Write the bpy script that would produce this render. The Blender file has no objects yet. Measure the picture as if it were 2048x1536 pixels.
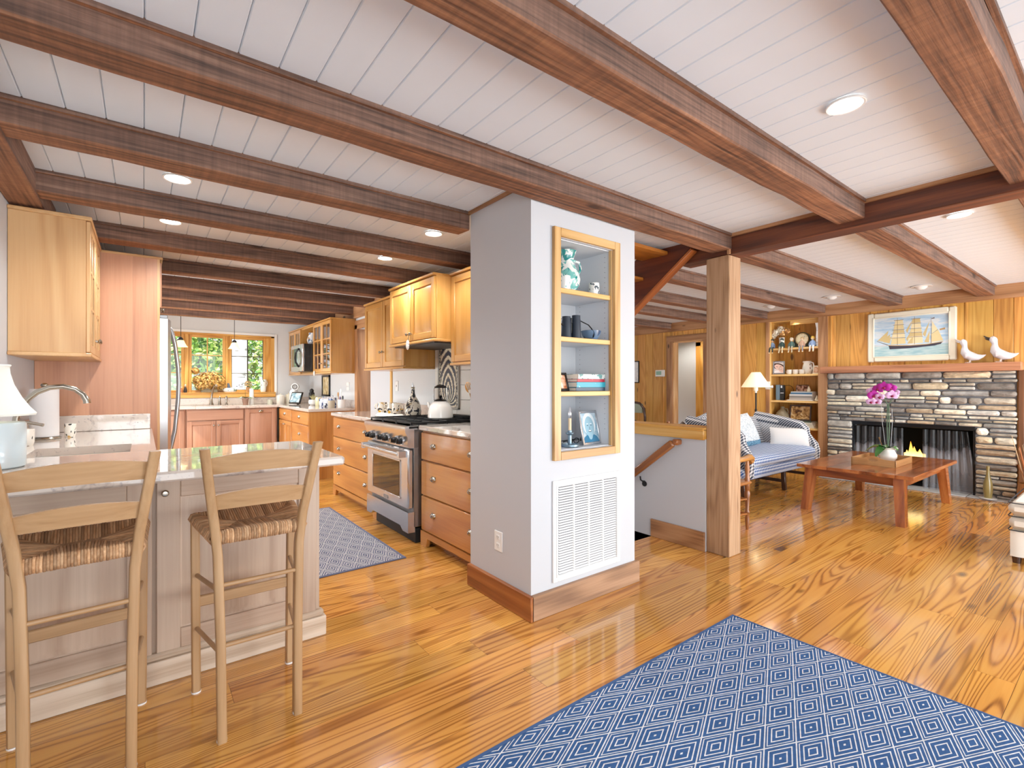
import bpy, random
from math import *
from mathutils import Matrix, Vector
R = random.Random(11)
sc = bpy.context.scene
COL = sc.collection
XM = {}          # object name -> world matrix of its thing

# ------------------------------------------------------------------ mesh kit
class MB:
    def __init__(s, M=None):
        s.v, s.f, s.g, s.t, s.c = [], [], [], [], []
        s.M = M or Matrix()
        s.col = (1, 1, 1)
    def add(s, vs, fs, ax=None, tint=None, M=None, org=None):
        b = len(s.v)
        t = R.random() if tint is None else tint
        vs = [Vector(p) for p in vs]
        if ax is None:
            lo = [min(p[i] for p in vs) for i in range(3)]; hi = [max(p[i] for p in vs) for i in range(3)]
            ax = max(range(3), key=lambda i: hi[i]-lo[i])
        o = Vector((R.random()*40, R.random()*40, R.random()*40))
        a1, a2 = (ax+1) % 3, (ax+2) % 3
        T = s.M @ M if M is not None else s.M
        for p in vs:
            s.g.append(Vector((p[ax], p[a1], p[a2]))+o); s.t.append(t); s.c.append(s.col)
            s.v.append(T @ p)
        s.f += [tuple(b+i for i in f) for f in fs]
        return s
    def box(s, a, b, bev=0.0, ax=None, tint=None, M=None):
        lo = [min(a[i], b[i]) for i in range(3)]; hi = [max(a[i], b[i]) for i in range(3)]
        w = min(hi[i]-lo[i] for i in range(3)); bev = min(bev, w*.45)
        if bev <= 0:
            vs = [(x, y, z) for x in (lo[0], hi[0]) for y in (lo[1], hi[1]) for z in (lo[2], hi[2])]
            fs = [(0, 1, 3, 2), (4, 6, 7, 5), (0, 4, 5, 1), (2, 3, 7, 6), (0, 2, 6, 4), (1, 5, 7, 3)]
            return s.add(vs, fs, ax, tint, M)
        vs, ix = [], {}
        for sx in (0, 1):
            for sy in (0, 1):
                for sz in (0, 1):
                    sg = (sx, sy, sz)
                    for a_ in range(3):
                        p = [0, 0, 0]
                        for i in range(3):
                            e = hi[i] if sg[i] else lo[i]
                            if i != a_: e += -bev if sg[i] else bev
                            p[i] = e
                        ix[sg, a_] = len(vs); vs.append(p)
        fs = []
        for a_ in range(3):
            i, j = (a_+1) % 3, (a_+2) % 3
            for k in (0, 1):
                q = []
                for u, w_ in ((0, 0), (1, 0), (1, 1), (0, 1)):
                    sg = [0, 0, 0]; sg[a_] = k; sg[i] = u; sg[j] = w_
                    q.append(ix[tuple(sg), a_])
                fs.append(q if k else q[::-1])
            for u in (0, 1):
                for w_ in (0, 1):
                    s0 = [0, 0, 0]; s0[i] = u; s0[j] = w_; s1 = s0[:]; s1[a_] = 1
                    s0, s1 = tuple(s0), tuple(s1)
                    q = [ix[s0, i], ix[s1, i], ix[s1, j], ix[s0, j]]
                    fs.append(q)
        for sg in [(x, y, z) for x in (0, 1) for y in (0, 1) for z in (0, 1)]:
            fs.append([ix[sg, 0], ix[sg, 1], ix[sg, 2]])
        c = Vector([(lo[i]+hi[i])/2 for i in range(3)])
        out = []
        for f in fs:
            p = [Vector(vs[i]) for i in f]
            n = (p[1]-p[0]).cross(p[2]-p[0])
            m = sum(p, Vector())/len(p)
            # use scaled direction so thin boxes still orient properly
            d = Vector([(m[i]-c[i])/max(1e-6, hi[i]-lo[i]) for i in range(3)])
            d2 = Vector([copysign(abs(d[i])**9, d[i]) for i in range(3)])
            out.append(tuple(f) if n.dot(d2) > 0 else tuple(f[::-1]))
        return s.add(vs, out, ax, tint, M)
    def lathe(s, prof, c=(0, 0, 0), n=20, ax='z', tint=None, M=None, a0=0, a1=2*pi, sx=1, sy=1):
        vs, fs, rings = [], [], []
        full = abs(a1-a0-2*pi) < 1e-6
        m = n if full else n+1
        for r, z in prof:
            if r < 1e-6:
                rings.append([len(vs)]); vs.append((0, 0, z))
            else:
                rings.append(list(range(len(vs), len(vs)+m)))
                for k in range(m):
                    a = a0+(a1-a0)*k/n
                    vs.append((r*cos(a)*sx, r*sin(a)*sy, z))
        for A, B in zip(rings, rings[1:]):
            for k in range(n):
                k2 = (k+1) % n if full else k+1
                if len(A) == 1 and len(B) == 1: continue
                if len(A) == 1: fs.append((A[0], B[k2], B[k]))
                elif len(B) == 1: fs.append((A[k], A[k2], B[0]))
                else: fs.append((A[k], A[k2], B[k2], B[k]))
        Rm = {'z': Matrix(), 'x': Matrix.Rotation(pi/2, 4, 'Y'), '-x': Matrix.Rotation(-pi/2, 4, 'Y'), 'y': Matrix.Rotation(-pi/2, 4, 'X'), '-y': Matrix.Rotation(pi/2, 4, 'X')}[ax]
        T = Matrix.Translation(c) @ Rm
        if M is not None: T = M @ T
        return s.add(vs, fs, 2, tint, T)
    def cyl(s, c, r, h, n=20, ax='z', r2=None, tint=None, M=None, bev=0):
        r2 = r if r2 is None else r2
        if bev: pr = [(0, 0), (r-bev, 0), (r, bev), (r2, h-bev), (r2-bev, h), (0, h)]
        else: pr = [(0, 0), (r, 0), (r2, h), (0, h)]
        return s.lathe(pr, c, n, ax, tint, M)
    def ell(s, c, rx, ry=None, rz=None, n=16, m=10, tint=None, M=None):
        ry = rx if ry is None else ry; rz = rx if rz is None else rz
        pr = [(sin(pi*i/m), -cos(pi*i/m)) for i in range(m+1)]
        T = Matrix.Translation(c) @ Matrix.Diagonal((rx, ry, rz, 1))
        if M is not None: T = M @ T
        return s.lathe(pr, (0, 0, 0), n, 'z', tint, T)
    def tube(s, pts, r, n=8, caps=True, closed=False, tint=None, M=None, flat=1.0, up=None):
        P = [Vector(p) for p in pts]; m = len(P)
        rr = [r]*m if isinstance(r, (int, float)) else list(r)
        tn = []
        for i in range(m):
            if closed: d = P[(i+1) % m]-P[i-1]
            else: d = P[min(i+1, m-1)]-P[max(i-1, 0)]
            tn.append(d.normalized() if d.length > 1e-9 else Vector((0, 0, 1)))
        u = Vector(up) if up else (Vector((0, 0, 1)) if abs(tn[0].z) < .9 else Vector((1, 0, 0)))
        u = (u-tn[0]*u.dot(tn[0])).normalized()
        vs, fs, L = [], [], 0
        gl = []
        for i in range(m):
            if i:
                u = (u-tn[i]*u.dot(tn[i])); u = u.normalized() if u.length > 1e-9 else tn[i].orthogonal().normalized()
                L += (P[i]-P[i-1]).length
            w = tn[i].cross(u)
            for k in range(n):
                a = 2*pi*k/n
                vs.append(P[i]+u*cos(a)*rr[i]+w*sin(a)*rr[i]*flat)
        for i in range(m if closed else m-1):
            i2 = (i+1) % m
            for k in range(n):
                k2 = (k+1) % n
                fs.append((i*n+k, i*n+k2, i2*n+k2, i2*n+k))
        if caps and not closed:
            fs.append(tuple(range(n))[::-1]); fs.append(tuple((m-1)*n+k for k in range(n)))
        return s.add(vs, fs, None, tint, M)
    def bar(s, a, b, w, d, bev=.003, tint=None, up=(0, 0, 1), w2=None, d2=None):
        """rectangular bar from a to b; w along side, d along the other"""
        a, b = Vector(a), Vector(b); t = (b-a).normalized(); u = Vector(up)
        x = t.cross(u); x = x.normalized() if x.length > 1e-6 else Vector((1, 0, 0))
        y = x.cross(t).normalized(); L = (b-a).length
        M = Matrix(((t.x, x.x, y.x, a.x), (t.y, x.y, y.y, a.y), (t.z, x.z, y.z, a.z), (0, 0, 0, 1)))
        return s.box((0, -w/2, -d/2), (L, w/2, d/2), bev, 0, tint, M)
    def prism(s, poly, ax, d0, d1, gax=None, tint=None, M=None):
        """poly in the two axes other than ax, in cyclic order (ax+1, ax+2)"""
        i, j = (ax+1) % 3, (ax+2) % 3
        ar = sum(poly[k][0]*poly[(k+1) % len(poly)][1]-poly[(k+1) % len(poly)][0]*poly[k][1] for k in range(len(poly)))
        if ar < 0: poly = poly[::-1]
        if d1 < d0: d0, d1 = d1, d0
        vs = []
        for d in (d0, d1):
            for p in poly:
                q = [0, 0, 0]; q[ax] = d; q[i] = p[0]; q[j] = p[1]; vs.append(q)
        n = len(poly)
        fs = [tuple(range(n))[::-1], tuple(range(n, 2*n))]
        fs += [(k, (k+1) % n, n+(k+1) % n, n+k) for k in range(n)]
        return s.add(vs, fs, gax, tint, M)
    def grid(s, fn, nu, nv, cu=False, cv=False, ax=0, tint=None, M=None, flip=False):
        vs = [fn(i/(nu if cu else nu), j/nv) for i in range(nu if cu else nu+1) for j in range(nv if cv else nv+1)]
        W = nv if cv else nv+1; H = nu if cu else nu+1
        fs = []
        for i in range(nu):
            for j in range(nv):
                q = (i*W+j, ((i+1) % H)*W+j, ((i+1) % H)*W+(j+1) % W, i*W+(j+1) % W)
                fs.append(q[::-1] if flip else q)
        return s.add(vs, fs, ax, tint, M)
    def pillow(s, w, h, t, M=None, n=12, puff=.5):
        """cushion lying in local XY, thickness z; pinched corners"""
        for sg in (1, -1):
            def fn(u, v):
                x, y = u*2-1, v*2-1
                e = max(0, (1-x*x))*max(0, (1-y*y))
                k = 1-.06*(1-abs(x))*0
                px = x*w/2*(1-.07*(1-y*y)*0-.05*(1-abs(y)**2)*abs(x)**3)
                py = y*h/2*(1-.05*(1-abs(x)**2)*abs(y)**3)
                return (px, py, sg*t/2*e**puff)
            s.grid(fn, n, n, M=M, flip=(sg < 0))
        return s

def setattrs(me, mb):
    a = me.attributes.new('gc', 'FLOAT_VECTOR', 'POINT'); a.data.foreach_set('vector', [c for p in mb.g for c in p])
    a = me.attributes.new('tint', 'FLOAT', 'POINT'); a.data.foreach_set('value', mb.t)
    if any(c != (1, 1, 1) for c in mb.c):
        a = me.attributes.new('vc', 'FLOAT_VECTOR', 'POINT'); a.data.foreach_set('vector', [c for p in mb.c for c in p])

def build(mb, name, mat, parent=None, label=None, cat=None, group=None, kind=None, ang=38):
    me = bpy.data.meshes.new(name)
    if parent is not None:
        Mi = XM[parent.name].inverted(); vs = [Mi @ p for p in mb.v]; loc = None
    else:
        lo = [min(p[i] for p in mb.v) for i in range(3)]; hi = [max(p[i] for p in mb.v) for i in range(3)]
        loc = Vector(((lo[0]+hi[0])/2, (lo[1]+hi[1])/2, lo[2])); vs = [p-loc for p in mb.v]
    me.from_pydata([tuple(p) for p in vs], [], mb.f)
    setattrs(me, mb)
    me.polygons.foreach_set('use_smooth', [True]*len(me.polygons))
    me.set_sharp_from_angle(angle=radians(ang))
    me.materials.append(mat)
    o = bpy.data.objects.new(name, me); COL.objects.link(o)
    if parent is not None:
        o.parent = parent; XM[o.name] = XM[parent.name]
        if label: o['label'] = label
        if kind: o['kind'] = kind
    else:
        o.location = loc; XM[o.name] = Matrix.Translation(loc)
        tag(o, label, cat, group, kind)
    return o

def tag(o, label=None, cat=None, group=None, kind=None):
    if label: o['label'] = label
    if cat: o['category'] = cat
    if group: o['group'] = group
    if kind: o['kind'] = kind
    return o

def thing(name, label, cat, loc=(0, 0, 0), rz=0, group=None):
    o = bpy.data.objects.new(name, None); COL.objects.link(o)
    o.empty_display_size = .05
    o.location = loc; o.rotation_euler = (0, 0, rz)
    XM[o.name] = Matrix.Translation(loc) @ Matrix.Rotation(rz, 4, 'Z')
    return tag(o, label, cat, group)

def struct(mb, name, mat, parent=None):
    return build(mb, name, mat, parent, kind=None if parent else 'structure')

def _cp(o, par):
    c = o.copy(); COL.objects.link(c); c.parent = par
    for ch in list(o.children): _cp(ch, c)
    return c
def dup(root, loc, rz=0, label=None, group=None):
    r = root.copy(); COL.objects.link(r)
    r.location = loc; r.rotation_euler = (0, 0, rz)
    for ch in list(root.children): _cp(ch, r)
    if label: r['label'] = label
    if group: r['group'] = group
    XM[r.name] = Matrix.Translation(loc) @ Matrix.Rotation(rz, 4, 'Z')
    return r
def TR(x, y, z, rz=0, rx=0, ry=0):
    return Matrix.Translation((x, y, z)) @ Matrix.Rotation(rz, 4, 'Z') @ Matrix.Rotation(ry, 4, 'Y') @ Matrix.Rotation(rx, 4, 'X')

# ------------------------------------------------------------------ materials
def lin(h):
    h = h.lstrip('#'); o = []
    for i in (0, 2, 4):
        c = int(h[i:i+2], 16)/255
        o.append(c/12.92 if c <= .04045 else ((c+.055)/1.055)**2.4)
    return (*o, 1)
class NT:
    def __init__(s, name):
        s.m = bpy.data.materials.new(name); s.m.use_nodes = True
        s.nt = s.m.node_tree; s.b = s.nt.nodes['Principled BSDF']
    def n(s, typ, ins=None, **props):
        nd = s.nt.nodes.new('ShaderNode'+typ)
        for k, v in props.items(): setattr(nd, k, v)
        for k, v in (ins or {}).items(): s.set(nd.inputs[k], v)
        return nd
    def set(s, sock, v):
        if hasattr(v, 'links') or hasattr(v, 'is_linked'): s.nt.links.new(v, sock)
        else: sock.default_value = v
    def P(s, **kw):
        for k, v in kw.items(): s.set(s.b.inputs[k.replace('_', ' ')], v)
        return s
    def attr(s, n): return s.n('Attribute', attribute_name=n)
    def math(s, op, a, b=0.0, c=0.0, clamp=False):
        nd = s.nt.nodes.new('ShaderNodeMath'); nd.operation = op; nd.use_clamp = clamp
        s.set(nd.inputs[0], a); s.set(nd.inputs[1], b); s.set(nd.inputs[2], c)
        return nd.outputs[0]
    def vm(s, op, a, b=(0, 0, 0)):
        nd = s.nt.nodes.new('ShaderNodeVectorMath'); nd.operation = op
        s.set(nd.inputs[0], a); s.set(nd.inputs[1], b)
        return nd.outputs['Vector']
    def mix(s, f, a, b, mode='MIX'):
        nd = s.nt.nodes.new('ShaderNodeMix'); nd.data_type = 'RGBA'; nd.blend_type = mode
        s.set(nd.inputs[0], f); s.set(nd.inputs[6], a); s.set(nd.inputs[7], b)
        return nd.outputs[2]
    def noise(s, v, sc_, det=2, rough=.5, dist=0):
        nd = s.n('TexNoise', {'Vector': v, 'Scale': sc_, 'Detail': det, 'Roughness': rough, 'Distortion': dist})
        return nd.outputs[0]
    def ramp(s, f, stops, interp='LINEAR'):
        nd = s.nt.nodes.new('ShaderNodeValToRGB'); s.set(nd.inputs[0], f); cr = nd.color_ramp; cr.interpolation = interp
        while len(cr.elements) < len(stops): cr.elements.new(.5)
        for e, (p, c) in zip(cr.elements, stops):
            e.position = p; e.color = lin(c) if isinstance(c, str) else c
        return nd.outputs[0]
    def mr(s, v, a, b, c, d, clamp=True):
        nd = s.n('MapRange', {'Value': v, 'From Min': a, 'From Max': b, 'To Min': c, 'To Max': d}); nd.clamp = clamp
        return nd.outputs[0]
    def bump(s, h, st=.3, d=.01):
        nd = s.n('Bump', {'Height': h, 'Strength': st, 'Distance': d}); s.P(Normal=nd.outputs[0]); return s
    def hsv(s, c, h=.5, sa=1., v=1.):
        return s.n('HueSaturation', {'Hue': h, 'Saturation': sa, 'Value': v, 'Color': c}).outputs[0]

MC = {}
def flat(name, col, rough=.5, metal=0, coat=0, emit=None, es=1., alpha=1, trans=0, ior=1.45, bump=0, bs=200, var=0, spec=.5):
    if name in MC: return MC[name]
    t = NT(name); c = lin(col) if isinstance(col, str) else col
    t.P(Roughness=rough, Metallic=metal, Coat_Weight=coat, IOR=ior, Specular_IOR_Level=spec)
    if trans: t.P(Transmission_Weight=trans)
    if alpha < 1: t.P(Alpha=alpha)
    if emit: t.P(Emission_Color=lin(emit), Emission_Strength=es)
    tc = t.n('TexCoord').outputs['Object']
    if var:
        nz = t.noise(tc, 6, 3); v = t.mr(nz, .3, .7, 1-var, 1+var)
        t.P(Base_Color=t.hsv(c, v=v))
    else: t.P(Base_Color=c)
    if bump: t.bump(t.noise(tc, bs, 3), bump, .002)
    MC[name] = t.m; return t.m

def wood(name, light, mid, dark, rough=.35, ring=.5, freq=9, sy=5., knots=0, bump=.05, tv=.16, coat=0, fine=.35, hue=.0, sx=.5, kcol='#2a1609', rv=0, spec=.5, pw=1.6, rough_c=0, kt=.12):
    t = NT(name)
    g = t.attr('gc').outputs['Vector']; tint = t.attr('tint').outputs['Fac']
    low = t.noise(t.vm('MULTIPLY', g, (sx, sy, sy)), 1., 1.5, .45, .25)
    s1 = t.math('SINE', t.math('MULTIPLY', low, freq*2*pi))
    s1 = t.math('POWER', t.mr(s1, -1, 1, 0, 1), pw)
    fi = t.noise(t.vm('MULTIPLY', g, (2.2, 70, 70)), 1., 3, .6)
    bl = t.noise(t.vm('MULTIPLY', g, (.8, 3.2, 3.2)), 1., 2, .5)
    f = t.math('ADD', t.math('MULTIPLY', s1, ring), t.math('MULTIPLY', t.mr(fi, .3, .7, 0, 1), fine))
    f = t.math('ADD', f, t.mr(bl, .3, .7, -.12, .22), clamp=True)
    c = t.ramp(f, [(0, light), (.5, mid), (1, dark)])
    c = t.hsv(c, h=t.mr(t.math('FRACT', t.math('MULTIPLY', tint, 7.3)), 0, 1, .5-hue, .5+hue), v=t.mr(tint, 0, 1, 1-tv, 1+tv))
    if rough_c:
        sw = t.noise(t.vm('MULTIPLY', g, (55, 3, 3)), 1., 2, .6); c = t.hsv(c, v=t.mr(sw, .3, .7, .82, 1.15))
        bl2 = t.noise(t.vm('MULTIPLY', g, (1.2, 5, 5)), 1., 3, .6); c = t.hsv(c, v=t.mr(bl2, .3, .7, .8, 1.2))
    if knots:
        vo = t.n('TexVoronoi', {'Vector': t.vm('MULTIPLY', g, (1.0, 2.6, 2.6)), 'Scale': knots})
        thr = t.mr(vo.outputs['Color'], 0, 1, .0, kt)
        k = t.math('SUBTRACT', vo.outputs['Distance'], t.math('MULTIPLY', thr, .8))
        c = t.mix(t.mr(k, 0, .05, .9, 0), c, lin(kcol))
    t.P(Base_Color=c, Roughness=rough, Coat_Weight=coat, Coat_Roughness=.08, Specular_IOR_Level=spec)
    if rv: t.P(Roughness=t.mr(bl, .3, .7, rough-rv, rough+rv))
    if bump: t.bump(t.math('ADD', fi, t.math('MULTIPLY', s1, .5)), bump, .004)
    MC[name] = t.m; return t.m
FLOOR = wood('heart_pine', '#d99c4b', '#bf7f37', '#6e3b13', .12, .6, 25, 5.5, knots=1.1, bump=.02, tv=.17, coat=.35, fine=.18, hue=.006, sx=.32, kcol='#4a2210', pw=2.2)
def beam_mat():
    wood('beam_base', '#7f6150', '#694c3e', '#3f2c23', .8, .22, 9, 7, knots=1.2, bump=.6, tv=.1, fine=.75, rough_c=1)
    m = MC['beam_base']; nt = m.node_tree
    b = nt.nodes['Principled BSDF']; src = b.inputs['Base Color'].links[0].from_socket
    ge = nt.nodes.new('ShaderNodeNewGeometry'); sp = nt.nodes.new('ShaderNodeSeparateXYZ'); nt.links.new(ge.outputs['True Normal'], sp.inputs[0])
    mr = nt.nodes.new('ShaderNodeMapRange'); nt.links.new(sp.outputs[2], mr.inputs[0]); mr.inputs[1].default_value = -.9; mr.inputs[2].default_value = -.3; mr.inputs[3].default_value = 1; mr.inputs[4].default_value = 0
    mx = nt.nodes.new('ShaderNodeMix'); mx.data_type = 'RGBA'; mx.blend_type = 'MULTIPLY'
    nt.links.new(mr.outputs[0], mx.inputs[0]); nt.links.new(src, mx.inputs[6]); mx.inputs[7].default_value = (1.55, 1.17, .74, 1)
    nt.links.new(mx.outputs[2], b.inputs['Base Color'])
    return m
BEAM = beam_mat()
BEAM_DK = wood('dark_girder', '#7a3f1e', '#5c2b14', '#35170b', .6, .4, 5, 5, knots=.9, bump=.3, tv=.08, fine=.5)
POST = wood('cedar_post', '#bd9874', '#a57e5a', '#755032', .6, .3, 12, 6, kt=.2, knots=3.0, bump=.15, tv=.05, fine=.4, kcol='#3a1e10')
TRIMW = wood('cedar_trim', '#bd8c62', '#a6744a', '#74492a', .5, .45, 6, 5, knots=1.6, bump=.1, tv=.08, fine=.4)
PINE_T = wood('gold_pine_trim', '#e5b365', '#cf9440', '#a66a25', .35, .4, 6, 5, knots=0, bump=.05, tv=.07)
CEDAR = wood('knotty_cedar_panel', '#dda653', '#cb903f', '#9c6426', .45, .35, 11, 6, kt=.14, knots=1.7, bump=.06, tv=.13, hue=.008, kcol='#4a2411')
HONEY = wood('honey_cherry', '#d09a55', '#bf863f', '#9f692c', .28, .4, 4, 3.6, bump=.02, tv=.07, coat=.25, fine=.3, sx=.5)
HONEY2 = wood('amber_cherry', '#c98d48', '#b77536', '#965a25', .28, .4, 4, 3.6, bump=.02, tv=.06, coat=.25, fine=.3)
ALDER = wood('pale_alder', '#c4ad98', '#b49b86', '#967b66', .4, .45, 4, 3.6, bump=.02, tv=.09, fine=.3)
MAPLE = wood('light_maple', '#cfa471', '#c3935f', '#a97746', .35, .4, 7, 3.2, bump=.02, tv=.06, fine=.25)
ROSE = wood('rosy_cherry', '#c08a68', '#b17a5a', '#955f45', .35, .35, 4, 3.6, bump=.02, tv=.07, fine=.35)
ROSE2 = wood('rosy_cherry_base', '#b98d74', '#a87b62', '#8b604b', .35, .4, 4, 3.6, bump=.02, tv=.09, fine=.35)
BEECH = wood('beech_stool', '#b9946a', '#a78158', '#8a643d', .42, .3, 5, 5, bump=.03, tv=.05, fine=.4)
TABLE = wood('red_acacia', '#b26a36', '#944e26', '#562812', .2, .5, 6, 4, bump=.02, tv=.16, coat=.4, fine=.25)
TRAYW = wood('tray_walnut', '#c2925e', '#ab7a4a', '#845832', .35, .3, 4, 4, bump=.02, tv=.05)
MANTLE = wood('mantle_timber', '#c58a62', '#b27450', '#7e4a30', .6, .45, 5, 4, knots=1.0, bump=.25, tv=.05, fine=.5)
DKWOOD = wood('dark_mahogany', '#4a2a1b', '#351c12', '#1e0f09', .3, .3, 4, 4, bump=.02, tv=.05, coat=.3)
ARMW = wood('walnut_stain', '#b8773c', '#8f5428', '#5c3016', .3, .4, 5, 4, bump=.03, tv=.08, coat=.2)
SHELFP = wood('shelf_pine', '#edc684', '#dfae62', '#bd8540', .4, .4, 5, 4, bump=.03, tv=.06)
FRAMEM = wood('niche_maple', '#d9b27a', '#c79a5c', '#a4743a', .4, .55, 6, 4, knots=.8, bump=.03, tv=.06)

WALL = flat('wall_paint', '#c1c3c7', .6, bump=.02, bs=90)
WALLW = flat('warm_wall_paint', '#d3d5d6', .6, bump=.02, bs=90)
CEIL = flat('ceiling_paint', '#dfe6ed', .45, var=.01)
WHITE = flat('white_gloss', '#f2f2f0', .25)
CERAM = flat('white_ceramic', '#eeece6', .12, coat=.5)
PLASTIC = flat('white_plastic', '#efeeea', .35)
BLACK = flat('black_gloss', '#0c0c0d', .25)
BLACKM = flat('black_matte', '#131314', .6)
IRON = flat('cast_iron', '#17181a', .5, .3)
STEEL = flat('brushed_steel', '#c9cacc', .27, 1)
STEELD = flat('steel_dark', '#8d8e90', .35, 1)
NICKEL = flat('satin_nickel', '#a9a296', .22, 1)
BRASS = flat('brass', '#c9a25a', .25, 1)
DARKIN = flat('dark_inside', '#1a110b', .9)
GREYIN = flat('niche_liner', '#d3d6da', .5)

def granite():
    t = NT('granite'); o = t.n('TexCoord').outputs['Object']
    w = t.vm('ADD', o, t.n('TexNoise', {'Vector': o, 'Scale': 3., 'Detail': 3}).outputs['Color'])
    n1 = t.noise(w, 5, 6, .65, .6); n2 = t.noise(o, 38, 3, .6)
    c = t.ramp(n1, [(.3, '#a3968e'), (.43, '#cfc4b9'), (.58, '#cbbfb5'), (.7, '#9c8d87')])
    c = t.mix(t.mr(n2, .60, .68, 0, .55), c, lin('#8d8488'))
    vo = t.n('TexVoronoi', {'Vector': o, 'Scale': 17.})
    sp = t.math('MULTIPLY', t.mr(vo.outputs['Distance'], .03, .09, 1, 0), t.mr(t.noise(o, 9, 2), .55, .6, 0, 1))
    c = t.mix(sp, c, lin('#241c1f'))
    t.P(Base_Color=c, Roughness=.06, Coat_Weight=.4, Coat_Roughness=.02); MC['granite'] = t.m; return t.m
GRANITE = granite()

def rug(name, base, lightc, P, border, bw=.022, ox=0., oy=0.):
    t = NT(name); o = t.n('TexCoord').outputs['Object']; s = t.n('SeparateXYZ', {0: o})
    X = t.math('ADD', s.outputs[0], ox); Y = t.math('ADD', s.outputs[1], oy)
    X = t.math('DIVIDE', X, P[0]); Y = t.math('DIVIDE', Y, P[1])
    u, v = t.math('ADD', X, Y), t.math('SUBTRACT', X, Y)
    def fr(v):
        f = t.math('FRACT', t.math('ADD', v, 100.5))
        return t.math('MULTIPLY', t.math('ABSOLUTE', t.math('SUBTRACT', f, .5)), 2)
    m = t.math('MAXIMUM', fr(u), fr(v))
    par = t.math('ADD', t.math('ROUND', u), t.math('ROUND', v))
    par = t.math('GREATER_THAN', t.math('FRACT', t.math('ADD', t.math('MULTIPLY', par, .5), 100.1)), .4)
    k1 = t.ramp(m, [(0, lightc), (.07, base), (.36, lightc), (.44, base), (.67, lightc), (.75, base), (.955, lightc)], 'CONSTANT')
    k0 = t.ramp(m, [(0, base), (.22, lightc), (.30, base), (.52, lightc), (.60, base), (.79, lightc), (.85, base), (.955, lightc)], 'CONSTANT')
    k = t.mix(par, k1, k0)
    wv = t.n('TexWave', {'Vector': o, 'Scale': 260., 'Distortion': 0.}, bands_direction='X').outputs[0]
    wy = t.n('TexWave', {'Vector': o, 'Scale': 200., 'Distortion': 0.}, bands_direction='Y').outputs[0]
    we = t.math('MULTIPLY', wv, wy)
    k = t.mix(t.mr(we, 0, 1, .22, 0), k, lin(border))
    k = t.hsv(k, v=t.mr(t.noise(o, 60, 3), .3, .7, .85, 1.12))
    t.P(Base_Color=k, Roughness=.95, Specular_IOR_Level=.1); t.bump(we, .4, .003)
    MC[name] = t.m; return t.m

def gingham(name, dk, lt, P):
    t = NT(name); o = t.n('TexCoord').outputs['Object']; s = t.n('SeparateXYZ', {0: o})
    def st(v): return t.math('GREATER_THAN', t.math('FRACT', t.math('ADD', t.math('DIVIDE', v, P), 100.)), .5)
    a = st(s.outputs[0]); b = st(t.math('ADD', s.outputs[1], s.outputs[2]))
    f = t.math('MULTIPLY', t.math('ADD', a, b), .5)
    c = t.ramp(f, [(0, lt), (.5, lt), (1, dk)])
    mid = [lin(lt)[i]*.42+lin(dk)[i]*.58 for i in range(3)]+[1]
    c = t.ramp(f, [(0, lin(lt)), (.26, tuple(mid)), (.76, lin(dk))], 'CONSTANT')
    t.P(Base_Color=c, Roughness=.9, Specular_IOR_Level=.15); MC[name] = t.m; return t.m
GING = gingham('blue_gingham', '#1f4f96', '#e3edf7', .037)
GINGW = gingham('navy_gingham', '#2b3547', '#e4e2e2', .036)

def vcol(name, rough=.8, bump=.6, bs=30, v=.25, spec=.4, d=.004):
    t = NT(name); c = t.attr('vc').outputs['Color']; o = t.n('TexCoord').outputs['Object']
    n = t.noise(o, bs, 5, .65)
    t.P(Base_Color=t.hsv(c, v=t.mr(n, .3, .7, 1-v, 1+v)), Roughness=rough, Specular_IOR_Level=spec)
    if bump: t.bump(n, bump, d)
    MC[name] = t.m; return t.m
STONE = vcol('field_stone', .8, .8, 16, .32, d=.012)
VC = vcol('painted_colours', .3, 0, 20, .02)
VCM = vcol('matte_colours', .85, 0, 60, .12)

def glass(name='window_glass', tint=(1, 1, 1, 1), k=.08):
    if name in MC: return MC[name]
    t = NT(name); nt = t.nt; nt.nodes.remove(t.b)
    tr = nt.nodes.new('ShaderNodeBsdfTransparent'); tr.inputs[0].default_value = tint
    gl = nt.nodes.new('ShaderNodeBsdfGlossy'); gl.inputs['Roughness'].default_value = .02
    mx = nt.nodes.new('ShaderNodeMixShader'); lw = nt.nodes.new('ShaderNodeLayerWeight'); lw.inputs[0].default_value = .25
    f = t.mr(lw.outputs['Fresnel'], 0, 1, k, .6)
    nt.links.new(f, mx.inputs[0]); nt.links.new(tr.outputs[0], mx.inputs[1]); nt.links.new(gl.outputs[0], mx.inputs[2])
    nt.links.new(mx.outputs[0], nt.nodes['Material Output'].inputs[0])
    MC[name] = t.m; return t.m
GLASS = glass()

def painted(name, base, inks, sc_=14, thr=.56, rough=.15, coat=.4):
    """glazed ceramic with brushed motif blobs"""
    t = NT(name); o = t.n('TexCoord').outputs['Object']; c = lin(base)
    for i, (ink, s_, th) in enumerate(inks):
        n = t.noise(t.vm('ADD', o, (i*3.1, i*1.7, i)), s_, 2.5, .55, .8)
        c = t.mix(t.mr(n, th, th+.03, 0, 1), c, lin(ink))
    t.P(Base_Color=c, Roughness=rough, Coat_Weight=coat); MC[name] = t.m; return t.m
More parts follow.
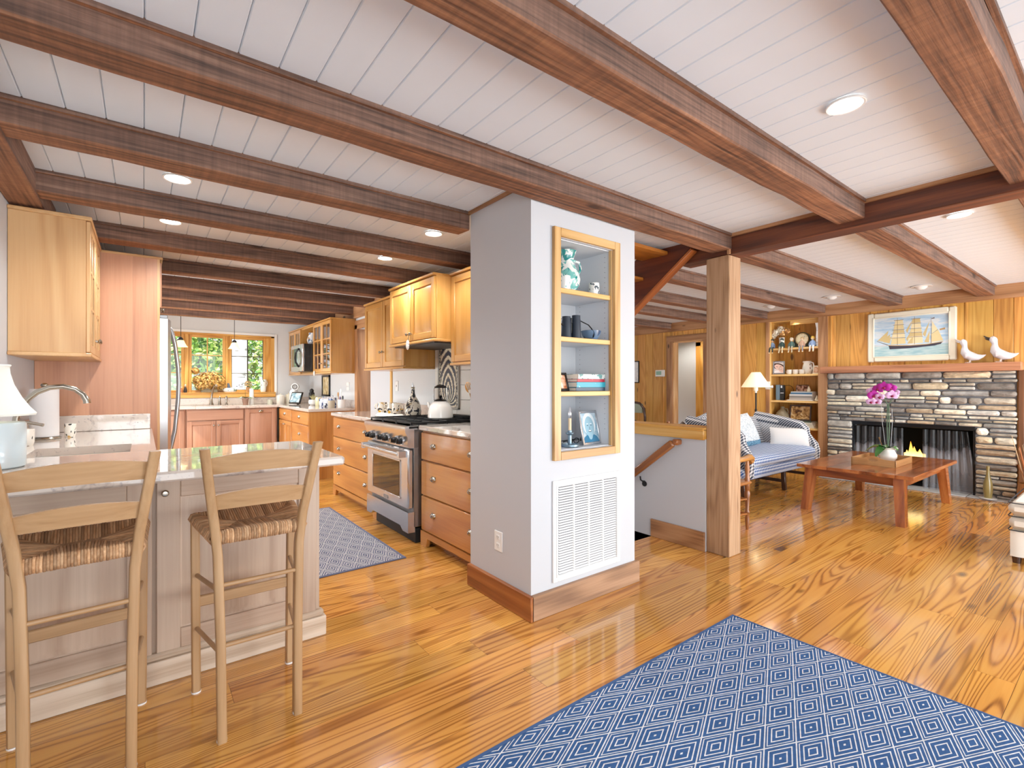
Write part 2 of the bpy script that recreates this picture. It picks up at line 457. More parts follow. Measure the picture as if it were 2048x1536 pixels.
# ------------------------------------------------------------------ camera, world, render look
H = 1.28
cam = bpy.data.cameras.new('camera'); camo = bpy.data.objects.new('camera', cam); COL.objects.link(camo)
camo.location = (0, 0, H); camo.rotation_euler = (pi/2, 0, radians(52.70-90))
cam.sensor_fit = 'HORIZONTAL'; cam.sensor_width = 36; cam.lens = 968.3/2048*36; cam.shift_y = 1.5/2048; cam.clip_start = .05
sc.camera = camo
w = bpy.data.worlds.new('world'); sc.world = w; w.use_nodes = True
bg = w.node_tree.nodes['Background']; bg.inputs[0].default_value = (.90, .95, 1, 1); bg.inputs[1].default_value = 1.3
sc.view_settings.view_transform = 'Standard'; sc.view_settings.look = 'None'
sc.view_settings.exposure = 0.47; sc.view_settings.gamma = 1.1
try:
    sc.cycles.use_denoising = True; sc.cycles.max_bounces = 8; sc.cycles.diffuse_bounces = 5; sc.cycles.glossy_bounces = 4
    sc.cycles.transparent_max_bounces = 12; sc.cycles.sample_clamp_indirect = 6
except Exception: pass

def area(name, loc, aim, sx, sy, e, col=(1, 1, 1)):
    l = bpy.data.lights.new(name, 'AREA'); l.shape = 'RECTANGLE'; l.size = sx; l.size_y = sy; l.energy = e; l.color = col
    o = bpy.data.objects.new(name, l); COL.objects.link(o); o.location = loc
    o.rotation_euler = (Vector(aim)-Vector(loc)).to_track_quat('-Z', 'Y').to_euler(); return o
def spot(name, loc, e, col=(1, .86, .68), ang=150, r=.06):
    l = bpy.data.lights.new(name, 'SPOT'); l.energy = e; l.color = col; l.spot_size = radians(ang); l.spot_blend = .6; l.shadow_soft_size = r
    o = bpy.data.objects.new(name, l); COL.objects.link(o); o.location = loc; return o

ZC, ZB = 2.39, 2.28
XW = 7.6      # fireplace wall
YB = 9.2      # kitchen window wall
# ------------------------------------------------------------------ floor
mb = MB(); y = -3.2; row = 0
SEAM = .73
while y < YB+.4:
    wd = R.choice((.135, .165, .165, .19))
    if y < 2.539 < y+wd: wd = 2.54-y
    y1 = y+wd; x = -1.2-R.random()*1.5
    while x < 8.2:
        L = R.uniform(1.1, 2.9); x1 = min(x+L, 8.2)
        spans = [(max(x, -.75), x1)]
        if y1 > 2.5401:
            out = []
            for a, b in spans:
                for lo, hi in ((-9, 2.40), (3.43, 99)):
                    a2, b2 = max(a, lo), min(b, hi)
                    if b2-a2 > .002: out.append((a2, b2))
            spans = out
        for a, b in spans:
            if b-a < .002: continue
            mb.add([(a+.0006, y+.0007, 0), (b-.0006, y+.0007, 0), (b-.0006, y1-.0007, 0), (a+.0006, y1-.0007, 0)], [(0, 1, 2, 3)], 0)
        x = x1
    y = y1
    if y < 2.54 < y+.13: y1 = 2.54
fl = struct(mb, 'floor', FLOOR)
mb = MB(); mb.box((-.75, -3.2, -.12), (8.2, 2.54, -.0015)).box((-.75, 2.54, -.12), (2.40, YB+.4, -.0015)).box((3.43, 2.54, -.12), (8.2, YB+.4, -.0015))
struct(mb, 'trim_1', flat('subfloor_gap', '#3a220f', .9))
# ------------------------------------------------------------------ ceiling: tongue and groove boards running along y, white
mb = MB(); x = -.75; p = .1255
while x < 8.0:
    mb.prism([(ZC+.012, x+.0), (ZC+.02, x), (ZC+.02, x+p), (ZC+.012, x+p), (ZC+.004, x+p-.001), (ZC, x+p-.004), (ZC, x+.004), (ZC+.004, x+.001)], 1, -3.2, YB+.3, 1)
    x += p
struct(mb, 'ceiling', CEIL)
mb = MB(); mb.box((-.75, -3.2, ZC+.012), (8.0, YB+.3, ZC+.08)); struct(mb, 'trim_2', flat('ceiling_groove', '#c2c3c6', .8))

# ------------------------------------------------------------------ beams
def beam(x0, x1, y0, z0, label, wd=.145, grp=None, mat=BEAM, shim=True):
    mb = MB(); n = max(2, int((x1-x0)/.25)); rr = random.Random(int(y0*100)+int(x0*10))
    # hewn timber: wavering edges
    ring = lambda: [(y0+rr.uniform(-.003, .003), z0+rr.uniform(-.003, .003)), (y0+wd+rr.uniform(-.003, .003), z0+rr.uniform(-.003, .003)), (y0+wd, ZC+.01), (y0, ZC+.01)]
    vs, fs = [], []
    for i in range(n+1):
        X = x0+(x1-x0)*i/n
        q = ring(); c = .006
        (ya, za), (yb, zb), _, _ = q
        vs += [(X, ya, ZC+.01), (X, ya, za+c), (X, ya+c, za), (X, yb-c, zb), (X, yb, zb+c), (X, yb, ZC+.01)]
    for i in range(n):
        for k in range(5):
            a = i*6+k; fs.append((a, a+6, a+7, a+1))
    fs.append(tuple(range(6))); fs.append(tuple(n*6+k for k in range(6))[::-1])
    mb.add(vs, fs, 0)
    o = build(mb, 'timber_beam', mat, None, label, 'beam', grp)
    if shim:   # thin moulding strip where beam meets boards: part of ceiling trim
        SH.append((x0, x1, y0, wd))
    return o
SH = []
G1, G2 = 'rough brown beams over the kitchen side', 'rough brown beams over the living room'
beam(-.58, 3.46, .28, ZB, 'rough brown ceiling beam at the far right top corner, nearest the viewer', grp=G1)
beam(-.58, 3.46, 1.033, ZB, 'rough brown ceiling beam crossing the top middle, second nearest the viewer', grp=G1)
beam(-.58, 3.455, 1.86, ZB, 'rough brown ceiling beam running over the white pillar to the cedar post', .155, grp=G1)
KY = [2.65, 3.465, 4.32, 5.23, 6.03, 6.81, 7.62, 8.42]
KL = ['rough brown ceiling beam that meets the left side of the white pillar', 'brown ceiling beam just above the small pale wall cabinet with glass door', 'brown ceiling beam above the tall rosy cabinet side, behind the wall cabinet beam',
      'fourth brown ceiling beam back from the pillar, above the range wall cabinets', 'fifth ceiling beam back from the pillar, warm lit, over the hall opening', 'sixth ceiling beam back from the pillar, over the microwave run',
      'second to last kitchen ceiling beam before the sink window', 'last kitchen ceiling beam, just in front of the sink window wall']
for yy, lb in zip(KY, KL):
    beam(-.58, 1.675 if yy < 2.66 else 2.40, yy, ZB, lb, grp=G1)
for yy, lb in zip([.28, 1.033, 1.86, 2.72, 3.50, 4.22, 5.19],
        ['living room ceiling beam at the right edge, beyond the dark girder', 'living room ceiling beam in line with the framed ship painting', 'living room ceiling beam ending left of the ship painting',
         'living room ceiling beam ending above the bookshelf niche', 'living room ceiling beam just right of the cedar post over the lamp', 'living room ceiling beam seen left of the post, over the hall door',
         'farthest living room ceiling beam, seen under the stair stringer']):
    beam(3.61, 7.56, yy, ZB, lb, grp=G2)
mb = MB()
for x0, x1, y0, wd in SH:
    mb.box((x0+.04, y0-.016, ZC-.018), (x1, y0, ZC+.005), 0, 0); mb.box((x0+.04, y0+wd, ZC-.018), (x1, y0+wd+.016, ZC+.005), 0, 0)
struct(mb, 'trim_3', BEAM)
mb = MB(); mb.box((3.45, -3.2, 2.245), (3.615, 2.30, ZC+.01), .005, 1); build(mb, 'girder', BEAM_DK, None, 'dark reddish brown girder crossing from the cedar post to the right edge', 'beam')
mb = MB(); mb.box((3.43, -3.2, ZC-.02), (3.45, 1.86, ZC+.005), 0, 1); struct(mb, 'trim_4', TRIMW)
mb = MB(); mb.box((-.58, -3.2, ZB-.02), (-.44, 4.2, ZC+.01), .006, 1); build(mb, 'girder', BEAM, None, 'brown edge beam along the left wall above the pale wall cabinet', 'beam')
mb = MB(); mb.box((7.55, -3.2, 2.235), (7.75, 8.0, ZC+.01), .005, 1); build(mb, 'wall_plate_beam', TRIMW, None, 'long cedar beam along the top of the fireplace wall', 'beam')
# cedar post
mb = MB(); mb.box((3.432, 1.862, 2.246), (3.449, 1.885, ZC), .002, 2); struct(mb, 'trim_20', TRIMW)
mb = MB(); mb.box((3.44, 1.873, 0), (3.612, 2.055, 2.2435), .006, 2); build(mb, 'wooden_post', POST, None, 'square knotty cedar post standing at the end of the stair half wall', 'post')

# ------------------------------------------------------------------ walls
def wall(name, mat, ax, d0, d1, lo, hi, holes=()):
    """ax 0: wall plane x=d, lo/hi=(y,z); ax 1: plane y=d, lo/hi=(x,z)"""
    us = sorted({lo[0], hi[0], *[h[0] for h in holes], *[h[2] for h in holes]}); zs = sorted({lo[1], hi[1], *[h[1] for h in holes], *[h[3] for h in holes]})
    mb = MB()
    for u0, u1 in zip(us, us[1:]):
        for z0, z1 in zip(zs, zs[1:]):
            cu, cz = (u0+u1)/2, (z0+z1)/2
            if any(h[0] < cu < h[2] and h[1] < cz < h[3] for h in holes): continue
            a, b = ((d0, u0, z0), (d1, u1, z1)) if ax == 0 else ((u0, d0, z0), (u1, d1, z1))
            mb.box(a, b, 0)
    return struct(mb, name, mat)
wall('wall_left', WALL, 0, -.72, -.58, (-3.2, 0), (YB+.15, ZC), [(5.75, .0, 8.45, 2.08)])
mb = MB()
for a, b in ((5.75, 5.84), (7.05, 7.15), (8.36, 8.45)): mb.box((-.70, a, 0), (-.60, b, 2.08), .004, 2)
mb.box((-.70, 5.84, 1.99), (-.60, 8.36, 2.08), .004, 1); mb.box((-.70, 5.84, 0), (-.60, 8.36, .16), .004, 1)
d3 = struct(mb, 'added_door', PINE_T)  # unseen glass door, added to let light into the deep kitchen
mb = MB(); mb.box((-.655, 5.84, .16), (-.645, 7.05, 1.99)); mb.box((-.655, 7.15, .16), (-.645, 8.36, 1.99)); struct(mb, 'added_door_glass', GLASS, d3)
mb = MB(); mb.box((-6, 4, -.25), (-.74, 10.3, -.1)); struct(mb, 'added_terrace', flat('added_terrace_pale', '#c9c4ba', .9))  # unseen terrace, added to bounce light in through that door
wall('wall_back', WALLW, 1, YB, YB+.15, (-.58, 0), (2.55, ZC), [(.04, 1.075, 1.815, 2.115)])
wall('wall_right', WALLW, 0, 2.40, 2.52, (2.64, 0), (YB, ZC), [(5.58, -.1, 6.72, 2.06)])
# hall beyond the opening beside the range run
mb = MB()
for k, (a, b) in enumerate(((2.40, 2.445), (2.445, 2.60), (2.60, 2.66))):
    mb.box((a, 6.80-.015*(k % 2), 0), (b, 6.86, 2.06), .003, 2)
mb.box((2.394, 6.694, 0), (2.53, 6.722, 2.06), .002, 2); struct(mb, 'trim_5', TRIMW)
mb = MB(); mb.box((2.38, 6.70, 0), (2.405, 6.8, 2.12), .003, 2); mb.box((2.38, 5.5, 2.06), (2.405, 6.8, 2.18), .003, 1); struct(mb, 'trim_6', TRIMW)
wall('wall_hall', WALLW, 1, 6.9, 7.0, (2.5, 0), (3.42, ZC))
mb = MB(); mb.box((2.68, 6.83, .02), (3.4, 6.87, 2.02), .003)
for a, b in ((.15, .95), (1.08, 1.9)): mb.box((2.76, 6.822, a), (3.3, 6.835, b), .008)
d1 = struct(mb, 'door_1', flat('white_door_paint', '#e9e7e2', .35))
mb = MB(); mb.cyl((2.72, 6.83, .98), .012, .05, 10, '-y').ell((2.72, 6.77, .98), .026); struct(mb, 'door_handle', BLACKM, d1)
mb = MB(); mb.box((2.385, 5.53, 0), (2.535, 5.58, 2.06), .003, 2); struct(mb, 'trim_7', PINE_T)
mb = MB(); mb.box((2.645, 6.80, 0), (2.68, 6.9, 2.06), .002, 2); mb.box((2.645, 6.80, 2.02), (3.42, 6.9, 2.1), .002, 0); struct(mb, 'trim_8', PINE_T)

# central white pillar with niche opening on its front
NX0, NX1, NZ0, NZ1 = 1.88, 2.337, .90, 2.12
PX0, PX1, PY0, PY1 = 1.676, 2.552, 2.03, 2.64
mb = MB()
mb.box((PX0, PY0, 0), (NX0, PY1, ZC)); mb.box((NX1, PY0, 0), (PX1, PY1, ZC)); mb.box((NX0, PY0, 0), (NX1, PY1, NZ0)); mb.box((NX0, PY0, NZ1), (NX1, PY1, ZC)); mb.box((NX0, 2.36, NZ0), (NX1, PY1, NZ1))
struct(mb, 'wall_center', WALL)
mb = MB(); mb.box((1.652, 2.003, 0), (1.676, 2.645, .135), .003, 1); struct(mb, 'baseboard_left', wood('dark_baseboard', '#a8622e', '#8d4c20', '#5e2f12', .4, .4, 5, 5, knots=.8, bump=.05))
mb = MB(); mb.box((1.665, 2.003, 0), (2.572, 2.03, .135), .003, 0); struct(mb, 'baseboard_front', wood('pale_baseboard', '#b58a68', '#977051', '#664632', .5, .45, 5, 5, knots=1.2, bump=.08))  # paler and greyer than the left baseboard
mb = MB(); mb.box((2.552, 2.02, 0), (2.575, 2.64, .135), .003, 1); struct(mb, 'baseboard_right', TRIMW)
mb = MB(); mb.box((1.655, 2.01, ZC-.018), (1.676, 2.645, ZC), .002, 1); struct(mb, 'trim_9', TRIMW)
mb = MB(); mb.box((2.365, 4.6, 2.215), (2.40, YB, ZC), .003, 1); struct(mb, 'trim_21', TRIMW)
# stair half wall, cap, well
wall('wall_stair', WALL, 0, 3.43, 3.56, (2.055, -2.2), (6.3, .86))
mb = MB(); mb.box((3.405, 2.055, .855), (3.60, 6.3, .94), .006, 1); mb.box((3.395, 2.055, .925), (3.61, 6.3, .948), .004, 1); struct(mb, 'trim_10', PINE_T)
mb = MB(); mb.box((3.412, 2.055, 0), (3.43, 2.548, .148), .003, 1); struct(mb, 'baseboard_stair', TRIMW)
wall('wall_stairwell_left', WALL, 0, 2.42, 2.54, (2.64, -2.2), (6.3, ZC))
mb = MB()
for k in range(7): mb.box((2.56, 2.54+.25*k, -.19*(k+1)-.02), (3.43, 2.54+.25*(k+1)+.02, -.19*(k+1)), .004, 0)
for k in range(7): mb.box((2.56, 2.54+.25*k-.0, -.19*(k+1)), (3.43, 2.54+.25*k+.015, -.19*k-.005), 0, 0)
struct(mb, 'trim_11', FLOOR)
# underside of the upper stair: carriage board, soffit boards
mb = MB()
mb.prism([(2.05, 2.36), (2.145, 2.36), (2.145, 2.33), (3.2, 1.567), (3.2, 2.0), (2.6, 2.40), (2.05, 2.40)], 0, 3.375, 3.42, 1)
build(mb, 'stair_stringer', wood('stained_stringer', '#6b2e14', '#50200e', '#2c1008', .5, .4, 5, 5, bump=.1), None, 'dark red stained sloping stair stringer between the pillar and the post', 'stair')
mb = MB(); mb.bar((3.395, 2.13, 2.325), (3.395, 3.2, 1.552), .075, .022, .003); build(mb, 'stair_stringer_edge', wood('painted_lit_stringer', '#b0602a', '#97501f', '#6b3412', .5, .4, 5, 5, bump=.1), None, 'bottom edge of the sloping stair stringer, its light painted in as orange', 'stair')  # orange colour paints in the light on the stringer's lower edge
mb = MB()
for k in range(4):
    yy = 2.35+.24*k; zz = 2.36-.17*k
    mb.box((2.57, yy, zz-.028), (3.375, yy+.26, zz), .004, 0)
struct(mb, 'trim_12', wood('stair_tread_wood', '#c47a30', '#a8621f', '#7a4212', .4, .4, 5, 5))

# ------------------------------------------------------------------ fireplace wall: vertical cedar boards, battens
NY0, NY1, NIZ0, NIZ1 = 2.82, 3.49, .30, 2.235      # bookshelf niche
DY0, DY1, DZ1 = 4.58, 5.19, 2.055                  # hall doorway
FY0, FY1, FZ1 = .86, 2.70, 1.44                     # stone
mb = MB(); y = -3.2
while y < 6.6:
    wd = R.choice((.16, .2, .2, .235)); y1 = y+wd
    segs = [(0, 2.24)]
    cy_ = (y+y1)/2
    for (a, b, z0, z1) in ((NY0, NY1, NIZ0, NIZ1), (DY0, DY1, -1, DZ1), (FY0+.03, FY1-.03, -1, FZ1)):
        if y1 > a and y < b:
            if cy_ < a: y1 = min(y1, a) if cy_ < a else y1
    # clip exactly at hole edges
    for e in (NY0, NY1, DY0, DY1, FY0+.03, FY1-.03):
        if y+.02 < e < y1: y1 = e
    cy_ = (y+y1)/2; segs = [(0, 2.24)]
    for (a, b, z0, z1) in ((NY0, NY1, NIZ0, NIZ1), (DY0, DY1, -1, DZ1), (FY0+.03, FY1-.03, -1, FZ1)):
        if a-1e-4 < cy_ < b+1e-4:
            segs = [(0, z0), (z1, 2.24)] if z0 > 0 else [(z1, 2.24)]
    for z0, z1 in segs:
        if z1-z0 < .01: continue
        mb.box((XW, y+.001, z0), (XW+.022, y1-.001, z1), .004, 2)
        if y > -1: mb.box((XW-.012, y1-.022, z0), (XW+.01, y1+.0, z1), .004, 2) if R.random() < .5 else None
    y = y1
for (a, b, z0, z1) in ((-3.2, NY0, 0, 2.3), (NY1, DY0, 0, 2.3), (DY1, 6.6, 0, 2.3), (NY0, NY1, NIZ1, 2.3), (NY0, NY1, 0, NIZ0), (DY0, DY1, DZ1, 2.3)):
    if a < FY1 and b > FY1-.5 and z0 == 0 and b == NY0:
        mb.box((XW+.018, -3.2, 0), (XW+.05, FY0+.03, 2.3), 0, 2, .2); mb.box((XW+.018, FY1-.03, 0), (XW+.05, NY0, 2.3), 0, 2, .2); mb.box((XW+.018, FY0+.03, FZ1), (XW+.05, FY1-.03, 2.3), 0, 2, .2)
    else: mb.box((XW+.018, a, z0), (XW+.05, b, z1), 0, 2, .2)
struct(mb, 'wall_fireplace', CEDAR)
# back of the living room far left
wall('wall_living_left', WALL, 1, 6.5, 6.6, (3.56, 0), (XW+.1, ZC))
# hall doorway: casing, hall wall, inner door frame
mb = MB(); mb.box((XW-.025, DY1, 0), (XW, DY1+.12, DZ1+.1), .004, 2); mb.box((XW-.025, DY0-.12, 0), (XW, DY0, DZ1+.1), .004, 2); mb.box((XW-.026, DY0-.12, DZ1), (XW, DY1+.12, DZ1+.105), .004, 1)
struct(mb, 'trim_13', TRIMW)
mb = MB(); mb.box((XW, DY1-.02, 0), (XW+.14, DY1, DZ1), .002, 2); mb.box((XW, DY0, 0), (XW+.14, DY0+.02, DZ1), .002, 2); mb.box((XW, DY0, DZ1-.02), (XW+.14, DY1, DZ1), .002, 1); struct(mb, 'trim_14', wood('door_jamb_pine', '#e3b98a', '#d3a06a', '#b07c48', .4, .4, 5, 4))
wall('wall_corridor', WALL, 0, 8.75, 8.85, (3.9, 0), (7.2, 2.39)); wall('wall_corridor_end', WALL, 1, 7.1, 7.2, (XW+.1, 0), (8.8, 2.39)); wall('wall_corridor_near', WALL, 1, 3.9, 4.0, (XW+.3, 0), (8.8, 2.39))
mb = MB(); mb.box((XW+.05, 3.9, 2.39), (8.85, 7.2, 2.45)); struct(mb, 'trim_15', CEIL)
d2 = MB(); d2.box((8.70, 5.31, 0), (8.76, 5.42, 2.12), .003, 2); d2.box((8.70, 4.2, 2.04), (8.76, 5.42, 2.14), .003, 1); d2.box((8.705, 4.2, .01), (8.74, 5.31, 2.04), .003, 2, .2)
struct(d2, 'door_2', PINE_T)
# casing around the bookshelf niche, stone edge trims
mb = MB(); mb.box((XW-.022, NY1, .0), (XW+.012, NY1+.052, 2.24), .003, 2); mb.box((XW-.022, FY1-.0, 0), (XW+.012, NY0, 2.24), .003, 2); struct(mb, 'trim_16', TRIMW)
mb = MB(); mb.box((XW-.05, FY0-.055, 0), (XW+.012, FY0-.012, FZ1), .003, 2); struct(mb, 'trim_17', wood('dark_edge_trim', '#8a5a34', '#6e4426', '#4a2c16', .5, .4, 5, 5))  # darker brown wood than the other trims
LAMPS = [(2.205,.722),(4.22,.74),(.147,3.15),(.147,4.0),(1.686,3.16),(1.678,4.03),(.9,5.7),(.9,7.2),(.9,8.1),(6.95,1.54),(6.87,2.4),(7.0,3.2),(5.2,4.7)]  # entries deep in the kitchen, and the last, are added unseen lights
# ------------------------------------------------------------------ cabinet kit
def face(x, y, z, d):
    """frame whose local x runs left to right for a viewer, local -y points out of the face"""
    ux, inn = {'-y': ((1, 0), (0, 1)), '-x': ((0, -1), (1, 0)), '+x': ((0, 1), (-1, 0))}[d]
    return Matrix(((ux[0], inn[0], 0, x), (ux[1], inn[1], 0, y), (0, 0, 1, z), (0, 0, 0, 1)))
def knob(par, F, a, z, mat=NICKEL, r=.014):
    mb = MB(F); mb.lathe([(0, 0), (r*.55, 0), (r*.45, .014), (r, .02), (r*1.02, .026), (r*.7, .032), (0, .033)], (a, -.018, z), 12, '-y'); return build(mb, 'knob', mat, par)
def cup(par, F, a, z, mat=NICKEL):
    mb = MB(F)
    pr = [(1, 0), (.97, .25), (.8, .62), (.5, .88), (0, 1)]
    mb.lathe([(0, 0), (1, 0)]+pr[1:], (0, 0, 0), 16, '-y', M=TR(a, -.019, z) @ Matrix.Diagonal((.034, .027, .023, 1)))
    mb.box((a-.032, -.0215, z-.002), (a+.032, -.018, z+.021), .001)
    return build(mb, 'pull', mat, par)
def panel_door(par, F, a, z, w, h, mat, kn=None, fr=.058, name='door', t=.02, gl=None, raised=True, label=None, pull=None):
    mb = MB(F)
    mb.box((a, -t, z), (a+fr, 0, z+h), .003, 2); mb.box((a+w-fr, -t, z), (a+w, 0, z+h), .003, 2)
    mb.box((a+fr, -t, z), (a+w-fr, 0, z+fr), .003, 0); mb.box((a+fr, -t, z+h-fr), (a+w-fr, 0, z+h), .003, 0)
    if gl:
        nx, nz = gl; iw, ih = w-2*fr, h-2*fr
        for i in range(1, nx): mb.box((a+fr+iw*i/nx-.008, -t+.003, z+fr), (a+fr+iw*i/nx+.008, -.004, z+h-fr), .002, 2)
        for i in range(1, nz): mb.box((a+fr, -t+.004, z+fr+ih*i/nz-.008), (a+w-fr, -.005, z+fr+ih*i/nz+.008), .002, 0)
    else:
        mb.box((a+fr-.006, -t+.012, z+fr-.006), (a+w-fr+.006, -.001, z+h-fr+.006), 0, 2)
        if raised:   # raised field with a sloped margin
            x0, x1, z0, z1 = a+fr+.006, a+w-fr-.006, z+fr+.006, z+h-fr-.006; s_ = .032
            y0, y1 = -t+.012, -t+.002
            vs = [(x0, y0, z0), (x1, y0, z0), (x1, y0, z1), (x0, y0, z1), (x0+s_, y1, z0+s_), (x1-s_, y1, z0+s_), (x1-s_, y1, z1-s_), (x0+s_, y1, z1-s_)]
            mb.add(vs, [(4, 5, 6, 7), (0, 1, 5, 4), (1, 2, 6, 5), (2, 3, 7, 6), (3, 0, 4, 7)], 2)
    d = build(mb, name, mat, par, label=label)
    if gl:
        mb = MB(F); mb.box((a+fr, -t*.5-.0015, z+fr), (a+w-fr, -t*.5+.0015, z+h-fr)); build(mb, 'glass_pane', GLASS, d)
    if kn: knob(d, F, a+kn[0], z+kn[1])
    if pull: cup(d, F, a+pull[0], z+pull[1])
    return d
def drawer(par, F, a, z, w, h, mat, pulls=(.5,), t=.02, kind='cup'):
    mb = MB(F); mb.box((a, -t, z), (a+w, 0, z+h), .005, 0); d = build(mb, 'drawer', mat, par)
    for p in pulls: cup(d, F, a+w*p, z+h*.55)
    return d
def carcass(par, F, w, dep, z0, z1, mat, name='carcass', bev=.002, ax=2):
    mb = MB(F); mb.box((0, .001, z0), (w, dep, z1), bev, ax); return build(mb, name, mat, par)

CT0, CT1 = .915, .955      # worktop
# ------------------------------------------------------------------ peninsula
p = thing('peninsula_cabinet', 'pale alder peninsula cabinet with raised panels behind the two bar stools', 'cabinet', (.08, 2.8, 0))
F = face(-.575, 2.585, 0, '-y')
carcass(p, F, 1.297, .44, .10, .913, ALDER)
panel_door(p, F, .62, .13, .655, .745, ALDER, (.03, .685), fr=.085)
panel_door(p, F, -.0, .13, .605, .745, ALDER, None, fr=.085)
mb = MB(); mb.box((-.575, 2.553, 0), (.748, 3.03, .098), .004, 0); mb.box((-.575, 2.56, .098), (.738, 2.60, .13), .008, 0); build(mb, 'plinth', wood('pale_plinth', '#e0cdb8', '#d2bda6', '#a98e74', .4, .5, 5, 4, knots=.7, bump=.02), p)
# worktop, one continuous L of granite with its upstand
g = thing('granite_worktop', 'pale speckled granite worktop of the peninsula and bar sink run', 'worktop', (.08, 2.6, CT0))
mb = MB(); mb.box((-.578, 2.215, CT0), (.732, 3.0, CT1), .009, 0)
mb.box((-.578, 3.0, CT0), (-.43, 4.50, CT1), 0, 1); mb.box((-.05, 3.0, CT0), (.052, 4.50, CT1), 0, 1); mb.box((-.43, 3.40, CT0), (-.05, 4.50, CT1), 0, 1)
build(mb, 'slab', GRANITE, g)
mb = MB(); mb.box((-.578, 4.477, CT1+.001), (.042, 4.5, CT1+.112), .003, 0); build(mb, 'granite_upstand', GRANITE, None, 'granite upstand against the tall rosy panel behind the bar sink', 'upstand')
mb = MB(); mb.box((-.578, 3.02, CT1+.001), (-.556, 4.475, CT1+.112), .003, 1); build(mb, 'granite_upstand', GRANITE, None, 'granite upstand along the left wall behind the lamp and bar faucet', 'upstand')
bc = thing('base_cabinet', 'rosy base cabinet carrying the bar sink along the left wall', 'cabinet', (-.27, 3.8, 0))
mb = MB(); mb.box((-.57, 3.05, .1), (.02, 3.055, .91)); mb.box((-.57, 3.45, .1), (.02, 4.495, .912), .002); mb.box((-.57, 3.05, .0), (-.04, 4.495, .1), 0); mb.box((.0, 3.05, .1), (.02, 3.46, .912), .002); build(mb, 'carcass', ROSE2, bc)
F = face(.02, 3.06, 0, '+x'); panel_door(bc, F, .02, .13, .46, .74, ROSE2, (.42, .68)); panel_door(bc, F, .50, .13, .46, .74, ROSE2, (.04, .68)); panel_door(bc, F, .98, .13, .44, .74, ROSE2, (.04, .68))
mb = MB()
x0, x1, y0, y1, zb = -.44, -.04, 2.99, 3.41, .76
mb.box((x0, y0, zb-.012), (x1, y1, zb), .002); mb.box((x0, y0, zb), (x0+.012, y1, .914)); mb.box((x1-.012, y0, zb), (x1, y1, .914)); mb.box((x0, y0, zb), (x1, y0+.012, .914)); mb.box((x0, y1-.012, zb), (x1, y1, .914))
# corner chamfers of the basin
mb.prism([(x0, y1), (x0, y1-.12), (x0+.12, y1)], 2, zb, .9135)
build(mb, 'bar_sink', flat('sink_enamel', '#efe9df', .12, coat=.4), None, 'small white undermount bar sink set in the granite worktop', 'sink')
# bar faucet
f = thing('bar_faucet', 'brushed nickel gooseneck bar faucet with side lever by the lamp', 'faucet', (-.49, 3.3, CT1))
mb = MB(); mb.lathe([(0, 0), (.03, 0), (.03, .01), (.024, .03), (.021, .12), (.019, .15), (0, .15)], (-.49, 3.3, CT1), 16)
build(mb, 'body', NICKEL, f)
pts = [(-.49, 3.3, CT1+.14)]+[(-.355-.135*cos(t)*1.0+(0 if t < 1.6 else .0), 3.3, 1.125+.15*sin(t)) for t in [i*pi/12 for i in range(0, 12)]]
pts = [(-.49, 3.3, 1.08), (-.487, 3.3, 1.12), (-.472, 3.3, 1.165), (-.447, 3.3, 1.21), (-.415, 3.3, 1.243), (-.37, 3.3, 1.266), (-.32, 3.3, 1.272), (-.275, 3.3, 1.258), (-.245, 3.3, 1.23), (-.231, 3.3, 1.2), (-.229, 3.3, 1.185)]
mb = MB(); mb.tube(pts, [.013]*7+[.0125, .013, .015, .016], 12); build(mb, 'spout', NICKEL, f)
mb = MB(); mb.tube([(-.47, 3.29, 1.09), (-.44, 3.27, 1.098), (-.40, 3.25, 1.088), (-.385, 3.245, 1.084)], [.011, .008, .007, .008], 10); build(mb, 'lever', NICKEL, f)
# table lamp
l = thing('table_lamp', 'white table lamp with flared bell shade at the left end of the worktop', 'lamp', (-.472, 2.72, CT1))
mb = MB(); mb.lathe([(0, 0), (.092, 0), (.1, .006), (.101, .17), (.096, .178), (.02, .182), (.012, .2), (.012, .215), (0, .215)], (-.472, 2.72, CT1), 32)
build(mb, 'base', painted('lamp_ceramic', '#cbdbe2', [('#1b2b45', 9, .66)], rough=.25), l)
mb = MB(); prof = [(.128, .205), (.13, .212), (.112, .235), (.088, .275), (.066, .325), (.055, .37), (.053, .395), (.058, .4), (.056, .404), (.046, .404)]
mb.lathe(prof+[(.05, .39), (.05, .372), (.06, .325), (.083, .275), (.107, .235), (.124, .207), (.128, .205)], (-.472, 2.72, CT1), 32)
build(mb, 'lamp_shade', flat('lamp_shade_cloth', '#e2e4dc', .8, emit='#fff6e2', es=.06), l)
mb = MB(); mb.ell((-.472, 2.72, CT1+.27), .025, .025, .035); build(mb, 'bulb', flat('lamp_bulb', '#fff3da', .5, emit='#ffe9c0', es=4), l)
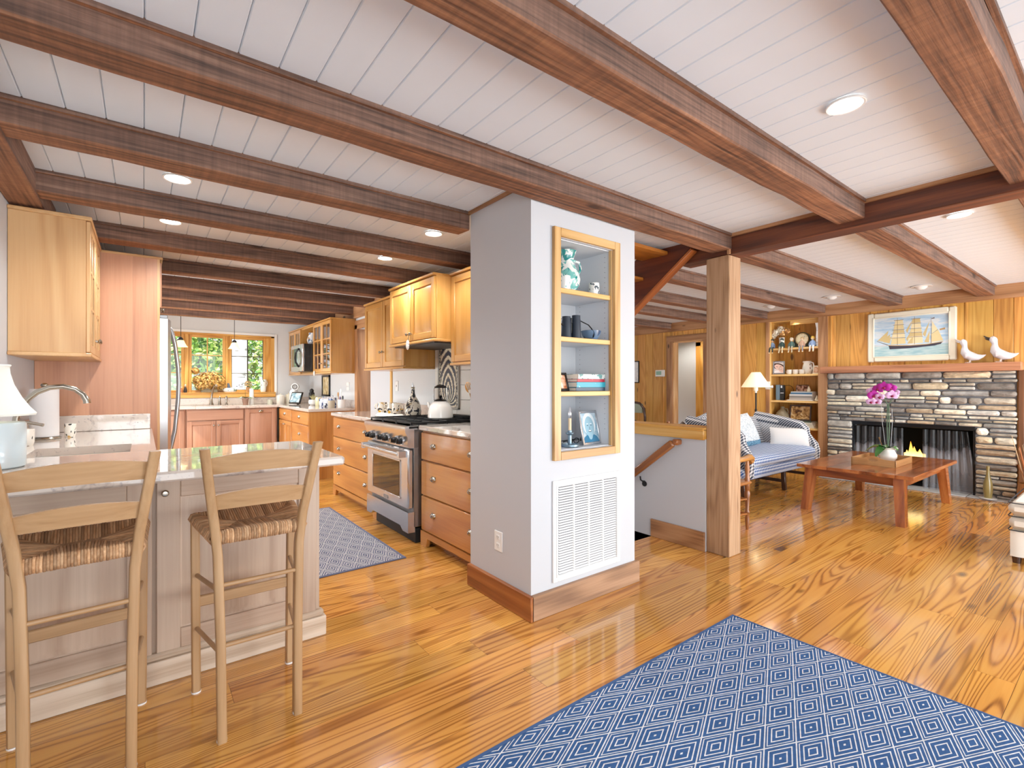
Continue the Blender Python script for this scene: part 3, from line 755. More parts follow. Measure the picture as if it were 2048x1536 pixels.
# paper towel roll
t = thing('paper_towel_holder', 'white paper towel roll on a holder beside the bar faucet', 'paper towel holder', (-.47, 4.0, CT1))
mb = MB(); mb.lathe([(0, 0), (.075, 0), (.078, .006), (.07, .014), (0, .014)], (-.47, 4.0, CT1), 24); build(mb, 'base', NICKEL, t)
mb = MB(); mb.lathe([(.02, .016), (.064, .016), (.066, .02), (.066, .296), (.064, .3), (.02, .3), (.02, .016)], (-.47, 4.0, CT1), 28); build(mb, 'paper_roll', flat('paper', '#f2efee', .9), t)
mb = MB(); mb.cyl((-.47, 4.0, CT1+.01), .006, .3, 10); mb.ell((-.47, 4.0, CT1+.322), .018, .018, .014); build(mb, 'finial', NICKEL, t)
def mug(x, y, z, r, h, mat, label, group=None, hd=0, handle=True, cat='mug', name='mug', taper=.85):
    m = thing(name, label, cat, (x, y, z), hd, group)
    mb = MB(TR(x, y, z, hd)); mb.lathe([(0, 0), (r*taper, 0), (r*.98, h*.25), (r, h*.6), (r, h), (r*.93, h), (r*.92, h*.5), (r*.75, .006), (0, .006)], (0, 0, 0), 20); build(mb, 'cup', mat, m)
    if handle:
        mb = MB(TR(x, y, z, hd)); mb.tube([(r*.95, 0, h*.8), (r*1.5, 0, h*.82), (r*1.75, 0, h*.55), (r*1.5, 0, h*.28), (r*.95, 0, h*.25)], r*.13, 8); build(mb, 'handle', mat, m)
    return m
mug(-.36, 4.05, CT1, .028, .085, painted('black_gold_motif', '#efe9dc', [('#17130f', 26, .55), ('#c79a4a', 30, .6)]), 'tiny black and gold patterned cup beside the paper towel roll', handle=False, cat='cup', name='cup')
mug(-.50, 3.62, CT1, .038, .09, painted('black_branch_motif', '#efe8dd', [('#2a2320', 18, .6)]), 'cream cup with black branch motif behind the faucet lever', handle=False, cat='cup', name='cup')

# ------------------------------------------------------------------ upper cabinet left
c = thing('wall_cabinet', 'pale maple wall cabinet with glass door at the top left', 'cabinet', (-.42, 4.08, 1.44))
mb = MB(); mb.box((-.578, 3.70, 1.462), (-.262, 3.72, 2.225), .001, 2); mb.box((-.578, 4.475, 1.462), (-.262, 4.495, 2.225), .001, 2); mb.box((-.578, 3.72, 1.462), (-.57, 4.475, 2.225), 0, 2)
mb.box((-.578, 3.72, 1.462), (-.262, 4.475, 1.48), 0, 1); mb.box((-.578, 3.72, 2.205), (-.262, 4.475, 2.225), 0, 1); mb.box((-.57, 3.72, 1.8), (-.275, 4.475, 1.815), 0, 1)
build(mb, 'carcass', MAPLE, c)
mb = MB(); mb.box((-.58, 3.69, 1.44), (-.235, 4.497, 1.462), .004, 1); build(mb, 'light_rail', MAPLE, c)
mb = MB(); mb.box((-.58, 3.69, 2.225), (-.235, 4.497, 2.247), .004, 1); build(mb, 'crown_moulding', MAPLE, c)
F = face(-.262, 3.705, 0, '+x')
panel_door(c, F, .0, 1.467, .393, .754, MAPLE, (.36, .09), fr=.05, gl=(2, 3)); panel_door(c, F, .397, 1.467, .388, .754, MAPLE, (.03, .09), fr=.05, gl=(2, 3))
# ------------------------------------------------------------------ fridge enclosure and refrigerator
e = thing('refrigerator_enclosure', 'tall rosy cherry cabinet side panel enclosing the refrigerator', 'cabinet', (-.24, 5.0, 0))
mb = MB()
for a, b in ((-.578, -.30), (-.30, -.06), (-.06, .02), (.02, .085)): mb.box((a, 4.502, 0), (b-.0005, 4.522, 2.222), 0, 2)
mb.box((-.578, 5.47, 0), (.085, 5.49, 2.222), .001, 2); mb.box((-.578, 4.522, 1.84), (.085, 5.47, 1.858)); mb.box((-.578, 4.522, 2.2), (.085, 5.47, 2.222))
build(mb, 'side_panel', ROSE, e)
mb = MB(); mb.box((.083, 4.502, 0), (.1, 4.522, 2.222), .001, 2); build(mb, 'edge_strip', MAPLE, e)
mb = MB(); mb.box((-.575, 4.498, 2.222), (.118, 5.494, 2.24), .004, 0); build(mb, 'crown_moulding', MAPLE, e)
F = face(.092, 4.525, 0, '+x'); panel_door(e, F, 0, 1.862, .47, .34, ROSE, (.43, .04), fr=.055); panel_door(e, F, .474, 1.862, .47, .34, ROSE, (.04, .04), fr=.055)
r_ = thing('refrigerator', 'stainless steel refrigerator with curved door handles behind the tall panel', 'refrigerator', (-.2, 5.0, 0))
mb = MB(); mb.box((-.55, 4.535, .02), (.092, 5.46, 1.80), .006, 2); build(mb, 'body', flat('fridge_side', '#55585c', .4, .3), r_)
def curved_door(y0, y1, z0, z1):
    mb = MB(); n = 10
    pf = [(.098, y0), (.150, y0)]+[(.150+.028*sin(pi*i/n), y0+(y1-y0)*i/n) for i in range(1, n)]+[(.150, y1), (.098, y1)]
    mb.prism(pf, 2, z0, z1, 2); return mb
build(curved_door(4.54, 4.995, .62, 1.785), 'door', STEEL, r_); build(curved_door(5.003, 5.455, .62, 1.785), 'door', STEEL, r_); build(curved_door(4.54, 5.455, .06, .605), 'freezer_drawer', STEEL, r_)
for yy in (4.93, 5.07):
    mb = MB(); mb.tube([(.168, yy, .70), (.185, yy, .74), (.215, yy, .9), (.236, yy, 1.15), (.240, yy, 1.3), (.236, yy, 1.42), (.215, yy, 1.62), (.19, yy, 1.73), (.168, yy, 1.765)], [.010]+[.013]*7+[.010], 10, flat=.8); build(mb, 'handle', STEEL, r_)
mb = MB(); mb.box((.172, 4.6, .5), (.2, 5.4, .53), .01); build(mb, 'handle', STEEL, r_)
for a_, b_ in ((4.54, 4.62), (5.38, 5.455)): mb = MB(); mb.box((.09, a_, 1.785), (.15, b_, 1.812), .004); build(mb, 'hinge_cover', STEELD, r_)

# ------------------------------------------------------------------ range side
RX = 1.79   # cabinet face plane
def drawer_base(y_far, y_near, label, pulls=(.22, .78), show=None):
    w = y_far-y_near
    b = thing('base_cabinet', label, 'cabinet', (2.1, (y_far+y_near)/2, 0))
    F = face(RX, y_far, 0, '-x')
    mb = MB(F); mb.box((0, .001, .115), (w, .60, .913), .002, 2); build(mb, 'carcass', HONEY2, b)
    for z0, h in ((.125, .27), (.405, .27), (.685, .215)): drawer(b, F, .012, z0, w-.024, h, HONEY2, pulls)
    mb = MB(F)   # furniture base with bracket feet
    mb.prism([(.0, 0), (.10, 0), (.115, .075), (w-.115, .075), (w-.10, 0), (w, 0), (w, .115), (0, .115)][::1], 1, -.016, .012, 0, M=None) if False else None
    pts = [(0, 0), (.09, 0), (.115, .07), (w-.115, .07), (w-.09, 0), (w, 0), (w, .115), (0, .115)]
    # polygon in (z, x) order for axis y
    mb.prism([(z, x) for x, z in pts], 1, -.02, .012, 0)
    mb.box((.0, .06, 0), (w, .08, .1), 0, 0, .1); build(mb, 'plinth', HONEY2, b)
    return b
drawer_base(5.79, 4.452, 'amber cherry drawer cabinet on the far side of the range', (.16, .78))
drawer_base(3.535, 2.648, 'amber cherry three drawer cabinet between the range and white pillar', (.24, .86))
def slab(name, label, x0, x1, y0, y1, mats=GRANITE, ups=None, grp=None):
    g = thing(name, label, 'worktop', ((x0+x1)/2, (y0+y1)/2, CT0), 0, grp)
    mb = MB(); mb.box((x0, y0, CT0), (x1, y1, CT1), .007, 1); build(mb, 'slab', mats, g)
    if ups: mb = MB(); mb.box(*ups, .003); build(mb, 'granite_upstand', mats, None, 'granite upstand behind the patterned bottle and floral mugs', 'upstand')
    return g
slab('granite_worktop', 'granite worktop with upstand left of the range, under the bottle', 1.755, 2.398, 4.447, 5.82, ups=((2.378, 4.447, CT1+.001), (2.398, 5.54, CT1+.11)))
slab('granite_worktop', 'granite worktop between the range and the white pillar', 1.755, 2.398, 2.646, 3.542)
# range
r = thing('gas_range', 'stainless steel gas range with black grates and six black knobs', 'range', (2.05, 3.995, 0))
Y0, Y1 = 3.552, 4.438
F = face(1.70, Y1, 0, '-x'); W = Y1-Y0
mb = MB(); mb.box((1.72, Y0, .14), (2.385, Y1, .925), .003); build(mb, 'body', STEELD, r)
mb = MB(F); mb.box((.004, -.028, .285), (W-.004, .02, .765), .012, 2); d = build(mb, 'oven_door', STEEL, r)
mb = MB(F); mb.box((.15, -.031, .36), (W-.15, -.026, .655), .004); mb.box((.165, -.033, .375), (W-.165, -.030, .64), .002); build(mb, 'oven_window', flat('oven_glass', '#171210', .04, coat=.5), d)
mb = MB(F)
for a, b, z0, z1 in ((.14, W-.14, .35, .362), (.14, W-.14, .653, .665), (.14, .152, .35, .665), (W-.152, W-.14, .35, .665)): mb.box((a, -.034, z0), (b, -.027, z1), .002)
build(mb, 'window_trim', STEEL, d)
mb = MB(F); mb.tube([(.06, -.085, .725), (W-.06, -.085, .725)], .016, 12)
for a in (.05, W-.05): mb.prism([(-.03+.755, 0), ] and [(.70, a-.02), (.70, a+.02), (.75, a+.02), (.75, a-.02)], 1, -.095, -.02, 1)
build(mb, 'handle', STEEL, d)
mb = MB(F); mb.box((W/2-.045, -.033, .302), (W/2+.045, -.027, .33), .003); build(mb, 'badge', STEELD, d)
mb = MB(F)   # control panel with sloped face
pf = [(-.02, .775), (-.035, .80), (-.035, .865), (-.055, .905), (-.055, .945), (-.02, .952), (.06, .952), (.06, .775)]
mb.prism([(b, a) for a, b in pf] and [(a, b) for a, b in pf], 0, 0.0, W, 0); build(mb, 'control_panel', STEEL, r)
for i, a in enumerate((.10, .205, .385, .49, .675, .78)):
    mb = MB(F); mb.cyl((a, -.034, .825), .032, .008, 18, '-y'); kb = build(mb, 'knob_bezel', STEEL, r)
    mb = MB(F); mb.lathe([(0, 0), (.024, 0), (.026, .008), (.022, .034), (.018, .037), (0, .037)], (a, -.04, .825), 16, '-y'); mb.box((a-.005, -.084, .806), (a+.005, -.074, .844), .002); build(mb, 'knob', BLACK, kb)
mb = MB(F)
pts = [(0, .262), (W, .262), (W, .10), (W-.1, .10), (W-.15, .135), (.15, .135), (.1, .10), (0, .10)]
mb.prism([(z, x) for x, z in pts], 1, -.03, .03, 0); build(mb, 'kick_drawer', STEEL, r)
mb = MB(F); mb.box((.03, .05, 0), (W-.03, .6, .12), .003); build(mb, 'base', BLACKM, r)
mb = MB(); mb.box((1.675, Y0, .925), (2.385, Y1, .952), .004); build(mb, 'cooktop', BLACK, r)
for i in range(3):
    y0 = Y0+.01+i*(W-.02)/3; y1 = y0+(W-.02)/3-.006
    mb = MB()
    for yy in (y0+.006, y1-.006): mb.bar((1.70, yy, .972), (2.37, yy, .972), .012, .014, .002)
    for xx in (1.706, 1.87, 2.035, 2.2, 2.364): mb.bar((xx, y0, .972), (xx, y1, .972), .012, .014, .002)
    ym = (y0+y1)/2
    mb.bar((1.70, ym, .974), (2.37, ym, .974), .010, .012, .002)
    for xx in (1.706, 2.035, 2.364):
        for yy in (y0+.006, y1-.006): mb.box((xx-.006, yy-.006, .95), (xx+.006, yy+.006, .97))
    build(mb, 'grate', IRON, r)
    for xx in (1.86, 2.20):
        mb = MB(); mb.cyl((xx, ym, .95), .05, .008, 18).cyl((xx, ym, .957), .032, .008, 18, bev=.002); build(mb, 'burner', BLACKM, r)
mb = MB(); mb.box((2.345, Y0, .95), (2.388, Y1, 1.0), .004); build(mb, 'back_trim', BLACK, r)

# wall cabinets over the range
def upper(y_far, y_near, xf, z0, z1, label, doors, mat=HONEY, xb=2.398, kn=.05, crown=True):
    b = thing('wall_cabinet', label, 'cabinet', ((xf+xb)/2, (y_far+y_near)/2, z0))
    w = y_far-y_near; F = face(xf+.02, y_far, 0, '-x')
    mb = MB(F); mb.box((0, .001, z0+.02), (w, xb-xf-.021, z1-.02), .002, 2); build(mb, 'carcass', mat, b)
    mb = MB(F); mb.box((-.004, -.035, z1-.022), (w+.004, xb-xf-.021, z1), .005, 0); build(mb, 'crown_moulding', mat, b); mb = MB(F); mb.box((-.004, -.03, z0), (w+.004, xb-xf-.021, z0+.022), .005, 0); build(mb, 'light_rail', mat, b)
    n = len(doors)
    for i, k in enumerate(doors):
        dw = w/n; panel_door(b, F, i*dw+.004, z0+.03, dw-.008, z1-z0-.06, mat, (dw-.04 if k == 'r' else .03, kn), fr=.055)
    return b
upper(5.52, 4.456, 2.05, 1.44, 2.21, 'honey two door wall cabinet left of and lower than the hood cabinet', 'rl', kn=.16)
upper(4.448, 3.545, 1.90, 1.64, 2.205, 'deeper honey two door wall cabinet above the range, ornament on knob', 'rl', kn=.06)
upper(3.537, 2.65, 2.05, 1.44, 2.21, 'honey wall cabinet tucked against the left side of the white pillar', 'rl', kn=.06)
mb = MB(); mb.box((1.93, 3.6, 1.632), (2.38, 4.4, 1.642), .002); build(mb, 'range_hood', flat('hood_insert', '#2b2c2e', .4, .4), None, 'dark hood insert under the deeper cabinet above the range', 'range hood')
# hanging ornament
o_ = thing('hanging_ornament', 'oval white ornament hanging from the hood cabinet knob', 'ornament', (1.86, 3.99, 1.6))
mb = MB(); mb.ell((1.865, 3.975, 1.633), .012, .03, .045); build(mb, 'plaque', painted('ornament_glaze', '#eee9e4', [('#b9a0a0', 40, .58), ('#7f9a6a', 44, .62)]), o_)
mb = MB(); mb.tube([(1.865, 3.975, 1.675), (1.868, 3.965, 1.70), (1.872, 3.962, 1.715)], .002, 6); build(mb, 'cord', flat('cord_tan', '#8c7a60', .9), o_)
# tile splashback and mural
mb = MB()
for i in range(7):
    for k in range(5):
        y0 = 2.66+i*.27; y1 = min(y0+.267, 4.44)
        if y0 > 4.43: continue
        mb.box((2.388, y0, 1.0+k*.14), (2.399, y1, 1.137+k*.14), .002)
struct(mb, 'trim_18', flat('splash_tile', '#e6e1d8', .3))
def mural():
    t = NT('mural_tile'); o = t.n('TexCoord').outputs['Object']; s = t.n('SeparateXYZ', {0: o})
    yy, zz = t.math('ABSOLUTE', s.outputs[1]), s.outputs[2]
    v = t.n('CombineXYZ', {0: yy, 1: zz}).outputs[0]
    # branching tree-like symmetric scrolls
    ang = t.math('ARCTAN2', yy, t.math('SUBTRACT', zz, .06)); rad = t.math('SQRT', t.math('ADD', t.math('MULTIPLY', yy, yy), t.math('POWER', t.math('SUBTRACT', zz, .06), 2)))
    a = t.math('SINE', t.math('ADD', t.math('MULTIPLY', ang, 16), t.math('MULTIPLY', rad, 75)))
    n = t.noise(v, 55, 3, .6, 1.0)
    f = t.math('ADD', t.math('MULTIPLY', a, .25), n)
    c = t.ramp(f, [(.3, '#23344f'), (.45, '#39424a'), (.53, '#6b5f48'), (.6, '#d9c7a0'), (.68, '#e9dfc8')])
    edge = t.math('GREATER_THAN', yy, .145)
    n2 = t.noise(o, 60, 2, .5, 1)
    c2 = t.ramp(n2, [(.45, '#2b2f38'), (.52, '#cfc5ad')], 'CONSTANT')
    c = t.mix(edge, c, c2)
    t.P(Base_Color=c, Roughness=.2, Coat_Weight=.4); return t.m
m_ = thing('tile_mural', 'dark patterned tile mural panel on the wall behind the kettle', 'tile panel', (2.38, 4.15, 1.05))
mb = MB(); mb.box((2.376, 3.965, 1.062), (2.388, 4.335, 1.66), .002); build(mb, 'tile_panel', mural(), m_)
mb = MB()
for a, b, c, d in ((3.945, 3.967, 1.045, 1.66), (4.333, 4.355, 1.045, 1.66), (3.945, 4.355, 1.045, 1.064)): mb.box((2.370, a, c), (2.39, b, d), .003)
build(mb, 'border', flat('mural_border', '#a9a398', .4), m_)

# things on the range run
k = thing('kettle', 'white enamel kettle with black bail handle on the range', 'kettle', (2.13, 3.86, .98))
KM = TR(2.13, 3.86, .98, radians(115))
mb = MB(KM); mb.lathe([(0, 0), (.108, 0), (.114, .008), (.112, .06), (.10, .105), (.075, .14), (.052, .152), (.05, .158), (0, .158)], (0, 0, 0), 28)
build(mb, 'body', flat('kettle_enamel', '#efece6', .1, coat=.6), k)
mb = MB(KM); mb.lathe([(.055, .152), (.053, .163), (.03, .172), (.012, .174), (.010, .182), (.018, .196), (.016, .204), (0, .206)], (0, 0, 0), 20); build(mb, 'lid', BLACK, k)
mb = MB(KM); mb.tube([(.095, 0, .075), (.125, 0, .105), (.14, 0, .14)], [.022, .017, .012], 12); build(mb, 'spout', MC['kettle_enamel'], k)
mb = MB(KM); mb.tube([(.07, 0, .13), (.075, 0, .2), (.07, 0, .265), (.05, 0, .278), (-.05, 0, .278), (-.07, 0, .265), (-.075, 0, .2), (-.07, 0, .13)], .0045, 8); b_ = build(mb, 'bail', STEEL, k)
mb = MB(KM); mb.tube([(.062, 0, .277), (.03, 0, .285), (0, 0, .287), (-.03, 0, .285), (-.062, 0, .277)], [.008, .014, .016, .014, .008], 10); build(mb, 'grip', BLACK, b_)
b = thing('oil_bottle', 'black and cream patterned ceramic bottle with pourer left of the kettle', 'bottle', (2.18, 4.52, CT1))
mb = MB(); mb.lathe([(0, 0), (.072, 0), (.078, .01), (.085, .06), (.078, .115), (.055, .165), (.03, .205), (.019, .24), (.017, .29), (.022, .295), (.018, .302), (0, .302)], (2.18, 4.52, CT1), 28)
build(mb, 'body', painted('bottle_motif', '#e9e0cc', [('#2a2a30', 22, .53), ('#8c7a52', 12, .63)]), b)
mb = MB(); mb.cyl((2.18, 4.52, CT1+.3), .012, .02, 12).tube([(2.18, 4.52, CT1+.31), (2.175, 4.525, CT1+.345)], [.007, .004], 8); build(mb, 'pourer', STEEL, b)
M1 = painted('floral_mug', '#f0e8d8', [('#1d1b20', 16, .56), ('#e0a92c', 15, .58), ('#d8742c', 24, .66)])
for i, (x, y, lb) in enumerate(((2.26, 5.10, 'yellow and black floral mug nearest the patterned bottle'), (2.27, 5.26, 'yellow and black floral mug in the middle of the three'), (2.22, 5.42, 'yellow and black floral mug beside the hall opening'))):
    mug(x, y, CT1, .055, .12, M1, lb, 'floral mugs left of the range', -1.2 if i == 0 else 2.2)
t = thing('folded_towel', 'crumpled white dish towel on the worktop left of the range', 'towel', (2.02, 4.75, CT1))
mb = MB(); nz = lambda u, v: .02+.02*sin(u*7+v*3)*sin(v*5+1)+.01*sin(u*13)
mb.grid(lambda u, v: (1.95+.16*u+.02*sin(v*6), 4.58+.36*v+.02*sin(u*5), CT1+.002+max(.0, (.018+.016*sin(u*7+v*3)*sin(v*5+1)))*min(1, 8*min(u, 1-u, v, 1-v))), 18, 24); mb.box((1.97, 4.62, CT1+.0005), (2.09, 4.9, CT1+.006), .002)
build(mb, 'cloth', flat('white_cloth', '#f0eee8', .9), t)
u_ = thing('utensil_crock', 'blue and white patterned crock of wooden utensils by the pillar', 'crock', (2.12, 3.20, CT1))
mb = MB(); mb.lathe([(0, 0), (.075, 0), (.078, .006), (.078, .215), (.072, .218), (.07, .21), (.07, .01), (0, .01)], (2.12, 3.2, CT1), 28); build(mb, 'crock', painted('crock_motif', '#e8ebf2', [('#1f3566', 20, .47)]), u_)
WSP = wood('spoon_wood', '#c9924e', '#a8702f', '#7a4a1c', .5, .3, 4, 5)
for dx, dy, a, s_, ml in ((-.03, .03, (-.05, .05), 1, WSP), (.01, .05, (.0, .085), .95, WSP), (.02, -.02, (.04, -.05), 1.05, WSP)):
    b0 = Vector((2.12+dx*.5, 3.2+dy*.5, CT1+.02)); t0 = Vector((2.12+dx+a[0]*.6, 3.2+dy+a[1]*.6, CT1+.27*s_))
    d_ = (t0-b0).normalized()
    mb = MB(); mb.tube([b0, t0], .006, 8); mb.ell((0, 0, 0), .012, .028, .045, 12, 8, M=Matrix.Translation(t0+d_*.035) @ d_.to_track_quat('Z', 'Y').to_matrix().to_4x4()); build(mb, 'wooden_spoon', ml, u_)
mb = MB(); b0 = Vector((2.11, 3.19, CT1+.02)); t0 = Vector((2.07, 3.24, CT1+.27)); d_ = (t0-b0).normalized()
mb.tube([b0, t0], .006, 8)
Q = Matrix.Translation(t0) @ d_.to_track_quat('Z', 'Y').to_matrix().to_4x4()
for i in range(5): mb.tube([(0, -.022+.011*i, .0), (.012, -.026+.013*i, .04), (.022, -.026+.013*i, .075)], .0035, 6, M=Q)
mb.box((-.004, -.026, -.01), (.01, .026, .02), .003, M=Q); build(mb, 'pasta_fork', flat('grey_nylon', '#c9c3b8', .5), u_)
def plate_switch(x, y, z, d, label, w=.075, h=.12, kind='toggle', cat='switch', name='light_switch', grp=None):
    s_ = thing(name, label, cat, (x, y, z), 0, grp); F = face(x, y, z, d)
    mb = MB(F); mb.box((-w/2, -.007, -h/2), (w/2, 0, h/2), .003, 2); pl = build(mb, 'cover_plate', PLASTIC, s_)
    mb = MB(F)
    if kind == 'outlet':
        for zz in (-.024, .024): mb.box((-.017, -.010, zz-.014), (.017, -.006, zz+.014), .003)
        build(mb, 'socket', PLASTIC, pl)
        mb = MB(F)
        for zz in (-.024, .024):
            for xx in (-.006, .006): mb.box((xx-.0012, -.0108, zz-.003), (xx+.0012, -.0098, zz+.006))
            mb.cyl((0, -.0098, zz-.008), .002, .001, 8, '-y')
        build(mb, 'socket_slots', flat('slot_grey', '#6a6a6a', .6), pl)
    else:
        n = max(1, round(w/.075))
        for i in range(n):
            xx = (i-(n-1)/2)*.046; mb.box((xx-.006, -.016, -.012), (xx+.006, -.006, .012), .003)
        build(mb, 'toggle', PLASTIC, pl)
    return s_
plate_switch(2.399, 5.40, 1.265, '-x', 'narrow white switch plate on the wall left of the ceramic bottle')
plate_switch(PX0, 2.327, .355, '-x', 'white duplex outlet low on the left side of the white pillar', .08, .118, 'outlet', 'outlet', 'wall_outlet')

# kitchen runner
def rug_ob(x0, x1, y0, y1, base, lightc, border, name, label, ox=0, oy=0, bw=.018, P=(.2475, .1085)):
    r = thing('area_rug', label, 'rug', ((x0+x1)/2, (y0+y1)/2, 0))
    cx_, cy_ = (x0+x1)/2, (y0+y1)/2
    mt = rug(name, base, lightc, P, border, ox=cx_-ox, oy=cy_-oy)
    mb = MB(); mb.box((x0+bw, y0+bw, .0008), (x1-bw, y1-bw, .0075), .002); build(mb, 'woven_field', mt, r)
    mb = MB()
    for a, b in (((x0, y0), (x1, y0+bw)), ((x0, y1-bw), (x1, y1)), ((x0, y0+bw), (x0+bw, y1-bw)), ((x1-bw, y0+bw), (x1, y1-bw))): mb.box((*a, .0006), (*b, .0082), .002)
    build(mb, 'bound_edge', flat(name+'_edge', border, .95), r); return r
rug_ob(.80, 1.545, 3.315, 5.16, '#62667a', '#e6e2dc', '#5c6078', 'grey_rug', 'grey and white diamond runner rug on the kitchen floor by the range', 1.098, 3.546, P=(.1105, .2285))
rug_ob(-.35, 2.60, -1.2, 1.395, '#345789', '#e6e9ea', '#33507c', 'blue_rug', 'large blue and white diamond pattern rug in the foreground', 1.478, 1.3, bw=.014)
# ------------------------------------------------------------------ sink window
YW = 9.275
w1 = MB()
def ring(mb, x0, x1, z0, z1, f, y0, y1, b=.004):
    mb.box((x0, y0, z0), (x0+f, y1, z1), b, 2); mb.box((x1-f, y0, z0), (x1, y1, z1), b, 2); mb.box((x0+f, y0, z0), (x1-f, y1, z0+f), b, 0); mb.box((x0+f, y0, z1-f), (x1-f, y1, z1), b, 0)
w1.box((.04, YB+.0, 1.075), (.07, YB+.15, 2.115), .002, 2); w1.box((1.76, YB+.0, 1.075), (1.815, YB+.15, 2.115), .002, 2); w1.box((.04, YB, 2.085), (1.815, YB+.15, 2.115), .002, 0)
w1.box((.52, YB+.03, 1.15), (.575, YB+.15, 2.09), .004, 2); w1.box((1.085, YB+.03, 1.15), (1.13, YB+.15, 2.09), .004, 2); w1.box((1.69, YB+.03, 1.15), (1.765, YB+.12, 2.09), .004, 2)
w1.box((.07, YB, 1.075), (1.76, YB+.15, 1.15), .002, 0)
WIN = struct(w1, 'window_1', PINE_T)
mb = MB(); mb.box((.03, YB-.035, 1.068), (1.83, YB, 1.152), .006, 0); mb.box((.03, YB-.05, 1.14), (1.83, YB+.06, 1.156), .004, 0); struct(mb, 'window_sill', PINE_T, WIN)
DKS = flat('screen_frame_dark', '#3a3028', .5)
for x0, x1, m_ in ((.07, .52, PINE_T), (.575, 1.085, PINE_T), (1.13, 1.69, PINE_T)):
    mb = MB(); ring(mb, x0, x1, 1.152, 2.085, .042, YW-.03, YW+.01)
    struct(mb, 'window_sash', m_, WIN)
    mt = DKS if x0 > 1.1 else PINE_T
    mb = MB(); xm = (x0+x1)/2
    mb.box((xm-.008, YW-.02, 1.19), (xm+.008, YW, 2.045), .002, 2)
    for z in (1.47, 1.757): mb.box((x0+.04, YW-.02, z-.007), (x1-.04, YW, z+.007), .002, 0)
    if x0 > 1.1: ring(mb, x0+.038, x1-.038, 1.188, 2.05, .012, YW-.022, YW, .002)
    struct(mb, 'window_muntin', mt, WIN)
    mb = MB(); mb.box((x0+.04, YW-.009, 1.19), (x1-.04, YW-.005, 2.045)); struct(mb, 'window_glass', GLASS, WIN)
mb = MB(); ring(mb, .0, 1.855, 1.06, 2.155, .038, YB-.012, YB, .003); struct(mb, 'trim_19', flat('white_casing', '#f0efec', .4))

# outside: lawn, trees, birch
mb = MB(); mb.box((-14, YB+1.2, -.5), (18, 40, -.35)); struct(mb, 'ground', flat('lawn', '#6f9448', .9, var=.3))
def leafmat(name, cols):
    t = NT(name); tt = t.attr('tint').outputs['Fac']
    c = t.ramp(tt, [(i/(len(cols)-1), c) for i, c in enumerate(cols)])
    t.P(Base_Color=c, Roughness=.6, Subsurface_Weight=0., Emission_Color=c, Emission_Strength=.06); return t.m  # faint glow added to leaves and petals to brighten them
L1 = leafmat('maple_leaves', ['#2f5a2a', '#5c8f3a', '#9fc25a', '#d8e08a'])
L2 = leafmat('conifer_needles', ['#0c2f22', '#1c5238', '#3a7a52', '#5d9a6a'])
BARK = flat('bark', '#5a4636', .9, bump=.5, bs=30)
def tree(label, x, y, z0, h, rx, rz, n, lf, mat, seed, conif=False, cz=.6):
    rr = random.Random(seed)
    t = thing('tree', label, 'tree', (x, y, -.4), 0, 'trees outside the sink window')
    mb = MB(); mb.lathe([(.13, 0), (.09, h*.5), (.03, h)], (x, y, -.4), 10); build(mb, 'trunk', BARK, t)
    mb = MB()
    for i in range(n):
        if conif:
            zz = rr.random()**.8; r = rx*(1-zz)*(.35+.65*rr.random()); a = rr.random()*2*pi
            p = Vector((x+r*cos(a), y+r*sin(a), z0+zz*rz-.25*r)); s_ = lf*(.6+.8*rr.random())
            d = Vector((cos(a), sin(a), -.35)).normalized(); sd = Vector((-sin(a), cos(a), 0))
        else:
            a = rr.random()*2*pi; ph = acos(rr.uniform(-1, 1)); r = (.5+.5*rr.random())
            p = Vector((x+rx*r*sin(ph)*cos(a), y+rx*r*sin(ph)*sin(a), z0+rz*.5+rz*.5*r*cos(ph))); s_ = lf*(.6+.8*rr.random())
            d = Vector((rr.gauss(0, 1), rr.gauss(0, 1), rr.gauss(-.3, .7))).normalized(); sd = d.orthogonal().normalized()
        mb.add([p, p+d*s_*.5+sd*s_*.3, p+d*s_*1.1, p+d*s_*.5-sd*s_*.3], [(0, 1, 2, 3)], 0, rr.random())
    build(mb, 'crown', mat, t)
tree('pale green leafy tree outside the middle window sash', 1.15, 15.2, -.2, 2.6, 1.15, 3.4, 2600, .17, L1, 3)
tree('dark conifer outside, upper part of the middle sash', 1.6, 22.5, .2, 8, 2.2, 8.0, 3200, .34, L2, 5, True)
tree('dark bluish conifer outside the left window sash', -.5, 17.4, -.3, 6, 1.5, 6, 2400, .28, L2, 6, True)
tree('green leafy tree outside the right pane of the right sash', 3.3, 17.9, -.3, 3, 1.3, 5.0, 2600, .17, L1, 9)
tree('dark conifer outside behind the leafy tree on the right', 4.3, 29.0, .2, 8, 2.6, 9, 2800, .36, L2, 12, True)
b = thing('birch_tree', 'white birch trunk close outside the right window sash', 'tree', (1.74, 12.6, -.4))
mb = MB(); mb.lathe([(.20, 0), (.17, 2), (.15, 6)], (1.74, 12.6, -.4), 16)
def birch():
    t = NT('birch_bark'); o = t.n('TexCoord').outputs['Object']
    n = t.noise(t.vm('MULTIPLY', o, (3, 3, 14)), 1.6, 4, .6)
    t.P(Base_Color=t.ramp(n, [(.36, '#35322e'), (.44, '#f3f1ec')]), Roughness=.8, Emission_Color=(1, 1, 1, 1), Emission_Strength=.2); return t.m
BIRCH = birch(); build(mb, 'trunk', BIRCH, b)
mb = MB(); mb.tube([(1.74, 12.6, 3.2), (2.3, 12.7, 4.2), (2.9, 12.8, 4.8)], [.07, .05, .03], 8); build(mb, 'branch', BIRCH, b)

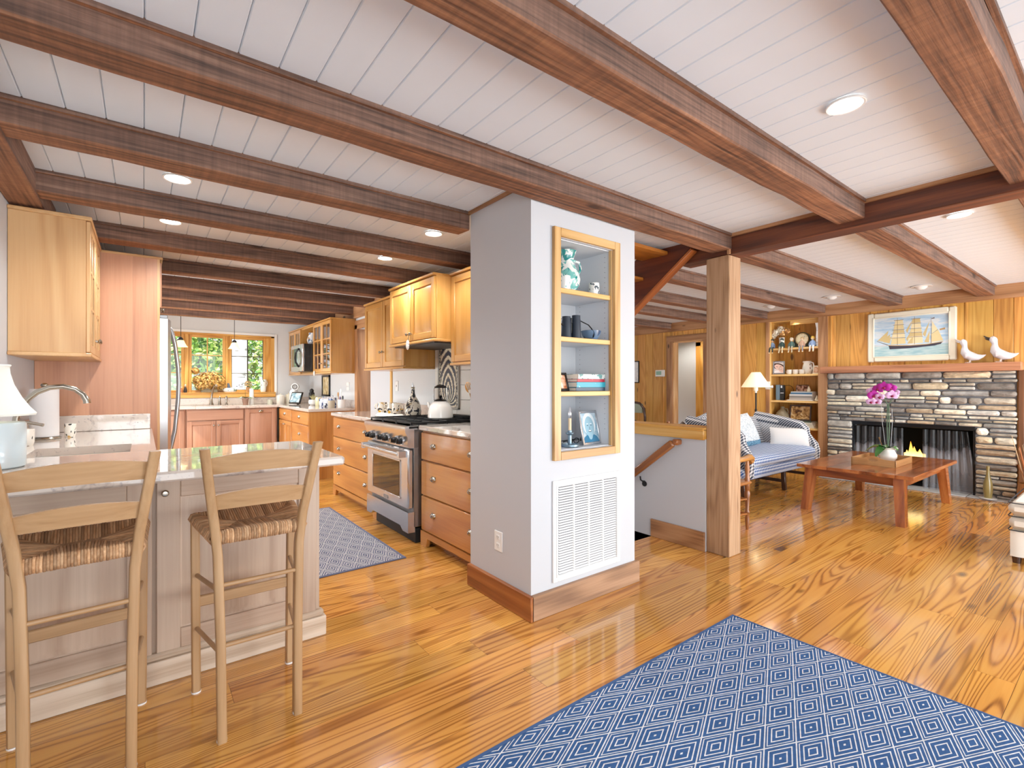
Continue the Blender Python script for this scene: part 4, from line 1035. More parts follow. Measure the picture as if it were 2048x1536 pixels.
# ------------------------------------------------------------------ sink run and range-wall run base cabinets
s_ = thing('base_cabinet', 'rosy cherry sink base cabinet with false drawer and two doors under the window', 'cabinet', (.9, 8.9, 0))
F = face(.505, 8.6, 0, '-y')
mb = MB(F); mb.box((0, .001, .1), (.755, .55, .912), .002, 2); mb.box((.0, .06, 0), (.755, .55, .1)); build(mb, 'carcass', ROSE2, s_)
mb = MB(F); mb.box((.012, -.02, .745), (.743, 0, .895), .004, 0); build(mb, 'false_drawer', ROSE2, s_)
panel_door(s_, F, .012, .12, .362, .612, ROSE2, (.335, .545)); panel_door(s_, F, .38, .12, .362, .612, ROSE2, (.028, .545))
s_ = thing('dishwasher', 'panel front dishwasher in rosy cherry with one cup pull right of the sink doors', 'dishwasher', (1.5, 8.9, 0))
F = face(1.265, 8.6, 0, '-y'); mb = MB(F); mb.box((0, .001, .1), (.47, .55, .912), .002, 2); mb.box((.0, .06, 0), (.47, .55, .1)); build(mb, 'carcass', ROSE2, s_)
panel_door(s_, F, .012, .12, .44, .775, ROSE2, None, pull=(.22, .735))
s_ = thing('base_cabinet', 'rosy cherry base cabinet at the far left of the sink run beside the refrigerator', 'cabinet', (.2, 8.9, 0))
F = face(-.10, 8.6, 0, '-y'); mb = MB(F); mb.box((0, .001, .1), (.60, .55, .912), .002, 2); mb.box((.0, .06, 0), (.60, .55, .1)); build(mb, 'carcass', ROSE2, s_)
panel_door(s_, F, .03, .12, .55, .775, ROSE2, (.05, .7))
# return run on the right wall
s_ = thing('base_cabinet', 'honey base cabinet with drawer over a two panel door in the corner', 'cabinet', (2.1, 8.1, 0))
F = face(1.78, 8.58, 0, '-x'); mb = MB(F); mb.box((0, .001, .1), (.84, .60, .912), .002, 2); mb.box((0, .06, 0), (.84, .6, .1)); build(mb, 'carcass', HONEY2, s_)
drawer(s_, F, .02, .735, .80, .165, HONEY2, (.5,))
panel_door(s_, F, .02, .12, .40, .60, HONEY2, (.37, .55), fr=.06, raised=False); panel_door(s_, F, .424, .12, .396, .60, HONEY2, (.03, .55), fr=.06, raised=False)
s_ = thing('base_cabinet', 'honey drawer stack with plain side panel at the end of the sink run', 'cabinet', (2.1, 7.27, 0))
F = face(1.78, 7.735, 0, '-x'); mb = MB(F); mb.box((0, .001, .1), (.915, .60, .912), .002, 2); mb.box((0, .06, 0), (.9, .6, .1)); build(mb, 'carcass', HONEY2, s_)
for z0, h in ((.12, .29), (.42, .30), (.735, .165)): drawer(s_, F, .015, z0, .885, h, HONEY2, (.5,))
mb = MB(); mb.box((1.765, 6.80, 0), (2.395, 6.818, .913), .002, 2, .35); mb.box((2.0, 6.796, 0), (2.395, 6.80, .913), 0, 2, .65); build(mb, 'end_panel', HONEY2, s_)
g = thing('granite_worktop', 'L shaped granite worktop of the sink run under the window', 'worktop', (1.3, 8.5, CT0))
mb = MB(); mb.box((-.12, 8.56, CT0), (.62, YB-.002, CT1), .005, 0); mb.box((1.15, 8.56, CT0), (2.398, YB-.002, CT1), .005, 0); mb.box((.62, 8.56, CT0), (1.15, 8.66, CT1), .003, 0); mb.box((.62, 9.02, CT0), (1.15, YB-.002, CT1), .003, 0); mb.box((1.75, 6.785, CT0), (2.398, 8.56, CT1), .005, 1)
build(mb, 'slab', GRANITE, g)
mb = MB(); mb.box((-.12, 9.175, CT1+.001), (2.398, 9.198, 1.062), .002, 0); build(mb, 'granite_upstand', GRANITE, None, 'long granite upstand under the sink window sill', 'upstand')
mb = MB(); mb.box((2.378, 6.79, CT1+.001), (2.398, 9.174, 1.06), .002, 1); build(mb, 'granite_upstand', GRANITE, None, 'granite upstand along the wall behind the row of jars', 'upstand')
mb = MB()
x0, x1, y0, y1, zb = .63, 1.14, 8.67, 9.01, .74
mb.box((x0, y0, zb), (x1, y1, zb+.01)); mb.box((x0, y0, zb), (x0+.01, y1, .914)); mb.box((x1-.01, y0, zb), (x1, y1, .914)); mb.box((x0, y0, zb), (x1, y0+.01, .914)); mb.box((x0, y1-.01, zb), (x1, y1, .914))
# wall cabinets of that run
def upper2(y_far, y_near, label, micro=False):
    b = thing('wall_cabinet', label, 'cabinet', (2.22, (y_far+y_near)/2, 1.44)); w = y_far-y_near; F = face(2.07, y_far, 0, '-x')
    mb = MB(F)
    mb.box((0, .001, 1.46), (.018, .328, 2.19), .001, 2); mb.box((w-.018, .001, 1.46), (w, .328, 2.19), .001, 2); mb.box((.018, .31, 1.46), (w-.018, .328, 2.19), 0, 2)
    for z in (1.46, 2.172) + (() if micro else (1.70, 1.94)): mb.box((.018, .001, z), (w-.018, .31, z+.018), 0, 0)
    build(mb, 'carcass', HONEY, b)
    mb = MB(F); mb.box((-.002, -.03, 2.19), (w+.002, .328, 2.21), .004, 0); build(mb, 'crown_moulding', HONEY, b); mb = MB(F); mb.box((-.002, -.025, 1.44), (w+.002, .328, 1.46), .004, 0); build(mb, 'light_rail', HONEY, b)
    if not micro:
        for i, k in enumerate('rl'):
            dw = w/2; panel_door(b, F, i*dw+.003, 1.465, dw-.006, .72, MAPLE if False else HONEY, (dw-.04 if k == 'r' else .03, .12), fr=.05, gl=(2, 3))
    return b
upper2(9.19, 8.425, 'glass door wall cabinet in the far corner beside the window')
upper2(8.42, 7.68, 'open wall cabinet holding the microwave', True)
upper2(7.675, 6.80, 'glass door wall cabinet right of the microwave, ending the run')
m = thing('microwave', 'stainless microwave with black side and looped handle in the open cabinet', 'microwave', (2.15, 8.05, 1.54))
F = face(1.93, 8.39, 0, '-x')
mb = MB(F); mb.box((.0, .001, 1.482), (.70, .42, 1.90), .006); build(mb, 'body', BLACK, m)
mb = MB(F); mb.box((.0, -.03, 1.485), (.53, 0, 1.898), .008); d = build(mb, 'door', STEEL, m)
mb = MB(F); mb.box((.06, -.033, 1.56), (.40, -.028, 1.84), .004); build(mb, 'window', flat('microwave_glass', '#6f8078', .05, .6), d)
mb = MB(F); mb.box((.535, -.03, 1.485), (.70, 0, 1.898), .006); build(mb, 'control_panel', STEEL, m)
mb = MB(F); mb.tube([(.48, -.03, 1.55), (.475, -.07, 1.62), (.475, -.08, 1.69), (.475, -.07, 1.77), (.48, -.03, 1.84)], .011, 8); mb.tube([(.52, -.03, 1.55), (.525, -.07, 1.62), (.525, -.08, 1.69), (.525, -.07, 1.77), (.52, -.03, 1.84)], .008, 8); build(mb, 'handle', BLACK, d)
def jug(x, y, z, prof, mat, label, hd=0, hr=(.6, .9), hw=1.0, name='pitcher', cat='pitcher', hth=.012, spout=True, group=None, sc_=1, n=24):
    t = thing(name, label, cat, (x, y, z), hd, group); M = TR(x, y, z, hd)
    mb = MB(M); P = [(r*sc_, h*sc_) for r, h in prof]
    inner = [(max(.001, P[-1][0]-.006*sc_*2), P[-1][1])]+[(max(.001, r-.012*sc_), h) for r, h in P[::-1][1:3]]
    mb.lathe([(0, 0)]+P+inner+[(0, inner[-1][1])], (0, 0, 0), n); build(mb, 'body', mat, t)
    top = P[-1][1]; ra = lambda f: next((P[i][0]+(P[i+1][0]-P[i][0])*((f*top-P[i][1])/(P[i+1][1]-P[i][1]+1e-9)) for i in range(len(P)-1) if P[i][1] <= f*top <= P[i+1][1]), P[-1][0])
    r0, r1 = ra(hr[0]), ra(hr[1]); R_ = max(r0, r1, max(r for r, _ in P)*.8)*(1+.55*hw)
    mb = MB(M); mb.tube([(r0*.96, 0, hr[0]*top), (R_*.85, 0, (hr[0]*.85+hr[1]*.15)*top), (R_, 0, (hr[0]*.5+hr[1]*.5)*top), (R_*.9, 0, (hr[0]*.1+hr[1]*.9)*top), (r1*.96, 0, hr[1]*top)], hth*sc_, 8); build(mb, 'handle', mat, t)
    if spout:
        mb = MB(M); mb.ell((-P[-1][0]*.98, 0, top-.012*sc_), .014*sc_, .02*sc_, .016*sc_, 10, 6); build(mb, 'spout', mat, t)
    return t
jug(2.12, 7.95, 1.902, [(.05, 0), (.075, .03), (.085, .08), (.07, .13), (.055, .16), (.06, .19)], painted('blue_white_jug', '#e3e4e4', [('#3b587f', 12, .54), ('#b9906a', 9, .6)]), 'round blue and white jug standing on the microwave', -1.2, name='jug', cat='jug', spout=False)
# cork tag on knob
o_ = thing('hanging_ornament', 'cream tag hanging at the lower corner of the glass cabinet beside the microwave', 'ornament', (2.03, 7.55, 1.4))
mb = MB(); mb.ell((2.035, 7.56, 1.452), .008, .03, .04); build(mb, 'plaque', flat('cream_tag', '#e4ddc8', .5), o_)
mb = MB(); mb.tube([(2.035, 7.56, 1.49), (2.045, 7.55, 1.54), (2.043, 7.5, 1.585)], .0018, 6); build(mb, 'cord', MC['cord_tan'], o_)
# sink tap set
f = thing('kitchen_faucet', 'satin nickel tall kitchen faucet at the sink under the window', 'faucet', (.87, 9.08, CT1))
mb = MB(); mb.lathe([(0, 0), (.03, 0), (.028, .02), (.02, .05), (.017, .1), (0, .1)], (.87, 9.08, CT1), 14); build(mb, 'body', NICKEL, f)
mb = MB(); mb.tube([(.87, 9.08, 1.04), (.875, 9.075, 1.12), (.885, 9.05, 1.20), (.9, 9.0, 1.265), (.91, 8.95, 1.28), (.92, 8.9, 1.26)], [.016, .016, .016, .015, .015, .017], 10); build(mb, 'spout', NICKEL, f)
for i, (x, h, lb) in enumerate(((.985, .12, 'short nickel soap dispenser next to the kitchen faucet'), (1.08, .135, 'slim nickel side spray right of the soap dispenser'))):
    s_ = thing('soap_dispenser' if i == 0 else 'side_sprayer', lb, 'soap dispenser' if i == 0 else 'sprayer', (x, 9.1, CT1))
    mb = MB(); mb.lathe([(0, 0), (.026, 0), (.024, .012), (.019, .05), (.015, .09), (.017, h), (0, h)] if i == 0 else [(0, 0), (.022, 0), (.02, .01), (.012, .03), (.014, .08), (.019, .11), (.014, h), (0, h)], (x, 9.1, CT1), 14); build(mb, 'body', NICKEL, s_)
    mb = MB(); mb.tube([(x, 9.1, CT1+h-.01), (x-.002, 9.06, CT1+h+.012)], [.008, .006], 8); build(mb, 'nozzle', NICKEL, s_)
# sill things
h_ = thing('dried_hydrangeas', 'big bunch of dried golden hydrangeas in a tin box on the window sill', 'dried flowers', (.83, 9.215, 1.156))
mb = MB(); mb.box((.735, 9.17, 1.157), (.965, 9.255, 1.235), .004); mb.box((.728, 9.165, 1.228), (.972, 9.26, 1.24), .003); build(mb, 'tin_box', flat('aged_tin', '#a29a80', .5, .5, var=.3), h_)
rr = random.Random(4)
for cx_, cy_, cz_, rad in ((.70, 9.18, 1.34, .085), (.80, 9.17, 1.38, .10), (.90, 9.18, 1.40, .095), (.99, 9.18, 1.35, .085), (.85, 9.14, 1.30, .10), (.73, 9.17, 1.26, .07), (1.0, 9.17, 1.27, .07), (.66, 9.18, 1.50, .05), (.93, 9.15, 1.28, .08)):
    mb = MB()
    for i in range(170):
        a = rr.random()*2*pi; ph = acos(rr.uniform(-1, 1)); d = Vector((sin(ph)*cos(a), sin(ph)*sin(a), cos(ph))); p = Vector((cx_, cy_, cz_))+d*rad*(.75+.3*rr.random())
        u = d.orthogonal().normalized(); v = d.cross(u); t0 = rr.random()*6; u, v = u*cos(t0)+v*sin(t0), v*cos(t0)-u*sin(t0); s0 = .018
        mb.add([p-u*s0, p-v*s0+d*.008, p+u*s0, p+v*s0+d*.006], [(0, 1, 2, 3)], 0, rr.random())
    build(mb, 'flower_head', leafmat('dried_petals', ['#6e4a1c', '#a8772f', '#c99a48', '#e4c27c']) if 'dried' not in MC else MC['dried'], h_)
    MC['dried'] = bpy.data.materials['dried_petals']
    mb = MB(); mb.tube([(.85+(cx_-.85)*.3, 9.21, 1.235), (cx_, cy_, cz_)], .003, 5); build(mb, 'stem', flat('dry_stem', '#6a4c25', .9), h_)
c_ = thing('ceramic_dish', 'white covered ceramic hen dish with green marks on the window sill', 'dish', (1.14, 9.2, 1.156))
mb = MB(); mb.lathe([(0, 0), (.07, 0), (.095, .02), (.1, .045), (.08, .065), (.03, .075), (0, .076)], (1.14, 9.2, 1.157), 24, sx=1.05, sy=.45); build(mb, 'dish', painted('hen_dish', '#ecebe6', [('#5f7f72', 14, .57)]), c_)
mb = MB(); mb.tube([(1.13, 9.2, 1.225), (1.125, 9.2, 1.26), (1.12, 9.198, 1.285)], [.028, .02, .015], 10); mb.ell((1.118, 9.197, 1.292), .018, .014, .016); build(mb, 'hen_head', flat('slate_blue_glaze', '#59677f', .3), c_)
f_ = thing('terracotta_figure', 'small dried flower posy in a terracotta pot on the sill before the right sash', 'plant pot', (1.41, 9.2, 1.156))
mb = MB(); mb.lathe([(0, 0), (.026, 0), (.036, .07), (.038, .08), (.03, .08), (0, .07)], (1.41, 9.2, 1.157), 16); build(mb, 'pot', flat('terracotta', '#a87a4e', .8), f_)
mb = MB()
for i in range(120):
    d = Vector((rr.gauss(0, 1), rr.gauss(0, .8), rr.gauss(.3, 1))).normalized(); p = Vector((1.41, 9.2, 1.29))+Vector((d.x*.055, d.y*.035, d.z*.06)); u = d.orthogonal().normalized(); v = d.cross(u)
    mb.add([p-u*.012, p-v*.012, p+u*.012, p+v*.012], [(0, 1, 2, 3)], 0, rr.random())
build(mb, 'dried_posy', leafmat('posy', ['#8a6a40', '#b99660', '#d8c294']), f_)
PJ = painted('sunflower_pitcher', '#f3efe4', [('#e2a21a', 9, .58), ('#3f5a34', 14, .62)])
jug(1.64, 9.2, 1.156, [(.036, 0), (.045, .02), (.046, .08), (.044, .14), (.052, .2), (.056, .215)], PJ, 'white pitcher with yellow flowers at the right end of the window sill', 0, (.45, .9), .35, hth=.008)
for i, (x, r, h, col, lb) in enumerate(((.475, .022, .10, '#b06a38', 'small orange brown figurine on the sill beside the refrigerator handle'), (.53, .024, .13, '#2a2320', 'small dark figurine with pale head on the sill by the first mullion'))):
    s_ = thing('figurine', lb, 'figurine', (x, 9.2, 1.156))
    mb = MB(); mb.lathe([(0, 0), (r, 0), (r*1.05, h*.3), (r*.6, h*.6), (r*.3, h*.72), (0, h*.72)], (x, 9.2, 1.157), 12); build(mb, 'body', flat('figurine%d' % i, col, .5), s_)
    mb = MB(); mb.ell((x, 9.2, 1.157+h*.85), r*.6, r*.6, h*.16); build(mb, 'head', flat('figurine_head', '#d9c3a2', .6), s_)
# worktop things by the window
p_ = thing('potted_orchid', 'small orchid with dark buds in a terracotta pot right of the sink', 'potted plant', (1.34, 9.0, CT1))
mb = MB(); mb.lathe([(0, 0), (.036, 0), (.05, .085), (.054, .09), (.054, .104), (.046, .104), (.042, .09), (0, .09)], (1.34, 9.0, CT1), 18); build(mb, 'pot', flat('pot_brown', '#9a7766', .6, var=.15), p_)
def leaf(mb, base, d, L, W, droop, n=8, seed=0):
    d = Vector(d).normalized(); sd = d.cross(Vector((0, 0, 1))).normalized()
    def fn(u, v):
        c = base+d*(L*u)+Vector((0, 0, -droop*u*u*L+.25*L*u*(1-u)*1.2)); wv = W*sin(pi*min(1, max(.0, u*.93+.07)))**.7
        return c+sd*(v-.5)*wv+Vector((0, 0, abs(v-.5)*wv*.35))
    mb.grid(fn, n, 4)
LEAFG = flat('orchid_leaf', '#4f7a3a', .35, coat=.2)
mb = MB()
for d in ((-1, -.2, .3), (1, -.25, .3), (.5, -.8, .3), (-.6, -.6, .35)): leaf(mb, Vector((1.34, 9.0, 1.055)), d, .14, .035, .35)
build(mb, 'leaves', LEAFG, p_)
mb = MB(); mb.tube([(1.34, 9.0, 1.05), (1.335, 9.0, 1.2), (1.32, 9.0, 1.27), (1.27, 9.0, 1.28), (1.20, 9.0, 1.25)], .0025, 6); build(mb, 'stem', flat('orchid_stem', '#4a5a3a', .6), p_)
mb = MB()
for x, z in ((1.29, 1.283), (1.25, 1.275), (1.215, 1.255)): mb.ell((x, 9.0, z), .014, .009, .009)
build(mb, 'buds', flat('orchid_buds', '#6a5f6a', .6), p_)
mb = MB(); mb.lathe([(0, 0), (.032, 0), (.033, .02), (.033, .255), (.031, .26), (.006, .262), (0, .258)], (1.435, 9.03, CT1), 20); build(mb, 'pillar_candle', flat('candle_wax', '#f4f1ea', .4), None, 'tall white pillar candle beside the orchid pot', 'candle')
def canister(x, y, r, h, mat, label, lid=True, name='canister', cat='canister', lm=None):
    t = thing(name, label, cat, (x, y, CT1)); mb = MB(); mb.lathe([(0, 0), (r*.94, 0), (r, .008), (r, h), (r*.9, h), (0, h)], (x, y, CT1), 22); build(mb, 'body', mat, t)
    if lid: mb = MB(); mb.lathe([(0, h), (r*1.04, h), (r*1.04, h+.008), (r*.7, h+.02), (.012, h+.024), (.010, h+.03), (.014, h+.04), (0, h+.044)], (x, y, CT1), 22); build(mb, 'lid', lm or mat, t)
    return t
CAN = painted('canister_glaze', '#e9e4da', [('#5a6488', 7, .68)])
canister(1.88, 9.05, .065, .13, CAN, 'white lidded canister with blue mark in the worktop corner')
canister(2.02, 9.08, .05, .14, flat('cream_canister', '#e3dcc6', .3), 'cream canister partly behind the white stand', lid=True)
canister(1.73, 9.12, .04, .07, flat('pale_glass_jar', '#d9dbc8', .2), 'tiny pale jar left of the white lidded canister', lid=False, name='jar', cat='jar')
# white stand with roll (iron/tape): tall white dispenser with round open top
d_ = thing('bag_dispenser', 'tall white stand with a round grey and white ring on top, in the corner', 'dispenser', (2.07, 8.93, CT1))
mb = MB(); mb.lathe([(0, 0), (.075, 0), (.077, .01), (.07, .2), (.05, .24), (0, .25)], (2.07, 8.93, CT1), 20, sy=.8); build(mb, 'body', WHITE, d_)
mb = MB(TR(2.08, 8.88, CT1+.29, 0, 0, 0)); mb.lathe([(.022, -.03), (.06, -.03), (.06, .03), (.022, .03), (.022, -.03)], (0, 0, 0), 24, '-y', M=Matrix.Rotation(-.5, 4, 'Z')); build(mb, 'ring', WHITE, d_)
mb = MB(TR(2.08, 8.88, CT1+.29)); mb.lathe([(.026, .0), (.046, .0), (.046, .033), (.026, .033), (.026, 0)], (0, 0, 0), 24, '-y', M=Matrix.Rotation(-.5, 4, 'Z')); build(mb, 'ring_band', flat('ring_grey', '#6a6460', .5), d_)
# digital frame
f_ = thing('digital_photo_frame', 'black photo display leaning on the worktop, showing a pale blue picture', 'photo frame', (2.0, 8.55, CT1))
M = TR(1.99, 8.55, CT1+.012, radians(-62), radians(-20))
mb = MB(M); mb.box((-.125, -.012, 0), (.125, .012, .20), .005); build(mb, 'frame', BLACK, f_)
def pict(name, cols, s_=8, ph=0):
    t = NT(name); o = t.n('TexCoord').outputs['Object']; n = t.noise(t.vm('ADD', o, (ph, ph*.7, ph*1.3)), s_, 3, .5, .6)
    t.P(Base_Color=t.ramp(n, [(.3+.4*i/(len(cols)-1), c) for i, c in enumerate(cols)]), Roughness=.15); return t.m
mb = MB(M); mb.box((-.105, -.014, .02), (.105, -.0115, .18)); build(mb, 'picture', pict('tablet_picture', ['#3f6272', '#7fa3b2', '#cfe0e6', '#8fb0bd'], 14), f_)
mb = MB(M); mb.bar((0, .01, .16), (0, .1, -.06), .05, .006); build(mb, 'easel_back', BLACK, f_)
mb = MB(); mb.box((2.2, 8.42, CT1), (2.28, 8.5, CT1+.2), .012); mb.ell((2.24, 8.46, CT1+.22), .035, .035, .04); build(mb, 'telephone_handset', BLACKM, None, 'black cordless handset standing behind the photo display', 'telephone')
p_ = thing('succulent_pot', 'small spiky plant in a white bowl pot on the right worktop', 'potted plant', (2.17, 8.13, CT1))
mb = MB(); mb.lathe([(0, 0), (.04, 0), (.062, .02), (.068, .06), (.058, .085), (.05, .085), (.05, .07), (0, .07)], (2.17, 8.13, CT1), 20); build(mb, 'pot', WHITE, p_)
mb = MB()
for i in range(14):
    a = i*2.4; rr0 = .04+.02*(i % 3); mb.tube([(2.17, 8.13, CT1+.07), (2.17+rr0*.5*cos(a), 8.13+rr0*.5*sin(a), CT1+.12), (2.17+rr0*cos(a), 8.13+rr0*sin(a), CT1+.14+.012*(i % 4))], [.006, .005, .001], 6)
build(mb, 'leaves', flat('dry_succulent', '#a39a68', .7), p_)
for (y, r, h, mt, lb) in ((7.83, .055, .13, painted('lemon_jar', '#e4dcae', [('#4a4a3a', 14, .62)]), 'pale yellow jar with dark marks in the row of jars'), (7.60, .06, .10, painted('delft_a', '#dfe3ea', [('#44598a', 14, .5)]), 'blue and white jar, leftmost of the three blue jars'),
                          (7.36, .066, .105, painted('delft_b', '#e4e7ea', [('#1f2b45', 9, .5)]), 'dark blue and white squat jar, middle of the three blue jars'), (7.15, .055, .125, painted('delft_c', '#dfe4ea', [('#2d4270', 18, .48)]), 'blue and white checked jar, rightmost of the three blue jars')):
    canister(2.18, y, r, h, mt, lb, lid=(y < 7.7), name='jar', cat='jar', lm=mt)
canister(2.12, 7.0, .045, .10, flat('tan_jar', '#b9ab94', .5, var=.1), 'small tan stoneware pot beside the utensil pot', lid=False, name='jar', cat='jar')
u_ = thing('utensil_pot', 'white pot of kitchen tools at the near end of the sink run', 'utensil pot', (2.24, 6.93, CT1))
mb = MB(); mb.lathe([(0, 0), (.052, 0), (.055, .006), (.055, .115), (.049, .117), (.048, .02), (0, .02)], (2.24, 6.93, CT1), 20); build(mb, 'pot', WHITE, u_)
for dx, dy, h, mt, nm in ((-.03, .06, .22, WSP, 'wooden_spoon'), (.0, .03, .27, WHITE, 'whisk'), (.01, -.02, .17, BLACK, 'spatula'), (-.02, .0, .16, flat('violet_handle', '#5a4a78', .4), 'peeler')):
    b0 = Vector((2.24+dx*.4, 6.93+dy*.4, CT1+.02)); t0 = Vector((2.24+dx, 6.93+dy, CT1+h-.03)); mb = MB(); mb.tube([b0, t0], .005, 6); mb.ell(t0, .01, .022, .032, 10, 6); build(mb, nm, mt, u_)
plate_switch(2.399, 7.13, 1.255, '-x', 'white double switch plate above the utensil pot', .12, .12)
f_ = thing('framed_print', 'tall narrow dark framed print hanging under the glass cabinet', 'picture', (2.38, 8.17, 1.08))
mb = MB()
for a, b in (((2.375, 7.97, 1.09), (2.399, 8.0, 1.435)), ((2.375, 8.35, 1.09), (2.399, 8.38, 1.435)), ((2.375, 7.97, 1.09), (2.399, 8.38, 1.12)), ((2.375, 7.97, 1.405), (2.399, 8.38, 1.435))): mb.box(a, b, .003)
build(mb, 'frame', BLACK, f_)
mb = MB(); mb.box((2.39, 8.0, 1.12), (2.398, 8.35, 1.405)); build(mb, 'print', pict('print_tan', ['#8a6f3a', '#c9ab6c', '#e6d5a4', '#a07c48'], 9, 3), f_)
# pendants
for x, lb in ((1.155, 'bell glass pendant lamp before the right window sash'), (.45, 'bell glass pendant lamp beside the refrigerator handle')):
    p_ = thing('pendant_lamp', lb, 'pendant lamp', (x, 8.8, 1.85), 0, 'pendant lamps over the sink')
    mb = MB(); mb.cyl((x, 8.8, 1.99), .004, .38, 8); mb.cyl((x, 8.8, ZC-.025), .05, .024, 16); build(mb, 'rod', BLACKM, p_)
    mb = MB(); mb.lathe([(.022, 1.945), (.034, 1.95), (.03, 1.975), (.012, 1.995), (0, 1.996)], (x, 8.8, 0), 16); build(mb, 'cap', BLACKM, p_)
    mb = MB(); mb.lathe([(.092, 1.85), (.078, 1.862), (.055, 1.905), (.04, 1.945), (.03, 1.95), (.036, 1.944), (.05, 1.905), (.073, 1.864), (.092, 1.85)], (x, 8.8, 0), 24); build(mb, 'glass_shade', flat('alabaster_glass', '#f0d9a8', .3, emit='#ffdf9e', es=.9), p_)
    mb = MB(); mb.ell((x, 8.8, 1.88), .022, .022, .03); build(mb, 'bulb', flat('pendant_bulb', '#fff0d0', .5, emit='#ffe6b8', es=8), p_)
# ------------------------------------------------------------------ bar stools with rush seats
RUSH = wood('rush_cord', '#c9a27a', '#a67a52', '#6e4a2e', .8, .2, 3, 3, bump=.2, tv=.35, fine=.5)
s = thing('bar_stool', 'beech bar stool with rush seat, the nearer one at the left edge', 'bar stool', (0, 0, 0), 0, 'bar stools at the peninsula')
BL, FL = (.127, -.19), (.180, .195)
for sx in (-1, 1):
    # back leg: straight to the seat then raked back, one sawn post
    prof = [(-.19, 0), (-.178, .35), (-.165, .66), (-.175, .78), (-.225, .95), (-.262, 1.06)]
    xs = [.127, .130, .138, .150, .172, .186]
    mb = MB()
    vs, fs = [], []
    for (y, z), x in zip(prof, xs):
        hw, hd = .015, .020
        c = .004
        for a, b in ((-hw+c, -hd), (hw-c, -hd), (hw, -hd+c), (hw, hd-c), (hw-c, hd), (-hw+c, hd), (-hw, hd-c), (-hw, -hd+c)): vs.append((sx*x+a, y+b, z))
    for i in range(len(prof)-1):
        for k in range(8): fs.append((i*8+k, i*8+(k+1) % 8, i*8+8+(k+1) % 8, i*8+8+k))
    fs.append(tuple(range(8))[::-1]); fs.append(tuple((len(prof)-1)*8+k for k in range(8)))
    mb.add(vs, fs, 2); lg = build(mb, 'leg', BEECH, s, ang=50)
    mb = MB(); mb.cyl((sx*.127, -.19, 0), .017, .006, 12); build(mb, 'floor_glide', WHITE, lg)
    mb = MB(); mb.bar((sx*.180, .195, .004), (sx*.185, .19, .742), .032, .032, .005, up=(0, 1, 0)); lg = build(mb, 'leg', BEECH, s)
    mb = MB(); mb.cyl((sx*.180, .195, 0), .018, .006, 12); build(mb, 'floor_glide', WHITE, lg)
def slat(zb, zt, arch, x, y0):
    mb = MB()
    def fn(u, v, off):
        t = u*2-1; zz = zb+(zt-zb)*v + (arch*(1-t*t) if v > .5 else arch*.35*(1-t*t))
        yy = y0-.028*(1-t*t)-.30*(zz-zb)+off
        return (t*x, yy, zz)
    n = 12
    vs = [fn(i/n, v, o) for o in (-.008, .008) for v in (0, 1) for i in range(n+1)]
    m = n+1; fs = []
    for i in range(n):
        fs += [(i, i+1, m+i+1, m+i), (2*m+i+1, 2*m+i, 3*m+i, 3*m+i+1), (m+i, m+i+1, 3*m+i+1, 3*m+i), (i+1, i, 2*m+i, 2*m+i+1)]
    mb.add(vs, fs, 0); return mb
build(slat(.965, 1.022, .022, .178, -.222), 'back_slat', BEECH, s); build(slat(.832, .885, .02, .164, -.185), 'back_slat', BEECH, s)
for z in (.555, .335): mb = MB(); mb.tube([(-.128, -.178, z), (.128, -.178, z)], .0085, 10); build(mb, 'stretcher', BEECH, s)
for sx in (-1, 1):
    for z0, z1 in ((.53, .49), (.31, .27)): mb = MB(); mb.tube([(sx*.13, -.175, z0), (sx*.18, .19, z1)], .0085, 10); build(mb, 'stretcher', BEECH, s)
mb = MB(); mb.box((-.175, .183, .355), (.175, .2, .40), .004); build(mb, 'stretcher', BEECH, s)
# seat: cords wrapped over the four rails to the diagonals
mb = MB(); C0 = [(-.150, -.165), (.150, -.165), (.19, .195), (-.19, .195)]; ZR = .725
cx_, cy_ = 0, .03; dip = .012
hubL, hubR = Vector((-.05, .03, ZR+.002)), Vector((.05, .03, ZR+.002))
def woven(a, b, pa, pb, n):
    a, b = Vector((*a, ZR)), Vector((*b, ZR)); mid = (a+b)/2; inw = (Vector((0, .02, ZR))-mid); inw.z = 0; inw.normalize()
    for i in range(n):
        t = (i+.5)/n
        p = a.lerp(b, t)
        # end on hub polyline  a->pa->pb->b
        if t < .36: q = a.lerp(pa, t/.36)
        elif t > .64: q = b.lerp(pb, (1-t)/.36)
        else: q = pa.lerp(pb, (t-.36)/.28)
        q = Vector((q.x, q.y, ZR+.010-dip*(1 if .3 < t < .7 else min(t, 1-t)/.3)))
        r = .022
        pts = [p+inw*.03+Vector((0, 0, -r)), p-inw*.006+Vector((0, 0, -r*.9)), p-inw*.016+Vector((0, 0, 0)), p-inw*.008+Vector((0, 0, r*.75)), p+inw*.012+Vector((0, 0, r*.85))]
        pts += [pts[-1].lerp(q, .5), q]
        jit = R.uniform(-.001, .001)
        mb.tube([x+Vector((0, 0, jit)) for x in pts], .0052, 5, caps=False, tint=R.random())
A, B, C, D_ = C0
woven(A, B, hubL, hubR, 38); woven(C, D_, hubR, hubL, 46); woven(B, C, hubR, hubR, 38); woven(D_, A, hubL, hubL, 38)
mb.box((-.13, -.14, ZR-.012), (.13, .17, ZR+.004), .004, tint=.1)
build(mb, 'seat', RUSH, s, ang=80)
s.location = (-.172, 2.243, 0); s.rotation_euler = (0, 0, radians(4)); XM[s.name] = Matrix.Translation(s.location) @ Matrix.Rotation(radians(4), 4, 'Z')
dup(s, (.354, 2.205, 0), radians(-.5), 'beech bar stool with rush seat, the farther one toward the peninsula corner')

